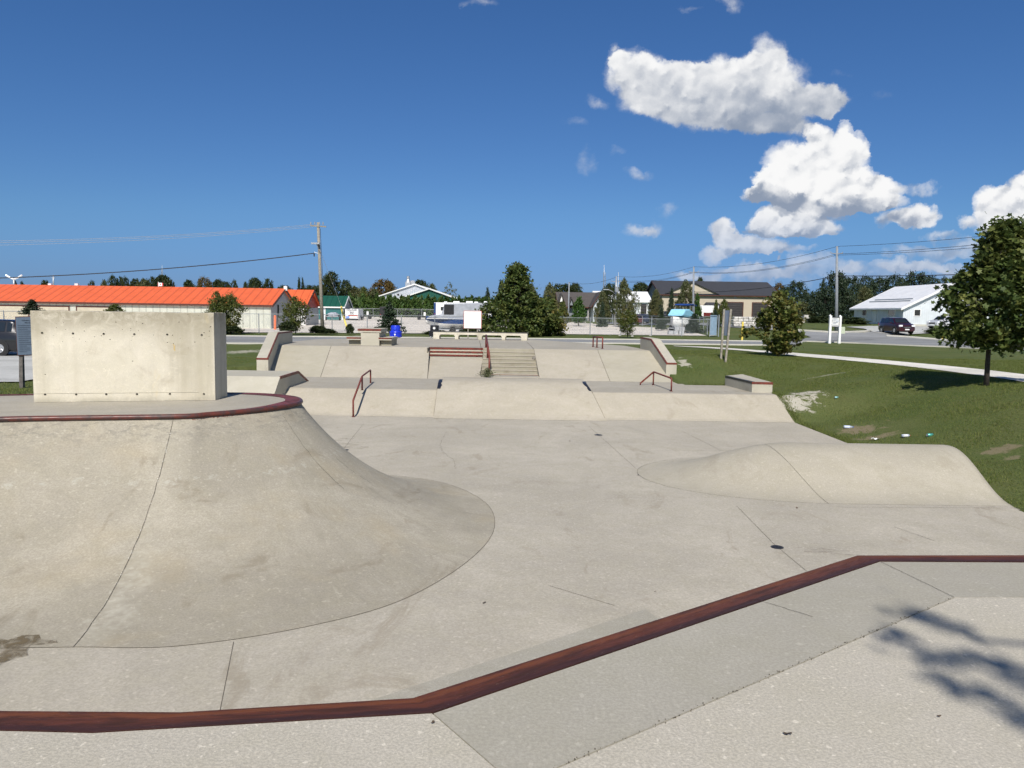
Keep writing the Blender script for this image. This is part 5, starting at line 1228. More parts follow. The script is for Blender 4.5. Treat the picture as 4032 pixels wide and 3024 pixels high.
MB().hexa([(xa,yG-3,z1),(xb,yG-3,z1),(xb,yG,z1),(xa,yG,z1)],[(xa+1,yG-2.2,z1+.25),(xb-1,yG-2.2,z1+.25),(xb-1,yG,z2+.3),(xa+1,yG,z2+.3)]).build('porch_roof', M['shingle'], Gb)
opening(Gb, 'window', px2x(2775,yG), px2x(2806,yG), zg+.9, D(2790,1212,yG).z, yG, 'glass', 'darktrim', .15)
opening(Gb, 'window', yG+3, yG+5.5, zg+3.2, zg+4.8, gx0, 'glass', 'darktrim', .15, 'x', -1)
opening(Gb, 'window', yG+13, yG+16, zg+.9, zg+2.6, gx0, 'glass', 'darktrim', .15, 'x', -1)
MB().hexa([(gx0-3,yG+6,zg+3.0),(gx0,yG+6,zg+3.0),(gx0,yG+20,zg+3.0),(gx0-3,yG+20,zg+3.0)],[(gx0-2.6,yG+6.4,zg+3.2),(gx0,yG+6.4,zg+4.2),(gx0,yG+19.6,zg+4.2),(gx0-2.6,yG+19.6,zg+3.2)]).build('side_porch', M['shingle'], Gb)
# --- H white building right
yH = 108; hx0 = D(3553,1278,yH).x; hx1 = hx0+13.2; zH = D(3553,1279,yH).z; zeH = D(3553,1210,yH).z; zrH = D(3740,1119,yH).z
H = gable('white_office', 'white metal-clad building with white roof beside the parked maroon car', hx0, hx1, yH, yH+15.5, zH, zeH, zrH, 'y', 'whitewall_y', 'whiteroof', 'whitewall', .55, 'trimwhite', th=.18)
MB().box((hx0+6.6,yH-.03,zH-.15),(13.4,.25,.5)).build('foundation', M['curb'], H)
ya = lambda px: hx0*F/((px-CX)) # depth on side wall for picture column
for a, b, z0, z1, nm in ((3386,3400,1242,1217,'window'),(3487,3512,1243,1217,'window')):
    yy0, yy1 = sorted((ya(b),ya(a))); opening(H, nm, yy0, yy1, D((a+b)/2,z0,(yy0+yy1)/2).z, D((a+b)/2,z1,(yy0+yy1)/2).z, hx0, 'glass', 'trimwhite', .12, 'x', -1)
yy0, yy1 = sorted((ya(3440),ya(3424))); opening(H, 'door', yy0, yy1, zH, D(3430,1218,(yy0+yy1)/2).z, hx0, 'white', 'trimwhite', .1, 'x', -1)
opening(H, 'window', D(3600,1240,yH).x, D(3622,1240,yH).x, D(3610,1243,yH).z, D(3610,1220,yH).z, yH, 'glass', 'trimwhite', .1)
for k, z in enumerate((1191,1183)):
    zz = D(3500,z,yH+5).z; k_ = (zrH-zeH)/6.6; xx = hx0+(zz-zeH)/k_
    MB().box((xx-.05,yH+7.2,zz+.22),(.08,12.5-k,.14)).build('snow_guard', M['galv'], H)
# ================================================================== FENCES
def chain_mat():
    m = NT('chain_link_mesh'); co = pos(m)
    t = m.n('BsdfTransparent'); d = m.n('BsdfPrincipled', {'Base Color':(.3,.32,.34,1),'Roughness':.6,'Metallic':.1})
    s = m.n('SeparateXYZ', {0:co}); 
    u = m.math('ADD', m.math('MULTIPLY', s.outputs[0], 1.0), s.outputs[2]); v = m.math('SUBTRACT', s.outputs[0], s.outputs[2])
    def ln(q): return m.math('GREATER_THAN', m.math('ABSOLUTE', m.math('SUBTRACT', m.math('FRACT', m.math('MULTIPLY', q, 9.0)), .5)), .474)
    k = m.math('MAXIMUM', ln(u), ln(v))
    return m.out(m.n('MixShader', {0:k,1:t.outputs[0],2:d.outputs[0]}).outputs[0])
M['chain'] = chain_mat()
def chainfence(name, label, line, hgt, step, r=.045, zfun=None):
    P = [Vector((x,y,0)) for x,y in line]; e = empty(name, (P[0].x,P[0].y,Tz(P[0].x,P[0].y)), 0, label, 'fence')
    L = [0]; 
    for a, b in zip(P[:-1],P[1:]): L.append(L[-1]+(b-a).length)
    n = int(L[-1]/step); pts = []
    for k in range(n+1):
        s = L[-1]*k/n
        for i in range(1,len(P)):
            if s <= L[i]+1e-6: q = P[i-1].lerp(P[i],(s-L[i-1])/(L[i]-L[i-1])); break
        pts.append(Vector((q.x,q.y,Tz(q.x,q.y))))
    for q in pts: MB().cyl(q+U(-.1), q+U(hgt+.05), r, r, 6).build('post', M['galv'], e)
    MB().tube([q+U(hgt) for q in pts], r*.55, 5).build('top_rail', M['galv'], e)
    MB().grid([[q+Vector((0,.02,.03)), q+Vector((0,.02,hgt))] for q in pts]).build('mesh', M['chain'], e)
    return e
chainfence('chain_link_fence', 'long chain link fence along the front of the gravel yard', fence_line, 1.75, 3.1)
ff = [hit(2180,1264), hit(2300,1270), hit(2450,1278), hit(2650,1293)]
chainfence('chain_link_fence', 'chain link fence along the far right side of the gravel yard', [(p.x,p.y) for p in ff], 1.6, 4.2, .05)
chainfence('chain_link_fence', 'short chain link fence turning the right corner of the yard beside the boat', [(20.8,80.5),(22.3,92),(22.0,104)], 1.75, 3.5)
chainfence('chain_link_fence', 'dark back fence in front of the cedar hedge', [(px2x(1372,150),150),(px2x(1560,152),152),(px2x(1850,153),153)], 1.8, 4.5, .05)
# gate panel folded
g0 = hit(2800,1322); ge = empty('folded_gate', g0, 0, 'pale blue-grey folded gate panel at the right end of the yard fence', 'gate')
M['gatemesh'] = plain('bluish_privacy_mesh', (.20,.29,.38), .7, var=.1)
xa, xb = D(2800,1240,79).x, D(2828,1240,79).x; zt = D(2815,1243,79).z
MB().box(((xa+xb)/2,79.4,(g0.z+zt)/2+.1),(xb-xa,.03,zt-g0.z-.1)).build('panel', M['gatemesh'], ge)
MB().tube([(xa,79.3,g0.z),(xa,79.3,zt),(xb,79.3,zt),(xb,79.3,g0.z+.1),(xa,79.3,g0.z+.1)],.04,6).build('frame', M['galv'], ge)
MB().cyl((xb+.15,79.2,g0.z),(xb+.15,79.2,zt+.1),.06).build('post', M['galv'], ge)
# ================================================================== POLES AND WIRES
def pole(name, label, base, top, r0, r1, mat, cat='utility pole'):
    e = empty(name, base, 0, label, cat); MB().tube([base+U(-.2), base.lerp(top,.5), top],[r0,(r0+r1)/2,r1],12).build('pole_shaft', M[mat], e, smooth=True); return e
def sag(a, b, s, n=24): return [a.lerp(b,t)+U(-s*4*t*(1-t)) for t in np.linspace(0,1,n)]
def wire(label, pts, r, mat='wire', grp='overhead wires'):
    o = MB().tube(pts, r, 5).build('overhead_wire', M[mat]); tag(o, label, 'wire', grp)
b1 = D(1271,1312,71); t1_ = D(1252,876,71); b1.z = Tz(b1.x,71)
P1_ = pole('utility_pole', 'weathered wooden utility pole with a lamp arm at the yard fence', b1, t1_, .175, .12, 'wood')
ca = D(1222,887,71); cb = D(1275,890,70); MB().box(((ca.x+cb.x)/2-.0,70.9,(ca.z+cb.z)/2),(cb.x-ca.x,.1,.12),0,0,.06).build('crossarm', M['wood'], P1_)
for px in (1224,1240,1258,1272): q = D(px,884,70.9); MB().cyl(q,q+U(.22),.06,.04,8).build('insulator', M['insul'], P1_)
l0 = D(1262,1005,71); l1 = D(1248,962,70.6); MB().tube([l0,l0.lerp(l1,.5)+Vector((0,-.1,0)),l1],.04,6).build('lamp_arm', M['galv'], P1_); MB().box(tuple(l1+Vector((-.12,0,.08))),(.75,.3,.14)).build('lamp_head', M['galv'], P1_)
s0 = D(1237,997,71); MB().tube([D(1262,1002,71),s0+U(.1),s0],.03,6).build('bracket', M['galv'], P1_); MB().cyl(s0,s0+U(-.3),.07,.05,8).build('splice', M['wire'], P1_)
MB().tube([D(1261,900,70.8),D(1271,1100,70.8)],.02,5).build('ground_wire', M['wire'], P1_)
wl = D(-420,1103,64); wire('thick black cable running left from the wooden pole', sag(s0, wl, .55), .042)
for k, (ya_, yb_) in enumerate(((884,947),(888,954),(893,964))):
    a = D(1222+6*k,ya_,70.9); b = D(-60,yb_+2,60); wire(['uppermost','middle','lowest'][k]+' of three thin light wires left of the wooden pole', sag(a,b,.3), .014, 'wirelight')
ga = D(1262,990,71.2); wire('thin guy wire from the wooden pole to the yellow guard', [ga, D(1346,1212,79)], .012, 'wirelight'); 
gy_ = MB().tube([D(1344,1208,79),D(1350,1240,78),D(1366,1290,77)],[.10,.09,.09],8).build('guy_guard', M['yellow']); tag(gy_, 'leaning yellow plastic guy wire guard beside the white trailer', 'guy guard')
# pole R
dR = 88; bR = D(3293,1302,dR); bR.z = min(bR.z,Tz(bR.x,dR)); tR = D(3296,970,dR); PR_ = pole('utility_pole', 'tall grey concrete utility pole behind the white town sign', bR, tR, .20, .12, 'poleconc')
dC = 112; bC = D(2729,1262,dC); bC.z = Tz(bC.x,dC); tC = D(2732,1050,dC); PC_ = pole('utility_pole', 'grey utility pole in front of the tan building', bC, tC, .18, .11, 'poleconc')
dS = 120; bS = D(2422,1260,dS); bS.z = Tz(bS.x,dS); tS = D(2427,1088,dS); PS_ = pole('utility_pole', 'pale pole with transformer and curved street lamp arm', bS, tS, .2, .12, 'galv')
for e, t, dd, w in ((PR_,tR,dR,1.1),(PC_,tC,dC,1.1),(PS_,tS,dS,1.2)):
    for s in (-1,1): MB().tube([t+U(-.85*1.0), t+Vector((s*w*.6,0,-.75)), t+Vector((s*w*.62,0,-.6))],.045,6).build('insulator_arm', M['insul'], e)
tr = D(2429,1140,dS-.5); MB().cyl(tr+U(-.35),tr+U(.45),.33,.33,12).build('transformer', M['galv'], PS_)
MB().tube([D(2424,1160,dS-.2),D(2412,1148,dS-1),D(2398,1141,dS-1),D(2388,1140,dS-1)],[.05,.05,.045,.04],6).build('lamp_arm', M['galv'], PS_); MB().box(tuple(D(2386,1140,dS-1)),(.8,.3,.13)).build('lamp_head', M['galv'], PS_)
rt = D(4200,893,70); 
for k, dz in enumerate((0,-.85,-.98)):
    s = ['top','middle','lower'][k]
    wire(s+' wire running right from the tall grey pole', sag(tR+U(dz), D(4200,[893,925,940][k],66), .25), .02)
    wire(s+' wire between the tall grey pole and the tan building pole', sag(tR+U(dz), tC+U([0,-.75,-.85][k]), .8), .02)
    wire(s+' wire between the tan building pole and the lamp pole', sag(tC+U([0,-.75,-.85][k]), tS+U([0,-.6,-.8][k]), .6), .02)
cR = D(3293,1086,dR); wire('thick cable running right from mid height of the tall grey pole', sag(cR, D(4200,1062,70), .2), .045); wire('thick cable running left from mid height of the tall grey pole', sag(cR, D(2731,1150,dC), .5), .04)
b2 = D(2238,1262,135); b2.z = Tz(b2.x,135); P2_ = pole('utility_pole', 'thin grey pole in front of the brown roof', b2, D(2241,1111,135), .14, .1, 'poleconc')
wire('thin wire left of the thin grey pole', sag(D(2241,1112,135), D(2104,1128,220), .6), .02, 'wirelight'); wire('thin wire between thin grey pole and lamp pole', sag(D(2241,1112,135), tS+U(-.1), .6), .022)
b3 = D(2103,1200,210); P3_ = pole('street_lamp', 'distant street lamp right of the big leafy tree', b3, D(2103,1130,210), .16, .12, 'galv', 'street lamp'); MB().tube([D(2103,1170,209),D(2092,1162,209),D(2080,1161,209)],.09,6).build('lamp_arm', M['galv'], P3_)
# masts
def mast(label, px, top, bot, dd, w):
    b = D(px,bot,dd); t = D(px,top,dd); e = empty('lattice_mast', b, 0, label, 'mast'); mb = MB(); n = 10; mt = b.lerp(t,.7)
    for a in range(3):
        o = Vector((math.cos(a*2.09)*w,math.sin(a*2.09)*w,0)); mb.cyl(b+o,mt+o*.6,w*.13,w*.13,5)
    for k in range(n):
        z0, z1 = b.lerp(mt,k/n), b.lerp(mt,(k+1)/n)
        for a in range(3):
            o = Vector((math.cos(a*2.09)*w*(1-.4*k/n),math.sin(a*2.09)*w*(1-.4*k/n),0)); o2 = Vector((math.cos(a*2.09+2.09)*w*(1-.4*k/n),math.sin(a*2.09+2.09)*w*(1-.4*k/n),0)); mb.cyl(z0+o,z1+o2,w*.08,w*.08,4)
    mb.build('lattice', M['galv'], e); MB().cyl(mt,t,w*.2,w*.1,5).build('antenna', M['whitemetal'], e); return e
mast('tall lattice mast behind the trees beside the lamp pole', 2379, 1043, 1140, 230, .5); mast('lattice mast above the far left trees', 638, 1044, 1110, 320, .5)
o = MB().cyl(D(2434,1130,230),D(2435,1072,230),.12,.05,6).build('antenna_pole', M['whitemetal']); tag(o,'thin white antenna beside the lamp pole','antenna')
b4 = D(210,1150,150); P4_ = pole('utility_pole','slim grey pole rising behind the orange roof', b4, D(210,1083,150), .16,.1,'galv'); MB().box(tuple(D(210,1094,150)),(.8,.1,.1)).build('crossarm', M['galv'], P4_)
b5 = D(55,1150,110); P5_ = pole('street_lamp','pole with two upswept lamp arms above the orange roof', b5, D(55,1097,110), .15,.13,'galv','street lamp')
for px in (23,87): MB().tube([D(55,1100,110),D((55+px)/2,1093,110),D(px,1083,110)],.12,6).build('lamp_arm', M['whitemetal'], P5_)
fp_ = D(624,1132,120); fe = empty('flag', fp_, 0, 'small red and white flag on a white pole above the orange roof', 'flag'); MB().cyl(fp_,D(624,1110,120),.05,.05,6).build('pole_shaft', M['white'], fe)
fl = D(632,1120,120); MB().box(tuple(fl),(.5,.03,.5)).build('cloth', M['white'], fe); 
for s in (-.33,.33): MB().box((fl.x+s,120-.0,fl.z),(.14,.04,.5)).build('cloth_stripe', plain('flag_red',(.6,.02,.02),.7), fe)
mb = MB(); mb.add([(fl.x+.16*math.sin(a)*r,119.97,fl.z+.16*math.cos(a)*r) for a, r in zip(np.linspace(0,6.283,12,endpoint=False),[1,.5,.9,.4,.9,.35,.7,.35,.9,.4,.9,.5])],[tuple(range(12))]); mb.build('maple_leaf_emblem', plain('flag_red2',(.6,.02,.02),.7), fe)
# ================================================================== SIGNS AND YARD THINGS
def textobj(parent, s, loc, size, mat, rz=0, align='LEFT', name='lettering'):
    cu = bpy.data.curves.new(name,'FONT'); cu.body = s; cu.size = size; cu.align_x = align; cu.extrude = .002
    t = bpy.data.objects.new(name, cu); COL.objects.link(t)
    dg = bpy.context.evaluated_depsgraph_get(); me = bpy.data.meshes.new_from_object(t.evaluated_get(dg)); bpy.data.objects.remove(t)
    o = bpy.data.objects.new(name, me); COL.objects.link(o); me.materials.clear(); me.materials.append(mat)
    o.rotation_euler = (math.pi/2,0,rz); o.location = loc; o.parent = parent; return o
# left info sign
yS = 20.5; zb = Tz(D(85,1500,yS).x,yS); e = empty('park_rules_sign', (D(85,1530,yS).x,yS,zb), 0, 'blue-grey rules sign on a wooden post at the left, partly behind the concrete wall', 'sign')
def S(px,py,y=yS): return D(px,py,y)
c = [S(61,1250),S(160,1246),S(160,1395),S(70,1398)]
MB().hexa([c[3],c[2],c[2]+Vector((0,.04,0)),c[3]+Vector((0,.04,0))],[c[0],c[1],c[1]+Vector((0,.04,0)),c[0]+Vector((0,.04,0))]).build('sign_panel', M['signblue'], e)
d_ = Vector((0,.012,0)); MB().hexa([a+d_+Vector((dx,0,dz)) for a,dx,dz in ((c[3],-.02,-.02),(c[2],.02,-.02))]+[a+d_+Vector((dx,.03,dz)) for a,dx,dz in ((c[2],.02,-.02),(c[3],-.02,-.02))],[c[0]+d_+Vector((-.02,0,.02)),c[1]+d_+Vector((.02,0,.02)),c[1]+d_+Vector((.02,.03,.02)),c[0]+d_+Vector((-.02,.03,.02))]).build('sign_edge', M['darktrim'], e)
MB().hexa([S(75,1538),S(90,1538),S(90,1538)+Vector((0,.1,0)),S(75,1538)+Vector((0,.1,0))],[S(70,1390)+d_*4,S(84,1390)+d_*4,S(84,1390)+Vector((0,.12,0)),S(70,1390)+Vector((0,.12,0))]).build('post', M['darkwood'], e)
MB().hexa([S(150,1538),S(162,1538),S(162,1538)+Vector((0,.1,0)),S(150,1538)+Vector((0,.1,0))],[S(146,1390)+d_*4,S(158,1390)+d_*4,S(158,1390)+Vector((0,.12,0)),S(146,1390)+Vector((0,.12,0))]).build('post', M['darkwood'], e)
w2l = lambda v: v-e.location
textobj(e, 'Welcome to the Town', w2l(S(86,1263)-d_), .042, M['ink']); textobj(e, 'Skate Park', w2l(S(98,1272)-d_), .042, M['ink'])
for k in range(15):
    a, b = S(70+k*.5,1281+k*7.4), S(104+random.uniform(0,20)+14*(k%3!=2),1281+k*7.4)
    MB().box(((a.x+b.x)/2,yS-.004,a.z),(b.x-a.x,.004,.011)).build('text_line', M['ink'], e)
# right two-post sign (seen from behind/edge)
pa, pb = hit(2838,1413), hit(2856,1425); e = empty('two_post_sign', (pa+pb)/2, 0, 'grey metal sign seen edge-on between two leaning wooden posts on the lawn', 'sign')
ta, tb_ = D(2851,1218,pa.y+.05), D(2878,1217,pb.y)
for b, t in ((pa,ta),(pb,tb_)):
    w = .045; MB().hexa([b+Vector((-w,-w,-.1)),b+Vector((w,-w,-.1)),b+Vector((w,w,-.1)),b+Vector((-w,w,-.1))],[t+Vector((-w,-w,0)),t+Vector((w,-w,0)),t+Vector((w,w,0)),t+Vector((-w,w,0))]).build('post', M['wood'], e)
q = [D(2849,1321,pa.y-.0),D(2873,1322,pb.y-.1),D(2883,1222,pb.y-.1),D(2853,1222,pa.y)]
MB().hexa([q[0]+Vector((0,.06,0)),q[1]+Vector((0,.06,0)),q[1]+Vector((.01,.09,0)),q[0]+Vector((.01,.09,0))],[q[3]+Vector((0,.06,0)),q[2]+Vector((0,.06,0)),q[2]+Vector((.01,.09,0)),q[3]+Vector((.01,.09,0))]).build('sign_panel', M['signback'], e)
# white town sign
pL, pR2 = D(3267,1348,66), D(3305,1345,66.4); pL.z = Tz(pL.x,66); pR2.z = Tz(pR2.x,66.4); e = empty('town_sign', (pL+pR2)/2, 0, 'white framed town sign on two white posts beside the road', 'sign')
for b, t in ((pL,D(3269,1243,66)),(pR2,D(3308,1245,66.4))): MB().box(((b.x+t.x)/2,b.y,(b.z+t.z)/2),(.19,.19,t.z-b.z)).cyl(t+U(-.01),t+U(.1),.13,.02,4).build('post', M['white'], e)
a, b = D(3274,1286,66.1), D(3305,1250,66.1)
MB().box(((a.x+b.x)/2,66.12,(a.z+b.z)/2),(b.x-a.x,.06,b.z-a.z)).build('sign_panel', M['white'], e)
MB().tube([(a.x,66.08,a.z),(b.x,66.08,a.z),(b.x,66.08,b.z),(a.x,66.08,b.z),(a.x,66.08,a.z)],.035,4).build('sign_frame', M['black'], e)
for k, (x0, x1, z, w) in enumerate(((.15,.75,.86,.05),(.1,.9,.74,.07),(.05,.5,.62,.04),(.55,.95,.58,.10),(.2,.8,.44,.06),(.15,.6,.34,.05),(.1,.9,.16,.05))):
    MB().box((a.x+(b.x-a.x)*(x0+x1)/2,66.08,a.z+(b.z-a.z)*z),((b.x-a.x)*(x1-x0),.01,w)).build('sign_lettering', M['paleink'] if k%2 else M['galv'], e)
# white sign board behind bench
yB = 60; a, b = D(1827,1292,yB), D(1895,1226,yB); e = empty('white_notice_board', (((a.x+b.x)/2),yB,Tz(a.x,yB)), 0, 'large white notice board with thin red edge behind the long bench', 'sign')
MB().box(((a.x+b.x)/2,yB,(a.z+b.z)/2),(b.x-a.x,.05,b.z-a.z)).build('sign_panel', M['white'], e)
mb = MB().box(((a.x+b.x)/2,yB+.02,(a.z+b.z)/2),(b.x-a.x+.07,.04,b.z-a.z+.06)); mb.build('sign_edge', plain('red_edge',(.5,.12,.07),.6), e)
for px in (1843,1880): p = D(px,1300,yB+.06); MB().box((p.x,yB+.09,(Tz(p.x,yB)+b.z)/2),(.09,.09,b.z-Tz(p.x,yB))).build('post', M['wood'], e)
for k in range(11):
    z = b.z-.1-k*.105; w = (b.x-a.x)*(.86 if k%3 else .6); MB().box(((a.x+b.x)/2,yB-.027,z),(w,.004,.016)).build('faint_text_line', M['paleink'], e)
# bins
def bin_(label, px, top, bot, w, dd, mat, mk):
    p = D(px,bot,dd); p.z = max(Tz(p.x,dd),p.z-.2); H_ = D(px,top,dd).z-p.z; R = w/F*dd/2; e = empty('recycling_bin', p, 0, label, 'bin')
    def oct_(r,z0,z1,r2=None): return [(r*math.cos(t)*1.0,r*.9*math.sin(t),z0) for t in np.linspace(.39,6.67,9)[:-1]]
    mb = MB(); zs = [(R*.88,.16*H_),(R,.2*H_),(R,.5*H_),(R*1.02,.52*H_),(R*.98,.56*H_),(R*.78,.6*H_),(R*.78,.94*H_),(R*.74,.98*H_),(R*.5,H_)]
    rows = [[(r*math.cos(t),r*.9*math.sin(t),z) for t in np.linspace(0,6.2832,17)] for r,z in zs]; mb.grid(rows); mb.add([rows[-1][k] for k in range(16)],[tuple(range(16))])
    mb.build('bin_body', M[mat], e, world=False, smooth=True); shade_auto(e.children[0],30)
    for s in (-1,1): MB().box((s*R*.6,0,.09*H_),(.08,.5,.18*H_)).build('leg', M['galv'], e, world=False)
    MB().cyl((0,-R*.72,.78*H_),(0,-R*.78,.78*H_),R*.22,R*.22,12).build('emblem', M[mk], e, world=False); MB().cyl((0,-R*.88,.36*H_),(0,-R*.92,.36*H_),R*.15,R*.15,10).build('emblem', M['white'], e, world=False)
M['bluemark'] = plain('blue_mark', (.03,.08,.75), .4)
bin_('bright blue two-tier recycling bin behind the picnic table', 1558, 1281, 1326, 48, 56, 'bluebin', 'bluemark'); bin_('black two-tier waste bin at the left end of the long bench', 1711, 1280, 1322, 44, 56, 'black', 'white')
# bollards, hydrant, box
def post_(name, label, px, top, bot, dd, r, mat, cat, lean=0):
    b = D(px,bot,dd); b.z = Tz(b.x,dd); t = D(px+lean,top,dd); mb = MB().cyl(b+U(-.1),t,r,r,12); mb.ball(tuple(t),r,10,6,(1,1,.6)); o = mb.build(name, M[mat], smooth=True); shade_auto(o,40); tag(o,label,cat)
post_('bollard','orange painted steel bollard at the storage building corner',1083,1244,1298,80,.13,'orangepost','bollard'); post_('marker_post','pale yellow marker post on the lawn beyond the road',2922,1269,1326,70,.09,'yellow','marker post',3)
hp = D(3711,1325,80); hp.z = Tz(hp.x,80); e = empty('fire_hydrant', hp, 0, 'yellow fire hydrant at the roadside beside the big maple', 'hydrant'); hh = D(3711,1303,80).z-hp.z
MB().cyl((0,0,0),(0,0,.06),.2,.2,12).cyl((0,0,0),(0,0,hh*.78),.14,.13,12).build('barrel', M['yellow'], e, world=False); MB().ball((0,0,hh*.8),.15,10,8,(1,1,1.1)).build('bonnet', M['yellow'], e, world=False)
for s in (-1,1): MB().cyl((0,0,hh*.6),(s*.24,0,hh*.6),.07,.07,8).build('hose_outlet', M['yellow'], e, world=False)
xb_ = D(3317,1300,84); o = MB().box((xb_.x,84,Tz(xb_.x,84)+.38),(.42,.4,.8)).build('utility_box', plain('pale_green_paint',(.45,.50,.36),.6), bevel=.03); tag(o,'small pale green utility box at the foot of the grey pole','utility box')
# rocks
def rocks(specs, grp):
    for lab, px, py, w, h in specs:
        p = hit(px,py); s = w/F*p.y/2; o = MB().ball((p.x,p.y,p.z+s*h*.5), s, 9, 7, (1,.8,h), .13).build('rock', M['rock'], smooth=True); shade_auto(o,28); tag(o,lab,'rock',grp)
random.seed(31)
rocks([('pale boulder left of the rock wall, lowest',2900,1283,20,.7),('pale round boulder in front of the rock wall',2912,1276,22,.8),('light boulder at the left of the rock wall',2893,1277,16,.8),('boulder below the right part of the rock wall',2950,1284,16,.7),('small boulder at the right end below the rock wall',2975,1282,14,.7),
 ('white stone at the orange bollard',1105,1296,16,.5),('pale stone right of the orange bollard',1128,1298,18,.5),('stone between bollard and vine tree',1148,1300,16,.5),('white stone on the far edge of the gravel yard',2210,1264,14,.5),('white stone right of the first on the far yard edge',2300,1272,14,.5),('small white stone near the far yard corner',2330,1275,8,.5),('flat white stone at the fence foot right of centre',2440,1322,10,.4),('white stone at the fence foot under the small turning tree',2490,1325,12,.4),('stone at the lawn edge of the fence near the blocks',2560,1323,10,.4)], 'pale stones')
# rock wall: flat stones, each a thing
random.seed(12); p0 = hit(2885,1288); yW = min(p0.y,112); k = 0
ords = ['first','second','third','fourth','fifth','sixth','seventh','eighth','ninth','tenth']
x0w, x1w = D(2882,1260,yW).x, D(3035,1260,yW).x; zW = D(2950,1286,yW).z; zT_ = D(2950,1247,yW).z; nrow = 4; hR = (zT_-zW)/nrow
for r_ in range(nrow):
    x = x0w+random.uniform(0,.3)+.25*(nrow-1-r_)*0; i = 0
    while x < x1w-.3 and i < 10:
        w = (x1w-x0w)/9*random.uniform(.8,1.35); 
        o = MB().box((x+w/2,yW+random.uniform(-.1,.1)+.25*r_,zW+hR*(r_+.5)),(w*.95,1.1,hR*.9),random.uniform(-.05,.05),0,random.uniform(-.04,.04)).build('wall_stone', M['rock'], bevel=.08)
        tag(o, '%s stone from the left, %s course of the rock wall' % (ords[i], ['bottom','second','third','top'][r_]), 'stone', 'stones of the rock wall'); x += w; i += 1
# concrete blocks
yBk = 84; zBk = Tz(D(2660,1300,yBk).x,yBk); n = 0
for (pxa, r_) in ((2630,0),(2650,0),(2672,0),(2655,1),(2674,1)):
    xa, xb = D(pxa,1300,yBk).x, D(pxa+ (20 if r_==0 or pxa>2660 else 19),1300,yBk).x; hb_ = .42
    o = MB().box(((xa+xb)/2,yBk,zBk+hb_*(r_+.5)+.05),(xb-xa-.03,.6,hb_-.01)).build('concrete_block', M['block'], bevel=.02)
    tag(o, ['bottom left grey concrete block in the stack beside the boat','bottom middle grey concrete block in the stack beside the boat','bottom right grey concrete block in the stack beside the boat','upper left grey concrete block on the stack beside the boat','upper right grey concrete block on the stack beside the boat'][n], 'block', 'stacked concrete blocks'); n += 1
# stone pallets at far right
yP = 118
for lab, px0, px1, zt, zb_ in (('wide stack of grey stone slabs left of the juniper',3150,3198,1262,1280),('upper narrow stack of grey slabs left of the juniper',3158,3185,1250,1261),('top small slab pile with blue wrap left of the juniper',3160,3178,1240,1249)):
    a, b = D(px0,zb_,yP), D(px1,zt,yP); o = MB()
    m_ = 3
    for q in range(m_): o.box(((a.x+b.x)/2,yP,a.z+(b.z-a.z)*(q+.5)/m_),(b.x-a.x-.1*(q%2),1.2,(b.z-a.z)/m_*.9))
    o = o.build('slab_stack', M['rock']); tag(o, lab, 'stone slabs', 'stacked stone slabs')
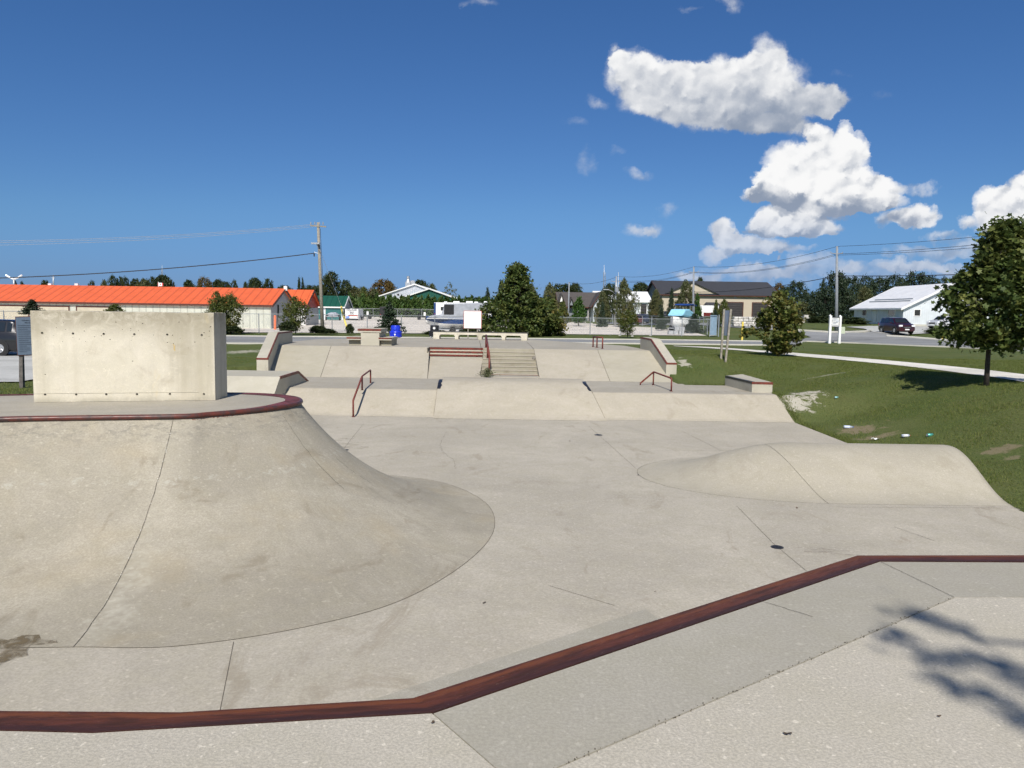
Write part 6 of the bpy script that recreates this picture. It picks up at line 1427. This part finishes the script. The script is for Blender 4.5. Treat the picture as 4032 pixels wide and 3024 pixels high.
# ================================================================== VEHICLES
def wheel(e, x, y, r, w, side):
    t = MB().cyl((x,y-w/2,r),(x,y+w/2,r),r,r,20).build('wheel', M['rubber'], e, world=False)
    yo = y+side*(w/2+.005); rm = MB().cyl((x,yo-side*.02,r),(x,yo,r),r*.64,r*.60,14)
    for k in range(5):
        a = k*1.2566; rm.box((x+r*.33*math.cos(a),yo+side*.008,r+r*.33*math.sin(a)),(r*.5,.02,r*.13),0,0,-a)
    rm.build('rim', M['rim'], t, world=False); 
    return t
def car(label, loc, rz, L_, W_, H_, paint, kind='suv', cat='car', name='parked_car', group=None):
    e = empty(name, loc, rz, label, cat, group); wr = .36; zs = .32
    if kind == 'suv': S_ = [(-.5,.62,.62),(-.485,.66,.70),(-.44,.66,.93),(-.38,.66,.985),(-.1,.655,1.0),(.08,.65,.985),(.15,.645,.95),(.27,.64,.655),(.30,.635,.64),(.42,.59,.595),(.475,.52,.525),(.5,.40,.41)]
    else: S_ = [(-.5,.55,.56),(-.47,.64,.65),(-.36,.66,.70),(-.22,.66,.97),(-.05,.66,1.0),(.08,.65,.98),(.25,.62,.64),(.42,.56,.57),(.48,.48,.49),(.5,.38,.39)]
    rows = []; zb_ = .22/H_*1.0
    for (x, zbelt, zroof) in S_:
        wl = W_/2*(1-.16*max(0,abs(x)-.38)/.12*.6); wr_ = wl*(.78 if zroof > zbelt+.03 else .93); zb2 = zb_+(.04 if abs(x) > .46 else 0)
        pr = [(wl*.86,zb2*H_),(wl*.98,(zb2+.05)*H_),(wl,.42*H_ if zbelt>.45 else zbelt*.8*H_),(wl*.965,zbelt*H_-.02),(wl*.95,zbelt*H_),(wr_+ (wl*.95-wr_)*.04,zroof*H_-.04 if zroof>zbelt+.03 else zroof*H_+.001),(wr_*.93,zroof*H_+.003),(wr_*.5,zroof*H_+.02),(0,zroof*H_+.028)]
        rows.append([(x*L_,-a,b) for a,b in pr]+[(x*L_,a,b) for a,b in pr[-2::-1]])
    mb = MB().grid(rows); mb.add(rows[0],[tuple(range(len(rows[0])))]); mb.add(rows[-1],[tuple(range(len(rows[0])))])
    body = mb.build('body', M[paint], e, world=False, smooth=True); shade_auto(body,32)
    # glass
    def lerp3(a,b,t): return tuple(a[i]+(b[i]-a[i])*t for i in range(3))
    def sidept(i, f, t, sg):
        r0, r1 = rows[i], rows[min(i+1,len(rows)-1)]; ia, ib = (4,5) if sg < 0 else (len(rows[0])-5,len(rows[0])-6)
        p = lerp3(lerp3(r0[ia],r1[ia],f), lerp3(r0[ib],r1[ib],f), t); return (p[0],p[1]+sg*.012,p[2]+.004)
    cab = [i for i,s in enumerate(S_) if s[2] > s[1]+.2]; i0, i1 = cab[0], cab[-1]
    spans = []
    if kind == 'suv': spans = [(2.15,3.0),(3.1,3.75),(3.82,5.0),(5.06,6.9)] ; spans = [(2.5,3.05),(3.12,3.55),(3.62,4.55),(4.62,6.75)]
    else: spans = [(2.75,3.45),(3.55,4.4),(4.5,5.75)]
    for sg in (-1,1):
        for a, b in spans:
            g = MB(); n = 5; top = []; bot = []
            for k in range(n+1):
                q = a+(b-a)*k/n; i = int(q); f = q-i; zt = .9
                bot.append(sidept(i,f,.06,sg)); top.append(sidept(i,f,zt,sg))
            g.grid([bot,top]); g.build('side_window', M['glass'], e, world=False)
    def cross(i, j, lo, hi, name, mat='glass', wf=.86):
        a, b = rows[i], rows[j]; m_ = len(a)//2; g = MB()
        zc = lambda r: max(p[2] for p in r)
        pa = [(a[m_][0]+(b[m_][0]-a[m_][0])*t, zc(a)+(zc(b)-zc(a))*t) for t in (lo,hi)]
        wa = abs(a[6][1])*wf*1.05; wb_ = abs(b[6][1])*wf*1.05
        nx_ = Vector((-(pa[1][1]-pa[0][1]),0,(pa[1][0]-pa[0][0]))).normalized(); 
        if nx_.z < 0: nx_ = -nx_
        if (a[m_][0] > 0 and nx_.x < 0) : nx_.x *= 1
        o_ = nx_*.02; w0 = wa+(wb_-wa)*lo; w1 = wa+(wb_-wa)*hi
        g.hexa([(pa[0][0],-w0,pa[0][1]-.05),(pa[0][0],w0,pa[0][1]-.05),(pa[1][0],w1,pa[1][1]-.05),(pa[1][0],-w1,pa[1][1]-.05)],[(pa[0][0]+o_.x,-w0,pa[0][1]+o_.z),(pa[0][0]+o_.x,w0,pa[0][1]+o_.z),(pa[1][0]+o_.x,w1,pa[1][1]+o_.z),(pa[1][0]+o_.x,-w1,pa[1][1]+o_.z)]); g.build(name, M[mat], e, world=False)
    if kind == 'suv': cross(6,7,.06,.92,'windscreen'); cross(2,1,.06,.9,'rear_window')
    else: cross(5,6,.06,.92,'windscreen'); cross(3,2,.08,.9,'rear_window')
    for sg in (-1,1):
        MB().box((L_*.478,sg*W_*.36,.50*H_),(.20,.36,.17)).build('headlight', M['lamp'], e, world=False); MB().box((-L_*.492,sg*W_*.40,.56*H_),(.08,.2,.26)).build('tail_light', M['taillamp'], e, world=False)
        for x in (-.30,.31):
            MB().cyl((x*L_,sg*(W_/2-.10),wr+.02),(x*L_,sg*(W_/2+.012),wr+.02),wr*1.22,wr*1.22,22).build('wheel_arch', M['black'], e, world=False); wheel(e, x*L_, sg*(W_/2-.10), wr, .24, sg)
        MB().box((L_*.17,sg*(W_/2+.10),.66*H_),(.12,.2,.13)).build('wing_mirror', M[paint], e, world=False)
    MB().box((L_*.497,0,.40*H_),(.06,W_*.5,.18)).build('grille', M['black'], e, world=False); MB().box((L_*.505,0,.40*H_),(.05,W_*.34,.03)).build('grille_bar', M['rim'], e, world=False); MB().box((L_*.505,0,.27*H_),(.05,.45,.12)).build('number_plate', M['white'], e, world=False)
    MB().box((0,0,.25),(L_*.9,W_*.9,.1)).build('underbody', M['black'], e, world=False)
    return e
yc = 38.5; lc = D(22,1413,yc-.9); lc.y = yc; lc.z = Tz(lc.x,yc)+.05; lc.x = D(4,1390,37.6).x-1.5
car('dark grey minivan parked behind the rules sign at the left edge', lc, math.pi, 5.0, 1.95, 1.75, 'paint_grey'); 
p = hit(3530,1305); p = D(3528,1300,84.5); p.z = Tz(p.x,84.5)+.12; car('dark maroon SUV parked in the driveway of the white building', p, -math.radians(90), 4.75, 1.85, 1.72, 'paint_maroon')
p = D(3722,1292,98); p.z = D(3722,1293,98).z; car('white car parked beside the white building, half behind the big maple', p, math.radians(200), 4.6, 1.8, 1.6, 'paint_white')
for lab, px, dd, pt, rz in (('dark red pickup-like car far behind the fence, left one',2502,128,'paint_red',.2),('dark blue car far behind the fence, second from left',2552,128,'paint_dark',-.3),('dark car left of the boat far behind the fence',2630,140,'paint_grey',0)):
    q = at(px,dd); q.z += .1; car(lab, q, rz, 4.4, 1.8, 1.5, pt, group='cars far behind the fence')
# white enclosed trailer
def trailer(label, px, dd, w, top, bot, depth_, name='cargo_trailer', mat='white'):
    p = D(px,bot,dd); p.z = max(p.z, Tz(p.x,dd)); W_ = w/F*dd; H_ = D(px,top,dd).z-p.z; e = empty(name, p, 0, label, 'trailer')
    MB().box((0,depth_/2,H_*.56),(W_,depth_,H_*.84)).build('box_body', M[mat], e, world=False, bevel=.06)
    for s in (-1,1):
        t = MB().cyl((s*(W_/2+.06),depth_*.55,.32),(s*(W_/2+.26),depth_*.55,.32),.32,.32,16).build('wheel', M['rubber'], e, world=False); MB().cyl((s*(W_/2+.26),depth_*.55,.32),(s*(W_/2+.28),depth_*.55,.32),.18,.18,10).build('rim', M['rim'], t, world=False)
        MB().box((s*(W_/2+.15),depth_*.55,.68),(.3,.95,.06)).build('mudguard', M['black'], e, world=False)
        MB().box((s*W_*.43,-.02,H_*.3),(.1,.03,.14)).build('tail_light', M['taillamp'], e, world=False)
    MB().box((0,-.03,H_*.13),(W_*.96,.08,.14)).build('bumper', M['black'], e, world=False)
    return e, W_, H_
e, W_, H_ = trailer('white enclosed cargo trailer with advertising lettering on its rear door', 1385, 129, 52, 1216, 1268, 4.2)
textobj(e, 'MOVING?', (0,-.03,H_*.82), .42, M['ink'], align='CENTER'); textobj(e, 'Save', (0,-.03,H_*.68), .4, M['ink'], align='CENTER'); textobj(e, '50%', (0,-.03,H_*.53), .42, M['ink'], align='CENTER')
MB().box((W_*.1,-.02,H_*.42),(W_*.7,.02,.12)).build('red_stripe', plain('red_stripe',(.6,.1,.06),.5), e, world=False); MB().box((-W_*.3,-.02,H_*.28),(W_*.25,.02,.35)).build('blue_mark', plain('blue_graphic',(.15,.3,.8),.5), e, world=False); MB().box((0,-.02,H_*.9),(W_*.7,.02,.05)).build('top_rail', M['galv'], e, world=False)
trailer('black cargo trailer behind the spruce in front of the hedge', 1513, 148, 36, 1207, 1252, 3.5, mat='black'); trailer('tall navy trailer box behind the grey covered boat', 1731, 140, 46, 1190, 1255, 3.0, mat='navy')
for lab, px in (('low black flatbed trailer near the hedge, left',1445),('low black flatbed trailer near the hedge, right',1668)):
    q = at(px,140); e = empty('flatbed_trailer', q, 0, lab, 'trailer'); MB().box((0,0,.65),(3.6 if px<1500 else 2.6,2,.12)).build('bed', M['black'], e, world=False); MB().box((-.9,0,.95),(.08,1.8,.6)).build('rail', M['black'], e, world=False)
    for s in (-1,1): MB().cyl((s*.7,-1.05,.33),(s*.7,-.85,.33),.33,.33,12).build('wheel', M['rubber'], e, world=False)
    MB().box((.3,-.9,1.1),(.35,.3,.6)).build('white_tank', M['white'], e, world=False)
# small loaded utility trailer
q = at(1311,126); e = empty('utility_trailer', q, .1, 'small open utility trailer with grey load in front of the teal door', 'trailer')
MB().box((0,0,.7),(1.9,2.4,.12)).build('bed', M['galv'], e, world=False); random.seed(3); MB().ball((0,0,.95),.75,10,7,(1.2,1.3,.55),.15).build('load', M['tarp'], e, world=False)
for s in (-1,1): MB().cyl((s*1.0,0,.33),(s*1.2,0,.33),.33,.33,14).build('wheel', M['rubber'], e, world=False); MB().box((s*1.1,0,.72),(.28,.9,.05)).build('mudguard', M['black'], e, world=False)
for s in (-1,1): MB().box((s*.95,0,.85),(.06,2.4,.3)).build('side_rail', M['darkwood'], e, world=False)
# ---- boats
def hull(e, L_, W_, H_, mat_top, mat_low, z0=0.0):
    rows1, rows2 = [], []; n = 14
    for k in range(n+1):
        t = k/n; x = -L_/2+L_*t; w = W_/2*(1-max(0,(t-.45)/.55)**2.2); sh_ = H_*(1+.22*t*t); ke = H_*.0+H_*.55*max(0,(t-.7)/.3)**2
        w = max(w,.02)
        rows1.append([(x,-w*.92,z0+ke+(sh_-ke)*.45),(x,-w,z0+sh_)]); rows1[-1] += [(x,-w*.9,z0+sh_+.03),(x,w*.9,z0+sh_+.03),(x,w,z0+sh_),(x,w*.92,z0+ke+(sh_-ke)*.45)]
        rows2.append([(x,-w*.92,z0+ke+(sh_-ke)*.45),(x,-w*.7,z0+ke+.12*H_),(x,0,z0+ke-.05),(x,w*.7,z0+ke+.12*H_),(x,w*.92,z0+ke+(sh_-ke)*.45)])
    m1 = MB().grid(rows1); m1.add(rows1[0],[tuple(range(6))]); a = m1.build('hull', M[mat_top], e, world=False, smooth=True); shade_auto(a,40)
    m2 = MB().grid(rows2); m2.add(rows2[0],[tuple(range(5))]); b = m2.build('hull_bottom', M[mat_low], e, world=False, smooth=True)
p = D(1800,1302,80); p.z = Tz(p.x,80); e = empty('motor_boat', p, math.pi+.12, 'large navy-hulled motor boat under a grey tarpaulin on a trailer behind the white notice board', 'boat')
hull(e, 6.4, 2.2, 1.0, 'navy', 'white', .45)
MB().prism([(-3.0,1.4),(3.1,1.55),(2.7,1.75),(1.6,1.9),(1.3,3.0),(-2.9,3.15),(-3.2,2.6)], -1.0, 1.0, 'y').build('tarpaulin', M['tarp'], e, world=False, bevel=.08)
MB().box((.9,1.03,2.4),(1.0,.03,1.0)).build('cover_window', M['black'], e, world=False)
MB().box((0,0,1.46),(6.3,2.22,.06)).build('rubbing_strip', M['white'], e, world=False)
MB().box((0,0,.35),(5.6,1.4,.12)).build('trailer_frame', M['galv'], e, world=False)
for x in (-.5,.5): 
    for s in (-1,1): MB().cyl((x,s*.95,.33),(x,s*1.15,.33),.33,.33,14).build('wheel', M['rubber'], e, world=False)
MB().hexa([(-3.3,-.3,.5),(-3.0,-.3,.5),(-3.0,.3,.5),(-3.3,.3,.5)],[(-4.3,-.3,1.7),(-3.6,-.3,1.9),(-3.6,.3,1.9),(-4.3,.3,1.7)]).build('outboard_motor', M['paint_grey'], e, world=False)
p = D(2678,1296,98); p.z = Tz(p.x,98)-.1; e = empty('motor_boat', p, math.pi+1.02, 'white motor boat with light blue canvas cover and navy sunshade behind the fence', 'boat')
hull(e, 5.6, 2.3, 1.15, 'white', 'white', .42)
MB().prism([(-2.5,1.72),(2.3,1.95),(1.6,2.3),(1.0,2.75),(-.6,2.8),(-2.2,2.4)], -.98, .98, 'y').build('canvas_cover', M['bluecanvas'], e, world=False, bevel=.15)
MB().prism([(-3.3,3.2),(-1.8,3.35),(-.4,3.28),(-.4,3.42),(-1.8,3.5),(-3.3,3.32)], -1.0, 1.0, 'y').build('sunshade', M['navycanvas'], e, world=False, bevel=.03)
for x in (-2.6,-.9):
    for s in (-1,1): MB().cyl((x,s*.95,1.6),(x+.2,s*.95,3.3),.03,.03,6).build('sunshade_frame', M['galv'], e, world=False)
MB().box((0,0,1.35),(6.6,2.30,.25)).build('hull_stripe', M['bluemark'], e, world=False) if False else None
MB().box((0,0,.4),(5.4,1.4,.12)).build('trailer_frame', M['galv'], e, world=False)
for x in (-.4,.5):
    for s in (-1,1): MB().cyl((x,s*1.0,.35),(x,s*1.2,.35),.35,.35,14).build('wheel', M['rubber'], e, world=False); MB().box((x,s*1.1,.78),(.8,.3,.05)).build('mudguard', M['white'], e, world=False)
# RVs behind big tree
def rv(label, px, dd, L_, rz):
    q = at(px,dd); e = empty('motorhome', q, rz, label, 'motorhome', 'white campers parked in the yard')
    MB().prism([(-L_/2,.5),(L_/2,.5),(L_/2+.0,2.2),(L_/2-.3,3.2),(-L_/2,3.2)], -1.2, 1.2, 'y').build('body', M['white'], e, world=False, bevel=.08)
    MB().box((.3,0,3.33),(1.0,.8,.25)).build('roof_unit', M['whitemetal'], e, world=False, bevel=.05); MB().box((-L_*.25,0,3.3),(.5,.5,.18)).build('roof_vent', M['whitemetal'], e, world=False)
    MB().box((L_*.15,-1.21,2.2),(1.2,.03,.7)).build('window', M['glass'], e, world=False); MB().box((-L_*.3,-1.21,2.2),(.8,.03,.6)).build('window', M['glass'], e, world=False); MB().box((-L_*.05,-1.21,1.5),(.7,.03,1.8)).build('door', M['whitemetal'], e, world=False)
    MB().box((0,-1.21,1.1),(L_*.9,.02,.15)).build('stripe', M['signblue'], e, world=False)
    for x in (-L_*.3,L_*.3): MB().cyl((x,-1.2,.4),(x,-.9,.4),.4,.4,14).build('wheel', M['rubber'], e, world=False)
rv('white camper behind the covered boat, left one', 1840, 118, 6.5, .1); rv('white camper partly hidden by the big leafy tree', 1912, 112, 5.5, -.15); rv('white camper between the other two, farther back', 1790, 128, 6.0, .0)
q = at(2782,135); e = empty('parked_truck', q, 0, 'white and red truck far away left of the garage doors', 'truck'); MB().box((0,0,1.6),(3.6,2.2,1.9)).build('box_body', M['white'], e, world=False); MB().box((0,-1.12,1.0),(1.6,.03,.6)).build('red_panel', M['paint_red'], e, world=False); 
for s in (-1,1): MB().cyl((s*1.2,-1.1,.4),(s*1.2,-.8,.4),.4,.4,12).build('wheel', M['rubber'], e, world=False)
# ================================================================== SKY, SUN, CAMERA
w = bpy.data.worlds.new('World'); SC.world = w; w.use_nodes = True; nt = w.node_tree; nt.nodes.clear()
class WT(NT):
    def __init__(s, t): s.t = t
m = WT(nt)
SUN_EL, SUN_AZ = R_(44), math.atan2(-SUNX,-1)   # direction TO the sun
sky = m.n('TexSky', sky_type='NISHITA', sun_disc=False, sun_elevation=SUN_EL, sun_rotation=math.atan2(-SUNX,-1), altitude=200, air_density=1.0, dust_density=.15, ozone_density=3.0)
hs = m.n('HueSaturation', {'Hue':.5,'Saturation':SKY_SAT,'Value':1.0,'Color':sky.outputs[0]}).outputs[0]
dv = m.n('TexCoord').outputs['Generated']; sp3 = m.n('SeparateXYZ', {0:dv}); yy = m.math('MAXIMUM', sp3.outputs[1], .05)
u = m.math('DIVIDE', sp3.outputs[0], yy); v = m.math('DIVIDE', sp3.outputs[2], yy)
uv = m.n('CombineXYZ', {0:u,1:v,2:0.0}).outputs[0]
sk = m.n('CombineXYZ', {0:1.0,1:1.0,2:1.0}).outputs[0]
def uvp(px,py): d = ray(px,py); return d.x/d.y, d.z/d.y
# clouds: (centre px,py, rx,ry px, weight, brightness)
CL = [ # cloud 1
 (2480,270,80,75,1.0,0.79),(2440,215,40,45,.8,0.85),(2600,290,120,72,1.0,0.85),(2680,280,100,62,1.0,0.82),(2700,370,190,100,1.0,0.61),(2820,255,75,65,1.0,0.87),(2860,350,170,100,1.0,0.53),(3020,240,85,75,1.0,0.87),(3080,320,100,85,1.0,0.65),(2790,300,120,60,1.0,.85),(2930,270,70,55,.9,.85),(2960,440,210,85,1.0,0.37),(3170,395,170,55,.9,0.53),(3040,500,150,48,1.1,0.30),(3250,385,100,48,.9,0.57),(2760,460,170,56,.9,0.45),
 (2350,385,60,26,.55,0.67),(2265,472,55,22,.38,0.57),(3300,300,70,24,.42,0.67),(3440,390,65,26,.30,0.47),(3270,400,80,40,.7,0.67),(2550,390,110,60,.9,0.72),
 # cloud 2
 (3220,540,62,55,1.0,1.05),(3330,530,42,45,.95,1.05),(3375,575,50,45,.95,1.0),(3140,640,120,75,1.0,1.05),(3260,640,150,90,1.1,1.0),(3220,720,200,70,1.1,.92),(3050,720,80,50,.9,.95),(3390,710,80,50,.95,1.0),(3480,740,90,45,.95,1.0),(3020,772,85,36,1.5,.50),(3180,800,190,36,2.0,.22),(3350,795,160,32,1.6,.34),(3480,790,100,26,.8,.7),
 (3630,735,75,38,.28,.6),(3200,845,180,20,.55,.32),
 # cloud 3
 (3110,880,130,48,1.0,.98),(3200,900,110,38,.9,.75),(3010,895,60,32,.7,.8),(2840,910,50,42,.95,1.0),(2860,950,60,35,.9,.7),(2960,965,130,30,.85,.9),(3080,990,120,20,.6,.6),(2805,1005,48,26,.6,.75),(3110,922,150,18,1.3,.30),(2960,1000,140,14,1.0,.35),(3300,1085,700,50,.32,.62),
 # right
 (3640,840,65,42,1.0,.98),(3570,860,60,40,.75,.62),(3500,870,80,38,.6,.5),(3700,915,90,26,.5,.6),(3890,790,70,60,1.0,1.0),(3990,800,100,80,1.1,.95),(4120,800,140,105,1.0,.95),(3930,870,110,50,.9,.75),(3800,870,35,28,.5,.7),
 # low hazy
 (3550,1040,95,26,.7,.8),(3690,1042,110,28,.75,.78),(3650,985,160,24,.5,.6),(3350,1058,65,18,.5,.7),(2690,1068,65,22,.55,.7),(2780,1085,60,18,.5,.65),(3050,1065,190,26,.5,.55),(3850,960,150,35,.5,.6),(3200,1030,120,20,.4,.6),(2830,1060,60,18,.45,.6),
 # wisps
 (2510,910,66,30,.68,.75),(2575,890,45,34,.68,.85),(2645,832,50,24,.5,.75),(2320,640,44,56,.50,.6),(2515,675,60,22,.50,.62),(2445,580,30,22,.26,.6),(1900,15,75,22,.5,.7),(2890,12,55,32,.6,.75),(2700,12,55,12,.42,.7),(2435,160,18,13,.42,.7)]
nz = m.n('TexNoise', {'Vector':uv,'Scale':11.0,'Detail':8,'Roughness':.6,'Distortion':.1}); nzc = nz.outputs[1]
n2 = m.n('TexNoise', {'Vector':uv,'Scale':42.0,'Detail':7,'Roughness':.62})
wu = m.vmath('ADD', uv, m.vmath('MULTIPLY', m.vmath('SUBTRACT', nzc, (.5,.5,.5)), (.06,.055,0)))
wu = m.vmath('ADD', wu, m.vmath('MULTIPLY', m.vmath('SUBTRACT', n2.outputs[1], (.5,.5,.5)), (.020,.020,0)))
dens = None; rel = None; wi = wu
for ci, (px,py,rx,ry,wt,br) in enumerate(CL):
    soft = 1.0 if ci < 22 or ci >= len(CL)-11 else 0.0
    a, b = uvp(px,py)
    sx, sy = F/rx/1.22, F/ry/1.22
    q = m.n('VectorMath', {0:wi,1:(sx,sy,1),2:(-a*sx,-b*sy,0)}, operation='MULTIPLY_ADD').outputs[0]
    g = m.math('MAXIMUM', m.math('MULTIPLY_ADD', m.vmath('DOT_PRODUCT', q, q), -wt, wt), 0.0)
    gy2 = m.math('MULTIPLY', g, m.math('ADD', m.vmath('DOT_PRODUCT', q, (0,.16,0)), br))
    gv = m.n('CombineXYZ', {0:g,1:gy2,2:(m.math('MULTIPLY', g, soft) if soft else 0.0)}).outputs[0]
    acc = gv if dens is None else m.vmath('ADD', acc, gv); dens = acc
    wi = m.n('VectorMath', {0:acc,1:(1e-12,0,0),2:wu}, operation='MULTIPLY_ADD').outputs[0]
sac = m.n('SeparateXYZ', {0:acc}); dens = sac.outputs[0]; rel = sac.outputs[1]; sft = m.math('DIVIDE', sac.outputs[2], m.math('MAXIMUM', dens, .02))
bright = m.math('DIVIDE', rel, m.math('MAXIMUM', dens, .02))
fb = m.noise(22.0, uv, 9, .62, .15); fbm = m.math('SUBTRACT', fb, .5)
def bil(off, sc): return m.n('TexVoronoi', {'Vector':m.vmath('ADD', m.vmath('ADD', uv, m.vmath('MULTIPLY', m.vmath('SUBTRACT', n2.outputs[1], (.5,.5,.5)), (.03,.03,0))), off),'Scale':sc,'Smoothness':.8}, feature='SMOOTH_F1').outputs[0]
relief = m.math('ADD', m.math('SUBTRACT', bil((-.003,.006,0),26.0), bil((0,0,0),26.0)), m.math('MULTIPLY', m.math('SUBTRACT', bil((-.0015,.003,0),60.0), bil((0,0,0),60.0)), .8))
den = m.math('ADD', m.math('MINIMUM', dens, 1.5), m.math('MULTIPLY', fbm, 1.5))
alpha = m.math('MULTIPLY', m.ramp(den, .10, m.math('MULTIPLY_ADD', sft, .62, .45)), m.ramp(dens,.0,.12))
solid = m.ramp(dens, .25, .8)
shade = m.math('ADD', bright, m.math('ADD', m.math('MULTIPLY', relief, m.math('MULTIPLY_ADD', sft, -1.4, 2.4)), m.math('MULTIPLY', fbm, .8)))
shade = m.math('ADD', shade, m.math('MULTIPLY', m.ramp(dens,.1,1.2), -.04))
ccol = m.mix(m.ramp(shade,.0,1.12), (CB*.28,CB*.34,CB*.45,1), (CB*1.0,CB*1.0,CB*1.0,1))
hz = m.ramp(v, .03, .17)
ccol = m.mix(m.math('MULTIPLY', m.math('SUBTRACT', 1.0, hz), .5), ccol, (CB*.46,CB*.49,CB*.60,1))
alpha = m.math('MULTIPLY', alpha, m.ramp(hz,0,1,.6,1.0))
alpha = m.math('MULTIPLY', alpha, m.math('GREATER_THAN', sp3.outputs[1], .05))
alpha = m.math('MULTIPLY', alpha, m.ramp(solid,0,1,.5,1.0))
grad = m.ramp(v, 0.0, .14); grad2 = m.ramp(v, .10, .52)
sunside = m.ramp(sp3.outputs[1], .45, -.15)   # the sky around the sun is whiter than the sky opposite it
skc = m.mix(1.0, hs, m.mix(sunside, m.mix(grad2, m.mix(grad, SKY_LO, SKY_MID), SKY_HI), SKY_SUN), 'MULTIPLY')
final = m.mix(alpha, skc, ccol)
bgs = m.n('Background', {'Color':skc,'Strength':.10}); bgc = m.n('Background', {'Color':final,'Strength':.10})
reg = m.math('MULTIPLY', m.math('MULTIPLY', m.math('GREATER_THAN', sp3.outputs[1], .3), m.math('LESS_THAN', v, .60)), m.math('MULTIPLY', m.math('GREATER_THAN', v, -.01), m.math('GREATER_THAN', u, -.09)))
m.n('OutputWorld', {0:m.n('MixShader', {0:reg,1:bgs.outputs[0],2:bgc.outputs[0]}).outputs[0]})
w.cycles.sampling_method = 'MANUAL'; w.cycles.sample_map_resolution = 256
sl = bpy.data.lights.new('sun','SUN'); sl.energy = SUN_E; sl.angle = R_(.53); sl.color = (1.0,.95,.885)
so = bpy.data.objects.new('sun', sl); COL.objects.link(so)
sdir = Vector((-SUNX*math.cos(SUN_EL), -math.cos(SUN_EL), math.sin(SUN_EL)))
so.rotation_euler = sdir.to_track_quat('Z','Y').to_euler(); so.location = (0,-10,30)
cam = bpy.data.cameras.new('camera'); cam.sensor_width = 36; cam.lens = 36*F/4032; cam.clip_end = 4000; cam.clip_start = .05
co_ = bpy.data.objects.new('camera', cam); COL.objects.link(co_)
Rm = Matrix((_r,_u,-_f)).transposed(); co_.matrix_world = Matrix.Translation(CAM) @ Rm.to_4x4(); SC.camera = co_
SC.view_settings.view_transform = 'Standard'; SC.view_settings.look = 'None'; SC.view_settings.exposure = EXPO; SC.view_settings.gamma = 1
SC.render.engine = 'CYCLES'; SC.cycles.use_adaptive_sampling = True; SC.cycles.adaptive_threshold = .03; SC.cycles.adaptive_min_samples = 16; SC.cycles.transparent_max_bounces = 16; SC.cycles.max_bounces = 6
